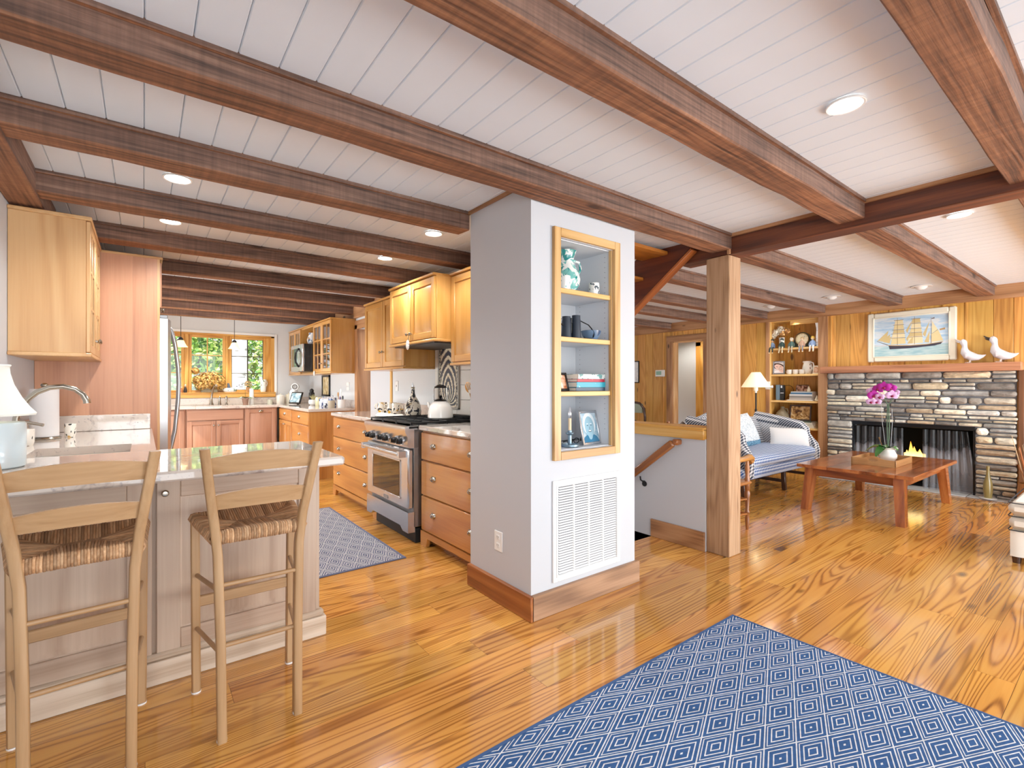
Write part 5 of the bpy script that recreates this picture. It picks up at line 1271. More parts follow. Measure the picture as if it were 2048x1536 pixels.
# ------------------------------------------------------------------ built in bookcase in the pillar
n = thing('built_in_bookcase', 'maple framed built in bookcase set into the front of the white pillar', 'bookcase', (2.11, 2.2, .86))
mb = MB(); f0 = 2.008
mb.box((1.829, f0, .852), (1.88, 2.03, 2.17), .002, 2); mb.box((2.337, f0, .852), (2.388, 2.03, 2.17), .002, 2); mb.box((1.88, f0, .852), (2.337, 2.03, .898), .002, 0); mb.box((1.88, f0, 2.122), (2.337, 2.03, 2.17), .002, 0)
mb.box((2.325, 2.03, .9), (2.337, 2.05, 2.12), 0, 2); mb.box((1.88, 2.03, .9), (1.892, 2.05, 2.12), 0, 2)
build(mb, 'frame', FRAMEM, n)
mb = MB(); mb.box((1.88, 2.05, .9), (1.884, 2.358, 2.12)); mb.box((2.333, 2.05, .9), (2.337, 2.358, 2.12)); mb.box((1.884, 2.352, .9), (2.333, 2.359, 2.12)); mb.box((1.884, 2.05, .898), (2.333, 2.352, .904)); mb.box((1.884, 2.05, 2.116), (2.333, 2.352, 2.121)); build(mb, 'liner', GREYIN, n)
for z in (1.215, 1.532, 1.812):
    mb = MB(); mb.box((1.886, 2.06, z), (2.331, 2.35, z+.025), .001); sh = build(mb, 'shelf', GREYIN, n)
    mb = MB(); mb.box((1.886, 2.038, z-.002), (2.331, 2.062, z+.026), .003, 0); build(mb, 'shelf_edge', SHELFP, sh)
mb = MB()
for y in (2.09, 2.31):
    for z in [1.0+.032*i for i in range(35)]: mb.cyl((2.333, y, z), .0022, .001, 6, '-x')
build(mb, 'peg_holes', BLACKM, n)['kind'] = 'stuff'
Z1, Z2, Z3, Z4 = .905, 1.2415, 1.5585, 1.8385
TOILE = painted('green_toile', '#e9ece6', [('#6fb5ae', 17, .52), ('#1f8380', 13, .55)])
jug(2.075, 2.17, Z4, [(.045, 0), (.052, .01), (.078, .05), (.086, .085), (.075, .13), (.052, .175), (.044, .20), (.047, .225), (.058, .255), (.062, .262)], TOILE, 'tall white pitcher with green toile painting on the top niche shelf', -.35, (.42, .80), .32, hth=.008)
TB = painted('green_branch_cup', '#e8ece8', [('#3f9a96', 22, .57)])
for x, y, lb, mt, h in ((1.99, 2.095, 'small white cup with green branches in front of the toile pitcher', TB, .085), (2.262, 2.115, 'small white cup with dark painted verse at the right of the top niche shelf', painted('verse_cup', '#eceae4', [('#3a4a55', 40, .56)]), .08)):
    mug(x, y, Z4, .034, h, mt, lb, handle=False, cat='cup', name='cup', taper=.8)
p_ = thing('plate', 'pale blue plate standing behind the toile pitcher', 'plate', (1.96, 2.32, Z4))
mb = MB(TR(1.965, 2.325, Z4+.105, 0, radians(80))); mb.lathe([(0, 0), (.06, 0), (.07, .004), (.103, .012), (.102, .017), (.068, .01), (0, .006)], (0, 0, 0), 28); build(mb, 'plate_disc', flat('pale_blue_plate', '#c9dbe6', .15, coat=.4), p_)
# binoculars
b = thing('binoculars', 'dark blue black binoculars standing upright with strap on the second niche shelf', 'binoculars', (2.1, 2.14, Z3))
NAVY = flat('binocular_rubber', '#1d2836', .5)
for x, y, h in ((2.055, 2.15, .138), (2.118, 2.13, .147)):
    mb = MB(); mb.lathe([(0, 0), (.031, 0), (.032, .01), (.029, .06), (.028, h-.03), (.026, h-.02), (.026, h), (.018, h), (.017, h-.006), (0, h-.006)], (x, y, Z3), 18); build(mb, 'barrel', NAVY, b)
mb = MB(); mb.box((2.06, 2.13, Z3+.03), (2.115, 2.152, Z3+.1), .005); mb.cyl((2.087, 2.14, Z3+.1), .01, .03, 12); build(mb, 'bridge', BLACK, b)
mb = MB()
def strap(mb, pts, w=.012): mb.tube(pts, w*.5, 8, flat=.25, up=(0, 1, 0))
strap(mb, [(2.145, 2.12, Z3+.115), (2.165, 2.10, Z3+.10), (2.185, 2.09, Z3+.09), (2.205, 2.085, Z3+.07), (2.222, 2.08, Z3+.045), (2.218, 2.08, Z3+.015), (2.19, 2.08, Z3+.006), (2.14, 2.085, Z3+.008)])
strap(mb, [(2.03, 2.16, Z3+.125), (2.005, 2.15, Z3+.12), (1.995, 2.14, Z3+.09), (2.01, 2.13, Z3+.08)]); build(mb, 'strap', BLACKM, b)
bl = thing('bowl', 'small slate blue bowl beside the binoculars', 'bowl', (2.25, 2.13, Z3))
mb = MB(); mb.lathe([(0, 0), (.035, 0), (.038, .006), (.058, .035), (.064, .06), (.06, .062), (.054, .036), (.03, .012), (0, .012)], (2.25, 2.13, Z3), 26); build(mb, 'bowl_body', painted('blue_bowl', '#5f7894', [('#39506e', 16, .55)]), bl)
# third shelf: frame and books
def frame(name, label, M, w, h, fw, fmat, pmat, t=.014, mat_w=0, cat='photo frame', stand=True, grp=None, matc='#efece6'):
    f = thing(name, label, cat, M.translation, 0, grp); XM[f.name] = Matrix.Translation(M.translation)
    mb = MB(M); mb.box((-w/2, -t/2, 0), (-w/2+fw, t/2, h), .003, 2); mb.box((w/2-fw, -t/2, 0), (w/2, t/2, h), .003, 2); mb.box((-w/2+fw, -t/2, 0), (w/2-fw, t/2, fw), .003, 0); mb.box((-w/2+fw, -t/2, h-fw), (w/2-fw, t/2, h), .003, 0); build(mb, 'frame', fmat, f)
    mb = MB(M)
    if mat_w:
        mb.box((-w/2+fw, -t*.1, fw), (w/2-fw, t*.3, h-fw)); build(mb, 'mount', flat('mount_'+matc, matc, .8), f); mb = MB(M)
        mb.box((-w/2+fw+mat_w, -t*.16, fw+mat_w), (w/2-fw-mat_w, t*.1, h-fw-mat_w))
    else: mb.box((-w/2+fw, -t*.1, fw), (w/2-fw, t*.3, h-fw))
    build(mb, 'picture', pmat, f)
    if stand: mb = MB(M); mb.bar((0, t/2, h*.7), (0, t/2+h*.32, .012+h*.1), w*.25, .004); build(mb, 'easel_back', BLACKM, f)
    return f
def portrait(name, bgc, skin, hair, shirt, sc_=1.0, tint=None):
    """simple head and shoulders photograph"""
    t = NT(name); o = t.n('TexCoord').outputs['Generated']; s = t.n('SeparateXYZ', {0: o}); X, Z = s.outputs[0], s.outputs[2]
    def ell(cx, cz, rx, rz):
        a = t.math('DIVIDE', t.math('SUBTRACT', X, cx), rx); b = t.math('DIVIDE', t.math('SUBTRACT', Z, cz), rz)
        return t.math('LESS_THAN', t.math('ADD', t.math('MULTIPLY', a, a), t.math('MULTIPLY', b, b)), 1.)
    c = t.mix(t.mr(t.noise(o, 3, 3), .3, .7, 0, .5), lin(bgc), lin('#ffffff'))
    c = t.mix(ell(.5, .62, .36*sc_, .36*sc_), c, lin(hair)); c = t.mix(ell(.5, .02, .5, .26), c, lin(shirt)); c = t.mix(ell(.5, .25, .13, .16), c, lin(skin))
    c = t.mix(ell(.5, .53, .27*sc_, .33*sc_), c, lin(skin))
    sh = [lin(skin)[i]*.35 for i in range(3)]+[1]
    for cx in (.39, .61): c = t.mix(ell(cx, .58, .045, .02), c, tuple(sh)); c = t.mix(ell(cx, .63, .07, .013), c, lin(hair))
    c = t.mix(ell(.5, .48, .03, .055), c, tuple(x*1.7 for x in sh[:3])+(1,)); c = t.mix(ell(.5, .385, .11, .04), c, tuple(sh)); c = t.mix(ell(.5, .395, .085, .018), c, lin('#f4f1ee'))
    t.P(Base_Color=c, Roughness=.12, Coat_Weight=.3); return t.m
frame('photo_frame', 'dark framed reddish photo at the left of the third niche shelf', TR(1.985, 2.12, Z2, radians(8), radians(-14)), .15, .115, .016, BLACK, pict('beach_photo', ['#6a2f1c', '#b5653c', '#e0b596', '#f1dfd0'], 16, 2))
def book(name, label, x, y, z, w, d, h, cov, rz=0, pages='#eee8da', group=None, axis='-y', tilt=None):
    b = thing(name, label, 'book', (x, y, z), rz, group); M = TR(x, y, z, rz)
    mb = MB(M); mb.box((-w/2, -d/2, 0), (w/2, d/2, .0025), .0006); mb.box((-w/2, -d/2, h-.0025), (w/2, d/2, h), .0006); mb.box((-w/2, -d/2, 0), (w/2, -d/2+.003, h), .001); build(mb, 'cover', cov, b)
    mb = MB(M); mb.box((-w/2+.003, -d/2+.003, .0025), (w/2-.003, d/2-.003, h-.0025)); build(mb, 'pages', flat('pages_'+pages, pages, .85), b)
    return b
BK = [(.245, .022, flat('teal_dark_book', '#33465a', .4), 'dark slate book at the bottom of the niche stack'), (.25, .032, painted('teal_book', '#2f9fb4', [('#bfe3ea', 24, .66)], rough=.4, coat=0), 'turquoise book second from the bottom in the niche stack'), (.245, .018, painted('red_book', '#b22338', [('#f2e6e0', 40, .68)], rough=.4, coat=0), 'thin red book in the niche stack'), (.25, .03, painted('white_green_book', '#dfe6e0', [('#5d8f8c', 18, .55), ('#32404c', 26, .64)], rough=.4, coat=0), 'white and green patterned book on top of the niche stack')]
z = Z2
for i, (w_, h_, m_, lb) in enumerate(BK): book('book', lb, 2.20+.003*(i % 2), 2.165, z, w_, .17, h_, m_, .03*(i-1.5), group='books stacked in the pillar niche'); z += h_+.0006
book('book', 'brown book leaning flat behind the niche stack, left of the patterned book', 2.03, 2.28, Z2, .13, .10, .10, flat('brown_book', '#5f4a3a', .5), 0)
# bottom shelf
c = thing('candle_lamp', 'electric candle lamp with pewter dish base on the bottom niche shelf', 'lamp', (2.055, 2.12, Z1))
PEWT = flat('pewter', '#7f97a5', .35, .8)
mb = MB(); mb.lathe([(0, 0), (.05, 0), (.056, .006), (.056, .016), (.05, .018), (.045, .008), (.012, .01), (.012, .07), (.024, .078), (.026, .086), (.014, .088), (.012, .1), (0, .1)], (2.055, 2.12, Z1), 24); build(mb, 'base', PEWT, c)
mb = MB(); mb.lathe([(0, .1), (.0095, .1), (.0095, .172), (0, .172)], (2.055, 2.12, Z1), 14); build(mb, 'candle_sleeve', flat('ivory_sleeve', '#e2c9a0', .5), c)
mb = MB(); mb.lathe([(.006, .172), (.011, .185), (.012, .2), (.008, .222), (.001, .245)], (2.055, 2.12, Z1), 14); build(mb, 'bulb', glass('clear_bulb', (.95, .97, 1, 1), .25), c)
frame('photo_frame', 'silver framed portrait of a smiling person leaning on the bottom niche shelf', TR(2.245, 2.115, Z1, radians(6), radians(-12)), .185, .215, .016, flat('silver_frame', '#b9bec4', .25, .9), portrait('woman_photo', '#5f93ab', '#8db2c2', '#dde7ea', '#2f6f93', 1.08))
jug(1.945, 2.17, Z1, [(.035, 0), (.05, .03), (.052, .08), (.04, .12), (.036, .14), (.042, .16)], painted('delft_jug', '#e6eaf0', [('#3557a0', 24, .55)]), 'white jug with blue flowers at the left end of the bottom niche shelf', 0, (.5, .9), .35, hth=.007)
g_ = thing('eyeglasses', 'folded black eyeglasses between candle lamp and silver frame', 'eyeglasses', (2.15, 2.2, Z1))
mb = MB()
for x in (2.125, 2.18): mb.tube([(x+.022*cos(a*pi/8), 2.19, Z1+.022+.016*sin(a*pi/8)) for a in range(16)], .0028, 6, closed=True)
mb.tube([(2.145, 2.19, Z1+.028), (2.152, 2.19, Z1+.032), (2.16, 2.19, Z1+.028)], .0025, 6); mb.tube([(2.1, 2.19, Z1+.03), (2.1, 2.24, Z1+.02), (2.17, 2.26, Z1+.012)], .0025, 6); mb.tube([(2.205, 2.19, Z1+.03), (2.205, 2.24, Z1+.02), (2.14, 2.27, Z1+.008)], .0025, 6); build(mb, 'frame', BLACK, g_)
plate_switch(2.10, 2.352, 1.08, '-y', 'white outlet on the back wall of the niche behind the candle lamp', .07, .115, 'outlet', 'outlet', 'wall_outlet')
# return air grille
g = thing('return_air_grille', 'white louvred return air grille low on the front of the pillar', 'vent grille', (2.114, 2.02, .165))
x0, x1, z0, z1 = 1.829, 2.399, .165, .738
mb = MB(); ring(mb, x0, x1, z0, z1, .038, 2.018, 2.03, .003); ring(mb, x0+.024, x1-.024, z0+.024, z1-.024, .012, 2.014, 2.02, .002); build(mb, 'frame', WHITE, g)
cols = 4; iw = (x1-x0-.076)
for i in range(1, cols): mb = MB(); xx = x0+.038+iw*i/cols; mb.box((xx-.006, 2.016, z0+.038), (xx+.006, 2.028, z1-.038), .002, 2); build(mb, 'mullion', WHITE, g)
for i in range(cols):
    mb = MB(); a = x0+.038+iw*i/cols+.005; b_ = x0+.038+iw*(i+1)/cols-.005; N = 34
    for k in range(N):
        z = z0+.04+(z1-z0-.08)*(k+.5)/N
        mb.add([(a, 2.0165, z-.0035), (b_, 2.0165, z-.0035), (b_, 2.0235, z+.0035), (a, 2.0235, z+.0035), (a, 2.018, z-.0045), (b_, 2.018, z-.0045)], [(0, 1, 2, 3), (4, 5, 1, 0)], 0)
    build(mb, 'louvre', WHITE, g)
mb = MB(); mb.box((x0+.03, 2.0268, z0+.03), (x1-.03, 2.0285, z1-.03)); build(mb, 'dark_backing', flat('grille_dark', '#6d6e72', .8), g)
# handrail
h = thing('handrail', 'wooden stair handrail on black brackets mounted on the half wall', 'handrail', (3.37, 2.6, .5))
mb = MB(); mb.bar((3.37, 2.30, .815), (3.37, 3.9, -.42), .038, .062, .012); build(mb, 'rail', wood('handrail_wood', '#a8652f', '#8f5022', '#5c2e12', .3, .4, 4, 4, bump=.03, coat=.2), h)
mb = MB(); mb.box((3.36, 2.255, .80), (3.43, 2.305, .845), .008, 0); build(mb, 'return_end', MC['handrail_wood'], h)
for y, z in ((2.62, .50), (3.6, -.26)): mb = MB(); mb.tube([(3.37, y, z), (3.375, y, z-.03), (3.4, y, z-.045), (3.428, y, z-.05)], .007, 8); mb.cyl((3.43, y, z-.07), .024, .006, 12, '-x'); build(mb, 'bracket', BLACKM, h)
# recessed lights
def downlight(x, y, label, on=True, r=.058):
    d = thing('recessed_light', label, 'ceiling light', (x, y, ZC-.012), 0, 'recessed ceiling lights')
    mb = MB(); mb.lathe([(r, -.001), (r*1.15, -.003), (r*1.17, -.010), (r*1.12, -.012), (r, -.010), (r*.98, -.003), (r, -.001)], (x, y, ZC), 32); build(mb, 'trim_ring', WHITE, d)
    mb = MB(); mb.lathe([(0, -.0075), (r*1.0, -.0075), (r*1.0, -.0035), (0, -.0035)], (x, y, ZC), 32); build(mb, 'lens', flat('light_lens', '#ffffff', .4, emit='#fff8ee', es=9), d)
for (x, y), lb in zip(LAMPS[:9], ('recessed ceiling light at the upper right between the near beams', 'recessed ceiling light beyond the dark girder at the right', 'recessed ceiling light at the left, before the pale wall cabinet beam', 'recessed ceiling light at the left, one bay behind, above the fridge panel', 'recessed ceiling light beside the white pillar over the range', 'small looking recessed light behind the second beam by the range cabinets', 'added unseen recessed light deep between beams over the runner', 'added unseen recessed light two bays before the sink window', 'added unseen recessed light nearest the sink window')): downlight(x, y, lb)
for (x, y), lb in zip(LAMPS[9:12], ('white eyeball ceiling fixture above the ship painting', 'white eyeball ceiling fixture left of the ship painting', 'white eyeball ceiling fixture above the bookshelf niche')):
    d = thing('eyeball_light', lb, 'ceiling light', (x, y, ZC-.03), 0, 'eyeball lights along the fireplace wall')
    mb = MB(); mb.lathe([(.06, -.001), (.095, -.003), (.095, -.01), (.06, -.012), (.06, -.001)], (x, y, ZC), 24); build(mb, 'trim_ring', WHITE, d)
    mb = MB(); mb.lathe([(0, -.045), (.03, -.042), (.052, -.025), (.06, -.004), (0, -.004)], (x, y, ZC), 20); build(mb, 'eyeball', WHITE, d)
# ------------------------------------------------------------------ stone fireplace
fp = thing('stone_fireplace', 'dry stacked field stone fireplace with wide dark firebox', 'fireplace', (7.6, 1.78, 0))
rr = random.Random(21)
PAL = [lin(c)[:3] for c in ('#c2b6a2', '#dccfb6', '#a39a8c', '#b5afa4', '#e6dac0', '#8f8478', '#cfbb9a', '#efe6d2', '#bba486', '#a8a49d', '#d6d0c4', '#7d756c')]
def stone(mb, y0, y1, z0, z1, xf):
    g = .009; y0 += g*rr.uniform(.5, 1); y1 -= g*rr.uniform(.5, 1); z0 += g*rr.uniform(.5, 1); z1 -= g*rr.uniform(.5, 1)
    w, h = y1-y0, z1-z0
    if w < .02 or h < .012: return
    r = min(w, h)*.38; pts = []
    for (cy, cz, a0) in ((y1-r, z1-r, 0), (y0+r, z1-r, 90), (y0+r, z0+r, 180), (y1-r, z0+r, 270)):
        q = r*rr.uniform(.55, 1.0)
        for k in range(4):
            a = radians(a0+30*k); pts.append((cy+r*.999-0*r if False else cy+r*cos(a)*1.0+ (0), cz+r*sin(a)))
    n = len(pts); cy, cz = (y0+y1)/2, (z0+z1)/2
    pts = [(y+rr.uniform(-.1, .1)*r, z+rr.uniform(-.12, .12)*r) for y, z in pts]
    c = list(rr.choice(PAL)); k = rr.uniform(.75, 1.15); mb.col = tuple(min(1, x*k) for x in c)
    vs = [(XW+.02, y, z) for y, z in pts]
    vs += [(xf+.014, y, z) for y, z in pts]
    vs += [(xf+rr.uniform(-.004, .006), cy+(y-cy)*(1-.35*min(w, h)/w*.6), cz+(z-cz)*.72) for y, z in pts]
    vs += [(xf-.004+rr.uniform(-.006, .006), cy+(y-cy)*.5, cz+(z-cz)*.35) for y, z in pts]
    vs.append((xf-.006, cy, cz)); m = 4*n; fs = []
    for L in range(3):
        for i in range(n): fs.append((L*n+i, L*n+n+i, L*n+n+(i+1) % n, L*n+(i+1) % n))
    for i in range(n): fs.append((3*n+i, m, 3*n+(i+1) % n))
    mb.add(vs, [f[::-1] for f in fs], 1)
OY0, OY1, OZ1 = 1.195, 2.40, .795
mb = MB(); z = .0
while z < FZ1-.01:
    h = rr.choice((.036, .045, .05, .058, .066, .075, .09)); z1 = z+h
    if FZ1-z1 < .04: z1 = FZ1
    if z < OZ1 < z1+.03: z1 = OZ1+ (0 if z1 < OZ1+.03 else 0)
    z1 = min(z1, FZ1)
    if z < OZ1-.005 and z1 > OZ1: z1 = OZ1
    spans = [(FY0, FY1)] if z >= OZ1-.005 else [(FY0, OY0), (OY1, FY1)]
    for a, b in spans:
        y = a+(rr.uniform(-.012, .008) if a == FY0 else 0)
        while y < b-.01:
            L = rr.uniform(1.6, 5.2)*(z1-z)*(.8 if z1-z > .09 else 1.2); L = min(max(L, .09), .42); y1 = y+L
            if b-y1 < .08: y1 = b+(rr.uniform(-.008, .012) if b == FY1 else 0)
            zz0, zz1 = z, z1
            if rr.random() < .22 and z1-z > .085:
                zm = z+(z1-z)*rr.uniform(.42, .58); stone(mb, y, y1, z, zm, XW-.05+rr.uniform(-.012, .012)); zz0 = zm
            stone(mb, y, y1, zz0, zz1, XW-.05+rr.uniform(-.014, .012)); y = y1
    z = z1
# lintel + jamb returns into the firebox
mb.col = (1, 1, 1)
build(mb, 'stone_facing', STONE, fp, ang=60)
mb = MB(); mb.box((XW-.018, FY0+.004, 0), (XW+.12, OY0, FZ1)); mb.box((XW-.018, OY1, 0), (XW+.12, FY1-.004, FZ1)); mb.box((XW-.018, OY0, OZ1), (XW+.12, OY1, FZ1)); build(mb, 'mortar', flat('mortar', '#65666a', .95, bump=.5, bs=60, var=.15), fp)
mb = MB()
for z in [.08*i for i in range(10)]:
    for yy, s_ in ((OY0, 1), (OY1, -1)): mb.box((XW+.125, yy-.02*s_, z+.004), (XW+.5, yy+.015*s_, z+.076), .008)
build(mb, 'jamb_brick', flat('sooty_brick', '#54463c', .9, var=.25), fp)
mb = MB(); mb.box((XW+.12, OY0-.1, -.02), (XW+.6, OY1+.1, .012)); mb.box((XW+.5, OY0-.1, 0), (XW+.6, OY1+.1, .95)); mb.box((XW+.12, OY0-.12, 0), (XW+.5, OY0-.02, .95)); mb.box((XW+.12, OY1+.02, 0), (XW+.5, OY1+.12, .95)); mb.box((XW+.12, OY0-.1, .9), (XW+.6, OY1+.1, 1.0)); build(mb, 'firebox', flat('firebox_black', '#0d0c0b', .9), fp)
mb = MB()
for a, b in ((.78, 1.25), (1.25, 1.9), (1.9, 2.45), (2.45, 2.76)): mb.box((XW-.17, a+.003, .0005), (XW+.125, b-.003, .012), .004)
build(mb, 'hearth', flat('hearth_stone', '#a9a8a6', .7, var=.18, bump=.4, bs=40), fp)
mb = MB(); mb.box((XW-.155, .815, 1.437), (XW-.001, 2.748, 1.527), .006, 1); build(mb, 'mantel_shelf', MANTLE, None, 'rough reddish timber mantel shelf across the top of the stone fireplace', 'mantel')
# screen
sc_ = thing('fireplace_screen', 'black framed fireplace opening with pleated grey mesh curtains', 'fire screen', (XW, 1.8, 0))
mb = MB(); mb.box((XW-.03, OY0, OZ1-.045), (XW+.0, OY1, OZ1+.002), .003); build(mb, 'top_rail', BLACK, sc_)
mb = MB(); mb.box((XW-.025, OY0, .012), (XW, OY0+.02, OZ1-.045), .002); mb.box((XW-.025, OY1-.02, .012), (XW, OY1, OZ1-.045), .002); build(mb, 'side_frame', BLACK, sc_)
def meshmat():
    t = NT('screen_mesh'); o = t.n('TexCoord').outputs['Object']; s = t.n('SeparateXYZ', {0: o})
    n = t.noise(t.vm('MULTIPLY', o, (0, 5, 2)), 1.2, 4, .6, .3)
    h = t.math('ADD', s.outputs[2], t.math('MULTIPLY', n, .5))
    c = t.ramp(t.mr(h, .55, .95, 0, 1), [(0, '#a9a8ac'), (.4, '#8a898d'), (.6, '#1e1e20'), (1, '#0b0b0c')])
    a = t.mr(h, .5, .9, .38, .95); t.P(Base_Color=c, Roughness=.55, Metallic=.0, Alpha=a); return t.m
MESHM = meshmat()
for y0, y1, sw in ((1.86, OY1-.02, 0), (OY0+.02, 1.67, .16)):
    mb = MB()
    def fn(u, v, y0=y0, y1=y1, sw=sw):
        y = y0+(y1-y0)*u; amp = .006+.012*(abs(u-.5)*2)**3
        yb = y-(sw*(1-u)**2*v*.0)
        return (XW-.004-amp*sin(u*38+3*u*u)-.003*sin(u*83), y + sw*.55*(1-v)**2*max(0, .45-u)*(-1) + sw*.9*v**2*max(0, .3-u), .014+(OZ1-.06-.014)*v)
    mb.grid(fn, 150, 8, flip=True); build(mb, 'mesh_curtain', MESHM, sc_, ang=80)
fr = thing('log_fire', 'burning logs with orange flames between the mesh curtains', 'fire', (XW+.25, 1.75, .012))
mb = MB()
for yy in (1.5, 1.66, 1.82, 1.98): mb.bar((XW+.06, yy, .20), (XW+.40, yy, .20), .016, .016, .002); mb.bar((XW+.08, yy, 0.012), (XW+.08, yy, .24), .016, .016, .002, up=(0, 1, 0)); mb.bar((XW+.38, yy, 0.012), (XW+.38, yy, .2), .016, .016, .002, up=(0, 1, 0))
mb.bar((XW+.08, 1.46, .21), (XW+.08, 2.02, .21), .016, .016, .002); build(mb, 'grate', IRON, fr)
for a, b, r in (((XW+.13, 1.48, .265), (XW+.16, 2.03, .27), .055), ((XW+.28, 1.5, .265), (XW+.30, 2.0, .27), .05), ((XW+.2, 1.55, .36), (XW+.23, 1.95, .355), .05)):
    mb = MB(); mb.tube([a, Vector(a).lerp(Vector(b), .5)+Vector((0, 0, .01)), b], [r, r*1.08, r*.95], 10); build(mb, 'log', flat('charred_log', '#2b1c13', .9, bump=.5, bs=40), fr)
fl_ = NT('flame'); o_ = fl_.n('TexCoord').outputs['Object']; s_ = fl_.n('SeparateXYZ', {0: o_})
fl_.P(Base_Color=(0, 0, 0, 1), Emission_Color=fl_.ramp(fl_.mr(s_.outputs[2], .30, .66, 0, 1), [(0, '#fff0b0'), (.4, '#ffc04a'), (.75, '#ff8a20'), (1, '#d04a08')]), Emission_Strength=2.2)
for y, x, h, r in ((1.80, .09, .24, .038), (1.765, .08, .18, .045), (1.72, .10, .15, .045), (1.84, .10, .13, .04), (1.785, .06, .14, .045), (1.74, .07, .12, .045), (1.69, .1, .10, .035)):
    mb = MB(); mb.lathe([(0, 0), (r, .04), (r*.95, .09), (r*.6, .55*h), (r*.22, .85*h), (0, h)], (0, 0, 0), 10, M=TR(XW+x, y, .33, rr.random()*6, rr.uniform(-.15, .15), 0), sy=.8); build(mb, 'flame', fl_.m, fr)
# ------------------------------------------------------------------ mantel things
DUCK = flat('duck_porcelain', '#d8d3d6', .15, coat=.5)
def duck(x, y, z, h, label, rz, beak):
    d = thing('duck_figurine', label, 'figurine', (x, y, z), rz, 'white ducks on the mantel'); k = h/.27; M = TR(x, y, z, rz) @ Matrix.Scale(k, 4)
    def prof(t):
        pts = [(-.125, .088, .003), (-.10, .075, .018), (-.065, .064, .038), (-.02, .068, .054), (.022, .09, .058), (.046, .125, .049), (.05, .158, .035), (.049, .186, .027), (.052, .207, .030), (.058, .228, .037), (.062, .25, .034), (.064, .266, .02), (.064, .274, .003)]
        return pts
    P_ = prof(0); mb = MB(M); mb.tube([(x_, 0, z_) for x_, z_, r in P_], [r for x_, z_, r in P_], 16, flat=.86, up=(0, 1, 0)); build(mb, 'body', DUCK, d, ang=80)
    mb = MB(M); mb.tube([(.085, 0, .245), (.112, 0, .262), (.132, 0, .28)], [.014, .009, .004], 8, flat=1.3); mb.tube([(.088, 0, .236), (.108, 0, .243), (.124, 0, .252)], [.010, .007, .003], 8, flat=1.3); build(mb, 'beak', beak, d)
    for s in (-1, 1):
        mb = MB(M)
        mb.grid(lambda u, v: (.035-.135*u, s*(.05+.010*sin(pi*v)-.036*u*u), .06+.05*v*(1-u)+.026*u), 8, 5); build(mb, 'wing', DUCK, d, ang=80)
        mb = MB(M); mb.tube([(.0, s*.02, .035), (.008, s*.02, .012)], .007, 8); mb.prism([(s*.006, .0) , (s*.034, .0), (s*.02, .0)], 2, 0, .001) if False else mb.box((-.005, s*.02-.014, 0), (.045, s*.02+.014, .009), .004); build(mb, 'foot', flat('duck_foot', '#d8c2b4', .4), d)
duck(7.52, 1.225, 1.5275, .275, 'white porcelain duck with pale raised beak, next to the ship painting', radians(90), DUCK)
duck(7.52, .975, 1.5275, .29, 'white porcelain duck with dark open beak at the right end of the mantel', radians(90), flat('duck_beak', '#3a3330', .4))
# ship painting
pt = thing('ship_painting', 'cream framed painting of a three masted sailing ship above the mantel', 'painting', (7.57, 1.79, 1.575))
FRC = flat('cream_frame', '#e6ddc6', .5, bump=.1, bs=40)
py0, py1, pz0, pz1 = 1.352, 2.228, 1.572, 2.203
mb = MB(); ring(mb, 0, 0, 0, 0, 0, 0, 0) if False else None
for (a, b, c, d_) in ((py0, py0+.07, pz0, pz1), (py1-.07, py1, pz0, pz1), (py0+.07, py1-.07, pz0, pz0+.07), (py0+.07, py1-.07, pz1-.07, pz1)): mb.box((7.56, a, c), (7.597, b, d_), .012)
for (a, b, c, d_) in ((py0+.055, py0+.072, pz0+.055, pz1-.055), (py1-.072, py1-.055, pz0+.055, pz1-.055), (py0+.072, py1-.072, pz0+.055, pz0+.072), (py0+.072, py1-.072, pz1-.072, pz1-.055)): mb.box((7.556, a, c), (7.58, b, d_), .004)
build(mb, 'frame', FRC, pt)
cy0, cy1, cz0, cz1 = py0+.07, py1-.07, pz0+.07, pz1-.07; CW, CH = cy1-cy0, cz1-cz0
t = NT('sea_and_sky'); o = t.n('TexCoord').outputs['Generated']; s = t.n('SeparateXYZ', {0: o})
n1 = t.noise(t.vm('MULTIPLY', o, (1, 2.2, 7)), 1.6, 4, .55, .5); n2 = t.noise(t.vm('MULTIPLY', o, (1, 4, 26)), 1.5, 3, .5)
sky = t.ramp(n1, [(.3, '#8fb4d2'), (.48, '#b0c8da'), (.6, '#d3d8da'), (.75, '#bcc8d2')]); sea = t.ramp(n2, [(.3, '#86aeb8'), (.5, '#a6c2c4'), (.7, '#c3d2ce')])
t.P(Base_Color=t.mix(t.math('LESS_THAN', s.outputs[2], .27), sky, sea), Roughness=.5)
mb = MB(); mb.box((7.578, cy0-.004, cz0-.004), (7.584, cy1+.004, cz1+.004)); cv = build(mb, 'canvas', t.m, pt)
mb = MB()
JX = [0]
def q(pts, col, dx=0.0):
    pts = [(.495+(u-.5)*1.09, .23+(v-.23)*1.07) for u, v in pts]; JX[0] += .00002; dx += JX[0]
    mb.col = lin(col)[:3]; vs = [(7.5772-dx, cy1-CW*u, cz0+CH*v) for u, v in pts]; mb.add(vs, [tuple(range(len(vs)))[::-1]], 1)
SA, SB, SC_ = '#d9c48f', '#c9b07a', '#e2d0a2'
# hull
q([(.235, .275), (.33, .262), (.5, .25), (.7, .258), (.89, .30), (.87, .255), (.80, .225), (.5, .19), (.25, .185), (.245, .22)], '#3f3a44'); q([(.22, .295), (.33, .282), (.5, .268), (.7, .274), (.905, .318), (.89, .30), (.7, .258), (.5, .25), (.33, .262), (.235, .275)], '#caa877', .0002)
q([(.075, .395), (.09, .395), (.24, .29), (.235, .275)], '#5a4438')
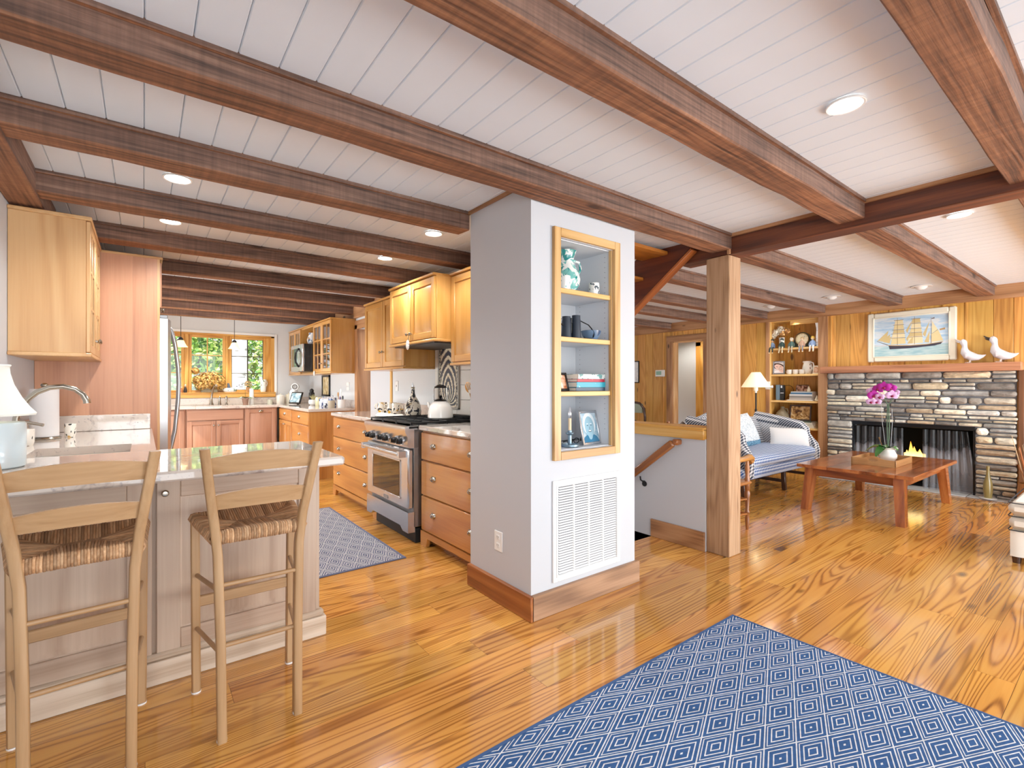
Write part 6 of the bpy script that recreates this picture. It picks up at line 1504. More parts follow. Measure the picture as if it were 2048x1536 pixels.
# square sails on two masts
for (ua, ub, vb, k) in ((.265, .455, .30, 0), (.48, .665, .30, 1)):
    hh = [.16, .10, .095, .12, .11]; v = vb; e = 0
    for i, h in enumerate(hh):
        q([(ua+e, v), (ub-e*.6, v+.004), (ub-e*.6-.01, v+h-.012), (ua+e+.012, v+h-.012)], (SA, SC_, SB)[(i+k) % 3]); q([(ua+e-.008, v+h-.014), (ub-e*.6, v+h-.014), (ub-e*.6, v+h-.004), (ua+e-.008, v+h-.004)], '#8a6a48', .0003); v += h; e += .012
    um = (ua+ub)/2-.01; q([(um-.003, .28), (um+.003, .28), (um+.002, .93), (um-.002, .93)], '#7a5a3a', .0004)
# staysails, jibs, spanker
for a, b, c in (((.085, .40), (.235, .64), (.21, .42)), ((.12, .39), (.26, .55), (.235, .37)), ((.16, .37), (.275, .5), (.25, .33)), ((.455, .62), (.54, .86), (.475, .55)), ((.46, .42), (.53, .62), (.475, .36)), ((.47, .30), (.545, .47), (.54, .30)), ((.66, .50), (.745, .8), (.69, .44)), ((.68, .32), (.745, .58), (.735, .30))): q([a, b, c], SB, .0004)
q([(.765, .31), (.765, .50), (.84, .585), (.90, .335)], SA); q([(.768, .51), (.77, .80), (.80, .70), (.835, .595)], SC_); q([(.757, .28), (.763, .28), (.761, .88), (.758, .88)], '#7a5a3a', .0005); q([(.765, .495), (.768, .505), (.84, .595), (.84, .585)], '#7a5a3a', .0005); q([(.855, .60), (.92, .625), (.92, .58), (.86, .565)], '#b08a5a')
q([(.765, .86), (.80, .875), (.80, .845), (.765, .84)], '#6a5a58'); q([(.0, .275), (.05, .30), (.12, .285), (.18, .295), (.24, .27), (.0, .268)], '#c9c4c0')
build(mb, 'painted_ship', VC, pt)
# ------------------------------------------------------------------ bookshelf niche
bk = thing('niche_bookshelf', 'lit golden pine bookshelf recess beside the fireplace', 'bookshelf', (7.75, 3.15, .3))
mb = MB(); y = NY0
while y < NY1-.005:
    y1 = min(y+.155, NY1); mb.box((7.93, y+.001, .3), (7.95, y1-.001, 2.24), .004, 2); y = y1
mb.box((7.948, NY0-.06, .25), (7.97, NY1+.06, 2.3), 0, 2); mb.box((7.60+.05, NY1+.016, .25), (7.96, NY1+.04, 2.3), 0, 2); mb.box((7.60+.05, NY0-.04, .25), (7.96, NY0-.016, 2.3), 0, 2)
build(mb, 'back_boards', CEDAR, bk)
for yy, s_ in ((NY1, 1), (NY0, -1)):
    mb = MB()
    for a, b in ((XW+.03, XW+.18), (XW+.18, 7.93)): mb.box((a+.001, yy-.0*s_, .3), (b-.001, yy+.018*s_, 2.24), .003, 2)
    build(mb, 'side_boards', CEDAR, bk)
mb = MB(); mb.box((XW-.005, NY1-.012, .3), (XW+.03, NY1+.012, 2.236), .003, 2); build(mb, 'face_stile', SHELFP, bk)
SZ = (1.828, 1.437, 1.046, .655)
for z in SZ: mb = MB(); mb.box((XW-.0, NY0+.002, z-.03), (7.93, NY1-.002, z), .004, 1); build(mb, 'shelf', SHELFP, bk)
mb = MB(); mb.box((XW+.09, NY0, 2.17), (XW+.12, NY1-.25, 2.24), .003, 1); mb.box((XW+.02, NY0, 2.225), (7.93, NY1, 2.24), .002, 1); build(mb, 'light_valance', SHELFP, bk)
S1, S2, S3, S4 = [z+.0005 for z in SZ]
v = thing('dried_flower_vase', 'white vase of dried cream and brown flowers at the left of the top bookshelf', 'vase', (7.76, 3.385, S1))
mb = MB(); mb.lathe([(0, 0), (.035, 0), (.04, .05), (.037, .13), (.042, .17), (.038, .17), (.03, .12), (0, .12)], (7.76, 3.385, S1), 18); build(mb, 'vase_body', CERAM, v)
for dx, dy, dz, r, cols in ((-.06, .05, .25, .06, 'cream'), (-.03, -.0, .29, .06, 'cream'), (.0, -.07, .26, .06, 'brown'), (-.07, -.04, .22, .045, 'brown'), (-.05, .10, .2, .045, 'cream')):
    mb = MB()
    for i in range(90):
        d = Vector((rr.gauss(0, 1), rr.gauss(0, 1), rr.gauss(0, 1))).normalized(); p = Vector((7.76+dx, 3.385+dy, S1+dz))+d*r*rr.uniform(.6, 1); u = d.orthogonal().normalized(); w_ = d.cross(u)
        mb.add([p-u*.013, p-w_*.013, p+u*.013, p+w_*.013], [(0, 1, 2, 3)], 0, rr.random())
    nm = 'dried_bloom_'+cols
    if nm not in MC: MC[nm] = leafmat(nm, ['#d9cbb0', '#f1ead8', '#fff8ea'] if cols == 'cream' else ['#7a4a22', '#b47a3c', '#d9ab6a'])
    build(mb, 'bloom', MC[nm], v); mb = MB(); mb.tube([(7.76, 3.385, S1+.13), (7.76+dx, 3.385+dy, S1+dz)], .003, 5); build(mb, 'stem', MC['dry_stem'], v)
ck = thing('mantel_clock', 'black humpback mantel clock with cream dial on the top bookshelf', 'clock', (7.80, 3.10, S1))
pf = [(.20, 0), (.20, .03), (.165, .045), (.125, .085)]+[(.105*cos(a), .125+.105*sin(a)) for a in [radians(10+16*i) for i in range(11)]]+[(-.125, .085), (-.165, .045), (-.20, .03), (-.20, 0)]
mb = MB(TR(7.80, 3.10, S1)); mb.prism([(y, z) for y, z in pf], 0, -.035, .035); build(mb, 'case', flat('clock_black', '#1f2a26', .25, coat=.4), ck)
mb = MB(TR(7.763, 3.10, S1+.125)); mb.lathe([(0, 0), (.088, 0), (.088, .004), (0, .004)], (0, 0, 0), 28, '-x'); mb2 = mb; dl = build(mb, 'dial', flat('clock_dial', '#e6dcc0', .5), ck)
mb = MB(TR(7.763, 3.10, S1+.125)); mb.lathe([(.084, 0), (.092, 0), (.092, .008), (.084, .008), (.084, 0)], (0, 0, 0), 28, '-x'); build(mb, 'bezel', BRASS, dl)
mb = MB(TR(7.757, 3.10, S1+.125)); mb.bar((0, 0, 0), (0, -.040, .045), .006, .003, .001); mb.bar((0, 0, 0), (0, .05, -.058), .005, .003, .001)
for i in range(12): a = radians(30*i); mb.bar((0, .068*cos(a), .068*sin(a)), (0, .079*cos(a), .079*sin(a)), .005, .002, 0)
build(mb, 'hands', BLACKM, dl)
b = thing('birch_cutout', 'white birch bark panel with black flecks at the right end of the top bookshelf', 'decoration', (7.72, 2.86, S1))
mb = MB(); mb.prism([(2.825, S1), (2.885, S1), (2.892, S1+.12), (2.885, S1+.25), (2.905, S1+.36), (2.92, S1+.40), (2.825, S1+.40)], 0, 7.70, 7.72); build(mb, 'panel', BIRCH, b)
DOLLS = [(3.465, '#3c3a30', '#c79a78', '#6d7f9a', '#2f3a34', 'doll in dark jacket with brown hair, leftmost on the top bookshelf edge'), (3.325, '#2d3a3a', '#dfe0d8', '#2f4442', '#cbb896', 'doll with round white head and dark green dress, second from the left'), (3.19, '#c9b9a0', '#dcc3ab', '#4f6a62', '#b8a58c', 'doll in green waistcoat sitting before the clock dial'), (3.045, '#b59668', '#dcc0a2', '#cfa78e', '#8f8a8c', 'doll in pink top with a hat, right of the clock dial'), (2.905, '#e0b84a', '#e6c79a', '#8fa8d0', '#e6e2dc', 'doll with yellow hair and light blue dress, rightmost')]
for y, hair, skin, top, leg, lb in DOLLS:
    d = thing('shelf_doll', lb, 'doll', (7.625, y, S1), 0, 'dolls sitting on the top bookshelf edge'); M = TR(7.625, y, S1)
    mb = MB(M); mb.lathe([(0, 0), (.032, .002), (.034, .02), (.024, .07), (.014, .092), (0, .095)], (0, 0, 0), 14, sx=.8); build(mb, 'dress', flat('cloth'+top, top, .9), d)
    mb = MB(M); mb.ell((0, 0, .118), .022, .022, .025, 14, 10); build(mb, 'head', flat('skin'+skin, skin, .7), d)
    mb = MB(M); mb.lathe([(.024, .112), (.0255, .125), (.02, .142), (.008, .15), (0, .151)], (.004, 0, 0), 14); build(mb, 'hair', flat('hair'+hair, hair, .9), d)
    for s in (-1, 1):
        mb = MB(M); mb.tube([(-.005, s*.017, .012), (-.035, s*.02, .012), (-.043, s*.021, -.01), (-.044, s*.023, -.06)], [.011, .010, .010, .008], 8); lg = build(mb, 'leg', flat('cloth'+leg, leg, .9), d)
        mb = MB(M); mb.ell((-.052, s*.023, -.066), .015, .010, .009, 10, 6); build(mb, 'shoe', flat('shoe_cream', '#e6d2a8', .7), lg)
        mb = MB(M); mb.tube([(0, s*.018, .08), (-.008, s*.038, .05), (-.02, s*.042, .014)], [.009, .008, .006], 8); build(mb, 'arm', MC['cloth'+top], d)
frame('photo_frame', 'silver framed photo of a dark haired baby on the second bookshelf', TR(7.70, 3.405, S2, radians(-72), radians(-10)), .165, .205, .022, MC['silver_frame'], portrait('baby_photo', '#c9b6b0', '#e6bfae', '#3a2620', '#f1e6e2', .95))
TM = painted('moose_mug', '#eae4d8', [('#1c1a18', 9, .56)])
for i, y in enumerate((3.245, 3.16, 3.075)): mug(7.69, y, S2, .036, .068, TM, ('cream mug with black animal motif nearest the baby photo', 'cream mug with black animal motif, middle of three', 'cream mug with black animal motif in front of the pitcher')[i], 'three mugs on the second bookshelf', 1.2, cat='mug', taper=.8)
jug(7.77, 3.03, S2, [(.05, 0), (.066, .02), (.07, .07), (.06, .13), (.048, .165), (.052, .19)], TM, 'cream pitcher with black landscape motif on the second bookshelf', -1.57, (.35, .9), .4, hth=.009)
frame('photo_frame', 'pale framed warm photo beside the pitcher on the second bookshelf', TR(7.70, 2.885, S2, radians(-112), radians(-12)), .13, .12, .014, flat('pale_frame', '#e6dcc2', .5), pict('warm_photo', ['#a86a48', '#d9a07a', '#f0d8bc'], 18, 5))
sp = thing('speaker', 'tall slate blue wedge speaker on the third bookshelf', 'speaker', (7.72, 3.385, S3))
mb = MB(TR(7.72, 3.385, S3, radians(12))); mb.prism([(-.045, .0), (-.045, .10), (.06, .10), (.06, .0)], 2, 0, .001) if False else mb.box((-.045, .004, 0), (.05, .058, .232), .006); build(mb, 'side_panel', flat('speaker_slate', '#5f7685', .5), sp)
mb = MB(TR(7.72, 3.385, S3, radians(12))); mb.box((-.04, -.055, 0), (.05, .004, .23), .005); bx = build(mb, 'grille', flat('speaker_black', '#15171a', .6), sp)
mb = MB(TR(7.72, 3.385, S3, radians(12))); mb.box((-.0425, -.03, .185), (-.0395, -.01, .222)); mb.box((-.0425, -.05, .105), (-.0395, -.005, .113)); build(mb, 'light_badge', flat('badge_light', '#dfe2e4', .4), bx)
c_ = thing('cable_loop', 'thin dark cable looping behind the speaker', 'cable', (7.8, 3.29, S3)); mb = MB(); mb.tube([(7.8, 3.33+.03, S3+.22), (7.8, 3.29, S3+.225), (7.8, 3.25, S3+.20), (7.8, 3.235, S3+.15), (7.8, 3.25, S3+.1), (7.8, 3.30, S3+.07), (7.8, 3.34, S3+.02)], .0035, 6); build(mb, 'wire', BLACKM, c_)
z = S3
for i, (h_, col, w_, d_, lb) in enumerate(((.012, '#e6e0d4', .36, .24, 'wide white book at the bottom of the bookshelf stack'), (.030, '#b9aca0', .30, .22, 'white and brown picture book in the bookshelf stack'), (.028, '#8f8a84', .30, .22, 'grey picture book in the middle of the bookshelf stack'), (.022, '#e9e6df', .31, .23, 'white book below the blue one in the bookshelf stack'), (.026, '#4a7294', .29, .22, 'blue spined book on the bookshelf stack'), (.012, '#eeeae0', .29, .21, 'thin white book topping the bookshelf stack'))):
    book('book', lb, 7.745, 3.08-.004*i, z, w_, d_, h_, flat('cov'+col, col, .5), radians(-90), group='books stacked on the third bookshelf'); z += h_+.0005
frame('photo_frame', 'dark reddish photo of people standing on the book stack', TR(7.76, 3.10, z, radians(-90), radians(-9)), .17, .10, .008, DKWOOD, pict('people_photo', ['#2a1a14', '#7a4a34', '#c99a80', '#e6c9b4'], 20, 7), t=.01)
for x, y, r, lb in ((7.70, 2.985, .026, 'small cream shell lying on the book stack'), (7.66, 2.862, .03, 'cream shell at the right end of the third bookshelf')):
    s_ = thing('seashell', lb, 'seashell', (x, y, z if y > 2.95 else S3)); mb = MB(); zz = z if y > 2.95 else S3
    mb.lathe([(0, 0), (r*.8, .004), (r, .02), (r*.8, .035), (r*.62, .04), (r*.66, .048), (r*.4, .06), (r*.25, .07), (0, .085)], (x, y, zz), 14, sx=.8); build(mb, 'shell', flat('shell_cream', '#e9dcc0', .4), s_)
s_ = thing('triangle_ornament', 'white tent shaped ornament at the right end of the third bookshelf', 'ornament', (7.68, 2.86, S3)); mb = MB(); mb.prism([(2.83, S3), (2.90, S3), (2.835, S3+.105)], 0, 7.70, 7.73); build(mb, 'wedge', flat('wedge_white', '#efe8d8', .6), s_)
jg = thing('stoneware_jug', 'brown grey stoneware jug on the lowest bookshelf behind the sofa arm', 'jug', (7.72, 3.36, S4)); mb = MB(); mb.lathe([(0, 0), (.09, 0), (.1, .02), (.102, .13), (.085, .19), (.05, .235), (.03, .255), (.024, .27), (.03, .28), (.028, .292), (0, .292)], (7.72, 3.36, S4), 26); build(mb, 'body', flat('stoneware', '#82745a', .35, var=.2), jg)
mb = MB(); mb.tube([(7.72, 3.335, S4+.265), (7.72, 3.29, S4+.26), (7.72, 3.278, S4+.22), (7.72, 3.29, S4+.185)], .009, 8); build(mb, 'handle', MC['stoneware'], jg)
z = S4
for i, (h_, col, lb) in enumerate(((.03, '#d9d0b8', 'thick cream book at the bottom of the lowest shelf stack'), (.026, '#cfc8b4', 'cream book second from the bottom on the lowest shelf'), (.02, '#e2dcc8', 'cream book third on the lowest shelf'), (.016, '#4a5a4a', 'thin green book under the dark framed photo'))):
    book('book', lb, 7.74, 3.04+.012*i, z, .30, .22, h_, flat('cov'+col, col, .5), radians(-90), group='books stacked on the lowest bookshelf'); z += h_+.0005
frame('photo_frame', 'dark wide framed sepia photo standing on the lowest shelf books', TR(7.72, 3.115, z, radians(-90), radians(-9)), .30, .235, .022, DKWOOD, pict('sepia_photo', ['#3a2412', '#8a5a2c', '#d9a860', '#f0d8a4'], 16, 9), mat_w=.0)
# ------------------------------------------------------------------ wall things
th = thing('thermostat', 'small white thermostat with green display on the cedar wall', 'thermostat', (7.59, 5.45, 1.44)); F = face(7.60, 5.55, 1.43, '-x')
mb = MB(F); mb.box((0, -.025, 0), (.2, 0, .122), .006); build(mb, 'case', PLASTIC, th); mb = MB(F); mb.box((.022, -.027, .03), (.135, -.024, .1)); build(mb, 'display', flat('lcd_green', '#8fb8a4', .3), th)
fw = thing('framed_map', 'dark thin framed white document partly hidden by the pillar', 'picture', (7.585, 6.05, 1.32)); F = face(7.60, 6.25, 1.315, '-x')
mb = MB(F); W_, H_ = .325, .425
for a in ((0, -.02, 0, .018, 0, H_), (W_-.018, -.02, 0, W_, 0, H_), (.018, -.02, 0, W_-.018, 0, .018), (.018, -.02, H_-.018, W_-.018, 0, H_)): mb.box(a[:3], a[3:], .002)
build(mb, 'frame', BLACK, fw); mb = MB(F); mb.box((.018, -.01, .018), (W_-.018, -.002, H_-.018)); build(mb, 'print', pict('document', ['#c9cdd0', '#f2f2ee', '#f4f3ef', '#d4d8da'], 20, 1), fw)
# floor lamp
l = thing('floor_lamp', 'floor lamp with cream cone shade and dark pole behind the sofa', 'floor lamp', (7.25, 3.53, 0)); LX, LY = 7.25, 3.53
mb = MB(); mb.lathe([(0, 0), (.13, 0), (.135, .012), (.12, .022), (.02, .035), (0, .035)], (LX, LY, 0), 24); build(mb, 'base', BLACKM, l)
mb = MB(); mb.cyl((LX, LY, .03), .011, 1.19, 10); mb.ell((LX, LY, .9), .018, .018, .03); build(mb, 'pole', flat('bronze', '#2a2622', .4, .6), l)
mb = MB(); mb.lathe([(.20, 1.243), (.202, 1.243), (.062, 1.465), (.060, 1.465), (.199, 1.245), (.20, 1.243)], (LX, LY, 0), 36); build(mb, 'lamp_shade', flat('cream_shade', '#f3e6c8', .8, emit='#ffe2ac', es=.45), l)
mb = MB(); mb.cyl((LX, LY, 1.19), .03, .05, 14).cyl((LX, LY, 1.16), .016, .04, 12); build(mb, 'socket', WHITE, l); mb = MB(); mb.ell((LX, LY, 1.3), .03, .03, .045); build(mb, 'bulb', flat('lamp_bulb2', '#ffffff', .5, emit='#ffdca0', es=7), l)
wl = thing('swing_arm_bracket', 'small white swing arm light bracket on the bookshelf edge beside the lamp shade', 'bracket', (7.58, 3.5, 1.22)); mb = MB(); mb.box((7.55, 3.47, 1.21), (7.577, 3.535, 1.33), .004); mb.box((7.53, 3.42, 1.235), (7.56, 3.475, 1.27), .004); mb.cyl((7.545, 3.43, 1.25), .02, .05, 12, 'y'); build(mb, 'mount', WHITE, wl)
# ------------------------------------------------------------------ sofa
s = thing('sofa', 'camelback sofa in blue and white gingham with dark wood legs', 'sofa', (6.1, 3.03, 0))
SX0, SX1 = 5.20, 7.08
mb = MB(); mb.box((SX0, 2.655, .245), (SX1-.06, 3.42, .345), .03, 0)
mb.grid(lambda u, v: (SX0+(SX1-.06-SX0)*u, 2.645-.022*sin(pi*v), .235+.125*v), 30, 8); build(mb, 'seat_rail', GING, s)
mb = MB()   # one long seat cushion with rounded front
n = [(2.66, .352), (2.625, .365), (2.608, .40), (2.612, .44), (2.64, .468), (2.70, .482), (2.95, .488), (3.24, .475)]
mb.grid(lambda u, v: (SX0+.09+(SX1-.30-SX0+.06)*u, n[min(7, int(v*7+.001))][0], n[min(7, int(v*7+.001))][1]+.006*sin(u*9)), 24, 7); mb.box((SX0+.09, 2.66, .35), (SX1-.15, 3.24, .46), .02); build(mb, 'seat_cushion', GING, s, ang=60)
mb = MB()
def back(u, v):
    x = SX0+(SX1-SX0)*u; top = .80+.13*exp(-((u-.42)/.26)**2)
    zz = .34+(top-.34)*min(1, v*1.0)
    return (x, 3.24+.13*v-.03*sin(pi*v), zz)
mb.grid(back, 30, 8)
mb.grid(lambda u, v: (back(u, 1)[0], back(u, 1)[1]+.10*v, back(u, 1)[2]+.035*sin(pi*v)-.02*v), 30, 5); mb.grid(lambda u, v: (back(u, 1)[0], back(u, 1)[1]+.10, back(u, 1)[2]*(1-v)+.3*v-.02*(1-v)), 30, 4); build(mb, 'backrest', GINGW, s, ang=70)
for sx, xa in ((1, SX1-.16), (-1, SX0+.16)):
    mb = MB(); A = []
    # rolled arm sweeping down from the back to a flared front
    pts = [(xa+sx*.06, 3.40, .83, .075), (xa+sx*.06, 3.2, .80, .075), (xa+sx*.06, 2.98, .765, .07), (xa+sx*.06, 2.80, .735, .062), (xa+sx*.06, 2.75, .69, .055), (xa+sx*.06, 2.74, .62, .052), (xa+sx*.07, 2.70, .55, .055), (xa+sx*.09, 2.655, .49, .055), (xa+sx*.10, 2.635, .42, .05), (xa+sx*.09, 2.635, .34, .045), (xa+sx*.07, 2.64, .26, .04)]
    mb.tube([p[:3] for p in pts], [p[3] for p in pts], 14, flat=1.0)
    x_ = xa+sx*.055
    pl = [(2.66, .25), (2.65, .48), (2.72, .60), (2.76, .72), (3.40, .82), (3.40, .25)]
    mb.prism(pl, 0, x_-.035, x_+.035); build(mb, 'arm', GINGW, s, ang=60)
for x, y, sp_ in ((5.28, 2.70, -1), (6.2, 2.675, 0), (6.95, 2.70, 1), (5.28, 3.36, -1), (6.2, 3.36, 0), (6.95, 3.36, 1)):
    mb = MB(); mb.bar((x, y, 0), (x-.01, y+.01, .25), .045, .045, .004, up=(0, 1, 0)); build(mb, 'leg', DKWOOD, s)
for a, b in (((5.28, 3.03, .10), (6.95, 3.03, .10)), ((5.28, 2.70, .11), (5.28, 3.36, .11)), ((6.2, 2.69, .11), (6.2, 3.36, .11)), ((6.95, 2.70, .11), (6.95, 3.36, .11))):
    mb = MB(); mb.bar(a, b, .022, .038, .003); build(mb, 'stretcher', DKWOOD, s)
def cushion(label, loc, rz, tilt, w, h, t, mat, name='throw_pillow', extra=None, grp=None):
    c = thing(name, label, 'pillow', loc, rz, grp); M = TR(*loc, rz, tilt) @ TR(0, 0, h*.5*.97, 0, pi/2)
    mb = MB(M); mb.pillow(w, h, t, n=14); build(mb, 'cover', mat, c, ang=80)
    if extra:
        mb = MB(M); e = [(x*w/2, y*h/2) for x, y in [(-1, -1), (1, -1), (1, 1), (-1, 1)]]; pts = []
        for (a, b), (c2, d) in zip(e, e[1:]+e[:1]):
            for k in range(8): pts.append((a+(c2-a)*k/8, b+(d-b)*k/8, 0))
        mb.tube(pts, .006, 6, closed=True); build(mb, 'piping', extra, c)
    return c
cushion('plain off white rectangular pillow leaning against the right sofa arm', (6.78, 2.86, .475), radians(-62), radians(-26), .46, .26, .13, flat('offwhite_linen', '#e6e2de', .9, bump=.2, bs=300))
def mapm():
    t = NT('map_print'); o = t.n('TexCoord').outputs['Generated']; s_ = t.n('SeparateXYZ', {0: o})
    n_ = t.noise(o, 9, 5, .7, .4); n2 = t.noise(t.vm('MULTIPLY', o, (1, 1, 3)), 14, 3, .6)
    c = t.ramp(n_, [(.46, '#e9edf0'), (.49, '#9fb0ba'), (.5, '#5a6c7a'), (.51, '#c9d6dc'), (.55, '#e9eef0')])
    edge = t.math('LESS_THAN', t.math('ADD', s_.outputs[2], t.math('MULTIPLY', n2, .12)), .24)
    c = t.mix(edge, c, t.ramp(n2, [(.4, '#2f5f80'), (.6, '#7fb0c8')])); t.P(Base_Color=c, Roughness=.9); return t.m
cushion('white pillow printed with a dark line map and blue lower edge on the sofa back', (6.42, 3.17, .475), radians(6), radians(-24), .62, .46, .16, mapm())
cushion('pale blue pillow against the left end of the sofa back', (5.52, 3.14, .475), radians(-8), radians(-18), .44, .42, .14, flat('pale_blue_cloth', '#c3d6e6', .9))
# ------------------------------------------------------------------ wooden armchair at the post
a = thing('wooden_armchair', 'turned wooden armchair mostly hidden behind the cedar post', 'armchair', (4.0, 2.36, 0))
def turned(x, y, z0, z1):
    H_ = z1-z0; pr = [(0, 0), (.012, 0), (.016, .06), (.02, .15), (.014, .22), (.022, .25), (.014, .28), (.021, .45), (.026, .52), (.016, .56), (.022, .58), (.022, .72), (.015, .76), (.02, .86), (.014, .96), (.014, 1), (0, 1)]
    mb = MB(); mb.lathe([(r, z0+h*H_) for r, h in pr], (x, y, 0), 14); return mb
for x, y, z1 in ((4.25, 2.145, .62), (4.25, 2.565, .62), (3.76, 2.145, .42), (3.76, 2.565, .42)): build(turned(x, y, 0, z1), 'leg', ARMW, a)
mb = MB(); mb.box((3.73, 2.12, .40), (4.29, 2.59, .432), .012); build(mb, 'seat', ARMW, a)
for y in (2.135, 2.575):
    mb = MB(); mb.tube([(3.74, y, .64), (3.95, y, .632), (4.18, y, .63), (4.27, y, .638), (4.30, y, .625), (4.305, y, .60), (4.28, y, .59)], [.018, .022, .024, .03, .028, .022, .018], 10, flat=1.1); build(mb, 'armrest', wood('arm_oak', '#cf9652', '#b87c3a', '#85521f', .3, .4, 5, 4, bump=.03, coat=.2), a)
    mb = MB(); mb.tube([(3.76, y, .43), (3.74, y, .7), (3.70, y, .955)], [.018, .017, .014], 10); build(mb, 'back_post', ARMW, a)
for z in (.56, .72, .88): mb = MB(); mb.box((3.70, 2.14, z), (3.725, 2.57, z+.06), .008); build(mb, 'back_slat', ARMW, a)
for z in (.14, .27): mb = MB(); mb.tube([(4.25, 2.145, z), (4.25, 2.565, z)], .009, 8); build(mb, 'stretcher', ARMW, a); mb = MB(); mb.tube([(3.76, 2.145, z+.03), (4.25, 2.145, z)], .009, 8); build(mb, 'stretcher', ARMW, a)
cushion('white pillow with navy piping on the wooden armchair', (3.96, 2.30, .437), radians(100), radians(-16), .40, .36, .13, flat('white_pillow', '#dfe8f0', .9), extra=flat('navy_piping', '#22364e', .8))
# ------------------------------------------------------------------ coffee table, tray, orchid
t = thing('coffee_table', 'red brown plank coffee table with splayed legs before the fireplace', 'coffee table', (6.2, 1.74, 0))
mb = MB(); n_ = 7
for i in range(n_): y0 = 1.25+.965*i/n_; mb.box((5.41, y0, .43), (7.01, y0+.965/n_-.0006, .462), .0015, 0)
build(mb, 'tabletop', TABLE, t)
for x, y, sx, sy in ((5.45, 1.345, -1, -1), (5.45, 2.14, -1, 1), (6.93, 1.32, 1, -1), (6.93, 2.12, 1, 1)):
    mb = MB(); w0, w1 = .085, .115; cx_, cy_ = x-sx*.02, y-sy*.0
    xt, yt = x-sx*.07, y-sy*.03
    bx = [(x-w0/2*1, y-.035), (x+w0/2, y-.035), (x+w0/2, y+.035), (x-w0/2, y+.035)]; tx = [(xt-w1/2, yt-.04), (xt+w1/2, yt-.04), (xt+w1/2, yt+.04), (xt-w1/2, yt+.04)]
    mb.add([(*p, 0) for p in bx]+[(*p, .43) for p in tx], [(3, 2, 1, 0), (4, 5, 6, 7), (0, 1, 5, 4), (1, 2, 6, 5), (2, 3, 7, 6), (3, 0, 4, 7)], 2); build(mb, 'leg', TABLE, t)
for a_, b_ in (((5.5, 1.36, .385), (6.9, 1.36, .385)), ((5.5, 2.1, .385), (6.9, 2.1, .385))): mb = MB(); mb.bar(a_, b_, .022, .088, .002); build(mb, 'apron', TABLE, t)
for x in (5.54, 6.86): mb = MB(); mb.bar((x, 1.36, .385), (x, 2.1, .385), .022, .088, .002); build(mb, 'apron', TABLE, t)
ZT = .4625
ty = thing('serving_tray', 'wooden tray with cut out handles on the coffee table', 'tray', (6.2, 1.66, ZT))
TX0, TX1, TY0, TY1 = 5.88, 6.40, 1.50, 1.87
mb = MB(); mb.box((TX0, TY0, ZT), (TX1, TY1, ZT+.01), .002, 1); build(mb, 'tray_floor', TRAYW, ty)
def tray_end(x):
    mb = MB(); N = 20; top = lambda u: .066+.03*exp(-((u-.5)/.17)**2)
    def strip(za, zb, u0=0, u1=1, n=20):
        vs, fs = [], []
        for i in range(n+1):
            u = u0+(u1-u0)*i/n; y = TY0+(TY1-TY0)*u
            for xx in (x-.006, x+.006): vs += [(xx, y, ZT+za(u)), (xx, y, ZT+zb(u))]
        for i in range(n):
            o = i*4; fs += [(o, o+1, o+5, o+4), (o+2, o+6, o+7, o+3), (o+1, o+3, o+7, o+5), (o, o+4, o+6, o+2)]
        fs += [(0, 2, 3, 1), (4*n, 4*n+1, 4*n+3, 4*n+2)]
        mb.add(vs, fs, 1)
    ho = lambda u: max(0, 1-((u-.5)/.12)**2)**.35*.013
    strip(lambda u: 0, top, 0, .38, 8); strip(lambda u: 0, top, .62, 1, 8); strip(lambda u: 0, lambda u: .058-ho(u), .38, .62, 14); strip(lambda u: .058+ho(u), top, .38, .62, 14); return mb
build(tray_end(TX0), 'end_board', TRAYW, ty); build(tray_end(TX1), 'end_board', TRAYW, ty)
for y in (TY0, TY1): mb = MB(); mb.box((TX0-.006, y-.006, ZT), (TX1+.006, y+.006, ZT+.066), .002, 0); build(mb, 'side_board', TRAYW, ty)
PX, PY = 6.24, 1.655; ZP = ZT+.011
op = thing('orchid_plant', 'magenta and white orchid with broad leaves in a white pitcher on the tray', 'potted plant', (PX, PY, ZP))
mb = MB(); mb.lathe([(0, 0), (.05, 0), (.056, .006), (.075, .04), (.078, .07), (.06, .105), (.052, .125), (.062, .145), (.056, .145), (.046, .125), (.05, .1), (0, .1)], (PX, PY, ZP), 26); mb.tube([(PX-.01, PY-.06, ZP+.138), (PX-.01, PY-.085, ZP+.148)], [.014, .008], 8); pi_ = build(mb, 'pitcher', CERAM, op)
mb = MB(); mb.tube([(PX+.01, PY+.066, ZP+.1), (PX+.01, PY+.105, ZP+.095), (PX+.01, PY+.115, ZP+.06), (PX+.01, PY+.08, ZP+.03)], .008, 8); build(mb, 'handle', CERAM, pi_)
BIGL = flat('orchid_leaf_dark', '#3f7a35', .25, coat=.4)
for d, L, W_, dr in (((-.3, 1, .3), .22, .10, .55), ((-.75, .35, .2), .17, .10, .75), ((-.2, -.5, .35), .12, .075, .6), ((.4, .6, .3), .16, .08, .5)): mb = MB(); leaf(mb, Vector((PX, PY, ZP+.13)), d, L, W_, dr, 10); build(mb, 'leaf', BIGL, op, ang=80)
mb = MB()
for k, (tx, ty2, tz) in enumerate(((6.20, 1.69, 1.20), (6.22, 1.62, 1.16))): mb.tube([(PX, PY, ZP+.1), (PX+.01, PY+.012-.02*k, ZP+.35), (PX-.005, PY+.005-.01*k, ZP+.6), (tx, ty2, tz-.04)], [.006, .006, .005, .004], 8)
build(mb, 'stem', flat('orchid_stem_green', '#4f6a52', .5), op)
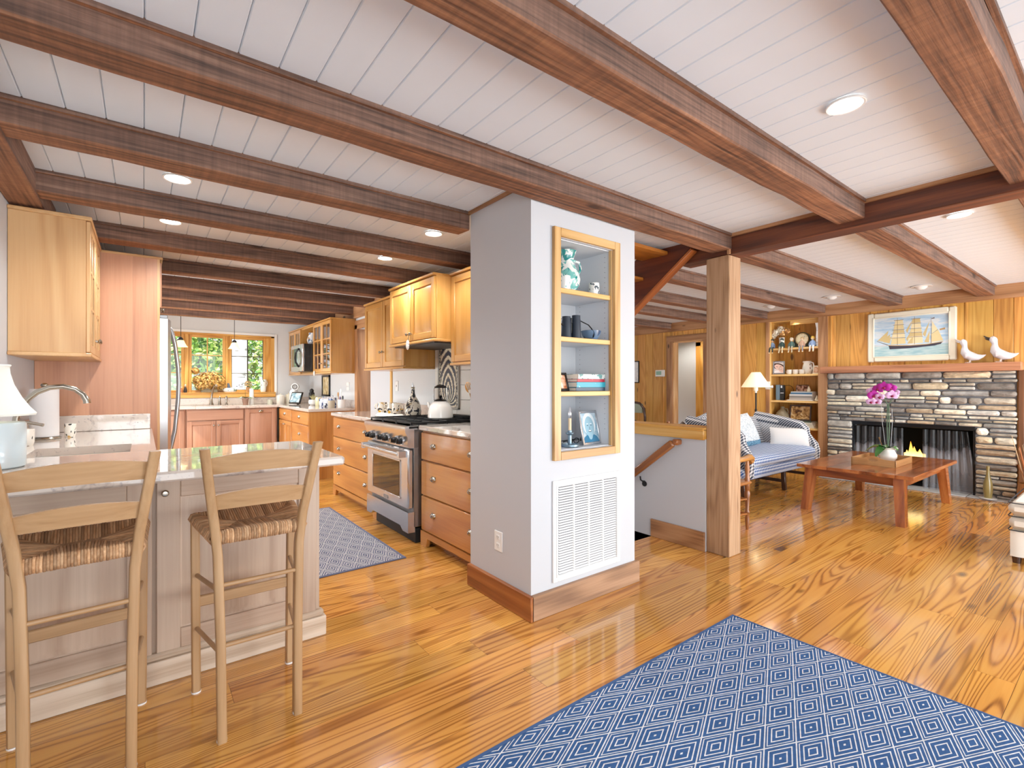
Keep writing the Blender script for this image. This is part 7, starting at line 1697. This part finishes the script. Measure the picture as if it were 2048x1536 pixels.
mb = MB(); mb.tube([(PX, PY-.02, ZP+.12), (PX+.0, PY-.035, ZP+.4), (PX+.01, PY-.03, ZP+.55)], .002, 5); mb.tube([(PX, PY+.02, ZP+.12), (PX, PY+.05, ZP+.4), (PX-.01, PY+.06, ZP+.62)], .002, 5); build(mb, 'support_stake', flat('stake_grey', '#b9bfc4', .5), op)
mb = MB(); mb.tube([(PX, PY+.03, ZP+.1), (PX-.02, PY+.06, ZP+.2), (PX-.02, PY+.075, ZP+.25)], [.004, .004, .009], 6); build(mb, 'dry_bud', MC['dry_stem'], op)
MAG, PIN, THR = flat('orchid_magenta', '#b8219c', .5), flat('orchid_pink', '#e3b4e2', .5), flat('orchid_throat', '#8c1440', .5)
FLW = [(6.16, 1.72, 1.235, .062, MAG), (6.15, 1.665, 1.255, .062, MAG), (6.17, 1.615, 1.245, .055, MAG), (6.15, 1.755, 1.165, .06, MAG), (6.16, 1.60, 1.17, .058, PIN), (6.18, 1.585, 1.20, .05, PIN), (6.14, 1.70, 1.155, .045, PIN), (6.17, 1.785, 1.10, .048, PIN), (6.19, 1.74, 1.10, .045, PIN), (6.2, 1.79, 1.21, .05, PIN)]
for x, y, z, r, mt in FLW:
    n_ = Vector((-1, rr.uniform(-.3, .3), rr.uniform(-.15, .25))).normalized(); u = n_.cross(Vector((0, 0, 1))).normalized(); v_ = u.cross(n_)
    mb = MB()
    for ang_, L, W_ in ((90, 1, .62), (210, .95, .6), (330, .95, .6), (10, 1.05, 1.0), (170, 1.05, 1.0)):
        a0 = radians(ang_); d = u*cos(a0)+v_*sin(a0); e = n_.cross(d)
        mb.grid(lambda p, q_: Vector((x, y, z))+d*(r*L*p)+e*(r*W_*(q_-.5)*sin(pi*min(1, .12+.88*p))**.6*1.1)+n_*(.012*sin(pi*p)-.004), 6, 4)
    f_ = build(mb, 'flower', mt, op, ang=80)
    mb = MB(); mb.ell(Vector((x, y, z))+n_*.012-v_*.008, .011, .014, .012, 8, 6); build(mb, 'lip', THR, f_)
# ------------------------------------------------------------------ right edge: cream ottoman chair, vase, basket
c = thing('slipcovered_armchair', 'cream slipcovered armchair with dark piping at the right edge', 'armchair', (5.35, .2, 0))
CREAM = flat('cream_slipcover', '#e6e0d3', .95, bump=.25, bs=120, var=.04); PIPE = flat('dark_piping', '#2b2d33', .8)
mb = MB(); mb.box((4.97, -.25, .055), (5.75, .60, .235), .012); mb.grid(lambda u, v: (4.968-.006*sin(u*40), .60-.85*u, .05+.18*v), 40, 4, flip=True); build(mb, 'skirt', CREAM, c)
mb = MB(); mb.box((4.962, -.24, .238), (5.75, .608, .335), .03); build(mb, 'lower_cushion', CREAM, c); mb = MB(); mb.box((4.955, -.24, .34), (5.75, .612, .44), .035); build(mb, 'seat_cushion', CREAM, c)
for z in (.237, .337, .432):
    mb = MB(); x_, y_ = 4.957, .612; mb.tube([(5.75, y_, z), (4.99, y_, z), (4.965, y_-.008, z), (x_, y_-.03, z), (x_, -.23, z)], .0036, 6); build(mb, 'piping', PIPE, c)
for x, y in ((5.0, .57), (5.7, .57), (5.0, -.2), (5.7, -.2)): mb = MB(); mb.cyl((x, y, 0), .022, .06, 12, r2=.028); build(mb, 'foot', DKWOOD, c)
mb = MB(); mb.box((5.62, -.25, .235), (5.82, .6, .85), .06); build(mb, 'backrest', CREAM, c)
v = thing('bottle_vase', 'tall slim olive bottle vase on a pale dish beside the hearth', 'vase', (7.47, 1.075, .012)); mb = MB(); mb.lathe([(0, .012), (.03, .012), (.034, .03), (.042, .11), (.038, .19), (.018, .27), (.013, .33), (.016, .375), (.012, .375), (.009, .33), (0, .3)], (7.47, 1.075, 0), 20); build(mb, 'bottle', flat('olive_glaze', '#8a7a45', .3, coat=.3, var=.2), v)
mb = MB(); mb.lathe([(0, 0), (.05, 0), (.075, .006), (.076, .011), (.045, .012), (0, .0115)], (7.47, 1.075, .0125), 22); build(mb, 'dish', CERAM, v)
bs = thing('dried_reed_bundle', 'tall bundle of dried reeds and grasses in a basket right of the fireplace', 'dried plants', (7.40, .72, 0))
mb = MB(); mb.lathe([(0, 0), (.10, 0), (.12, .04), (.125, .16), (.11, .24), (.105, .24), (.115, .16), (0, .16)], (7.40, .72, 0), 20); build(mb, 'basket', wood('basket_weave', '#a8723c', '#8a5a2c', '#5a3818', .8, .3, 12, 12, bump=.5), bs)
REED = [flat('reed_tan', '#c9ac84', .9), flat('reed_red', '#a8643c', .9), flat('reed_grey', '#a39a90', .9)]
for i in range(34):
    a0 = rr.random()*6.28; r0 = rr.uniform(.0, .07); r1 = rr.uniform(.02, .17); h = rr.uniform(.45, .78); mb = MB(); b0 = Vector((7.40+r0*cos(a0), .72+r0*sin(a0), .17)); t0 = Vector((7.40+r1*cos(a0), .72+r1*sin(a0), h))
    th_ = rr.choice((.003, .004, .006, .010)); mb.tube([b0, b0.lerp(t0, .5)+Vector((0, 0, .01)), t0], [th_, th_, th_*.4], 6); build(mb, 'reed', REED[i % 3], bs)
ch = thing('side_chair', 'dark framed chair with grey green upholstered back by the cedar wall', 'chair', (7.2, 5.75, 0))
mb = MB()
for x, y in ((7.0, 5.5), (7.42, 5.5), (7.0, 5.98), (7.42, 5.98)): mb.bar((x, y, 0), (x, y, .44), .036, .036, .004, up=(0, 1, 0))
mb = MB()
for x, y in ((6.98, 5.46), (7.42, 5.46), (6.98, 5.98), (7.42, 5.98)): m2 = MB(); m2.bar((x, y, 0), (x, y, .44), .036, .036, .004, up=(0, 1, 0)); build(m2, 'leg', DKWOOD, ch)
mb = MB(); mb.box((6.94, 5.44, .42), (7.46, 6.0, .49), .02); build(mb, 'seat', flat('sage_upholstery', '#8f9a8a', .9), ch)
mb = MB(); arc = [(7.02, 5.36+.05*0, .52), (7.0, 5.34, .7), (7.0, 5.36, .86), (7.0, 5.45, .95), (7.0, 5.72, .985), (7.0, 5.98, .95), (7.0, 6.08, .86), (7.02, 6.08, .52)]; mb.tube(arc, .022, 10); build(mb, 'back_frame', DKWOOD, ch)
mb = MB(); mb.grid(lambda u, v: (6.995-.02*sin(pi*u)*sin(pi*v), 5.40+.64*u, .78+.16*v+.03*sin(pi*u)*v), 12, 5); mb.grid(lambda u, v: (7.02, 5.40+.64*u, .78+.16*v+.03*sin(pi*u)*v), 12, 5, flip=True); build(mb, 'back_pad', flat('sage_upholstery', '#8f9a8a', .9), ch, ang=80)
mb = MB(); mb.tube([(7.02, 5.36, .55), (7.0, 5.6, .66), (7.0, 5.72, .76)], .014, 8); mb.tube([(7.02, 6.08, .55), (7.0, 5.84, .66), (7.0, 5.72, .76)], .014, 8); build(mb, 'back_splat', DKWOOD, ch)
# ------------------------------------------------------------------ light
area('window_light_south', (1.0, -2.9, .9), (1.5, 2.4, 2.0), 5.2, 1.7, 55, (.88, .95, 1))  # lamp in place of unseen windows, aimed up to brighten the ceiling
area('window_light_east', (5.6, -2.8, .9), (6.0, 3.0, 2.1), 3.2, 1.7, 215, (.88, .95, 1))  # stands in for unseen windows, set low to lift the living room ceiling
area('kitchen_fill_west', (-1.5, 7.1, .7), (1.2, 6.7, 2.2), 2.4, 1.6, 115, (.86, .94, 1))  # added lamp outside the unseen door, aimed up to fill the kitchen
area('pillar_fill_west', (-.5, -1.3, 1.5), (1.7, 2.3, 1.3), 1.8, 1.7, 42, (.95, .98, 1))  # added lamp with no window behind it, brightens the pillar's left face
area('kitchen_fill_north', (1.0, 11.6, 4.2), (1.0, 8.4, .9), 3.5, 2.2, 300, (.95, .98, 1))  # added lamp out of view, boosts the light through the sink window
E_ = [10, 22, 34, 38, 34, 40, 48, 42, 36, 24, 26, 28, 50]
for (x, y_), e_ in zip(LAMPS, E_): spot('downlight', (x, y_, 2.355), e_, (.97, .97, .95))
spot('corridor_fill', (8.2, 5.4, 2.3), 30, (1, .93, .8)); spot('stair_fill', (2.98, 4.6, 2.3), 22, (1, .95, .88)); spot('stairwell_fill', (2.75, 3.3, 2.0), 34, (.95, .98, 1), 160); spot('hall_light', (2.95, 6.3, 2.3), 18, (1, .95, .88))  # corridor and stair spots have no fixtures, added to brighten dark parts
spot('bookshelf_light', (7.70, 3.15, 2.2), 9, (1, .86, .62), 150, .03)
for x in (1.155, .45): spot('pendant_glow', (x, 8.8, 1.84), 12, (1, .88, .68), 140, .03)
l = bpy.data.lights.new('sun', 'SUN'); l.energy = 9; l.angle = .02; l.color = (1, .95, .85)
o = bpy.data.objects.new('sun', l); COL.objects.link(o); o.rotation_euler = Vector((.7, .35, -.75)).to_track_quat('-Z', 'Y').to_euler()
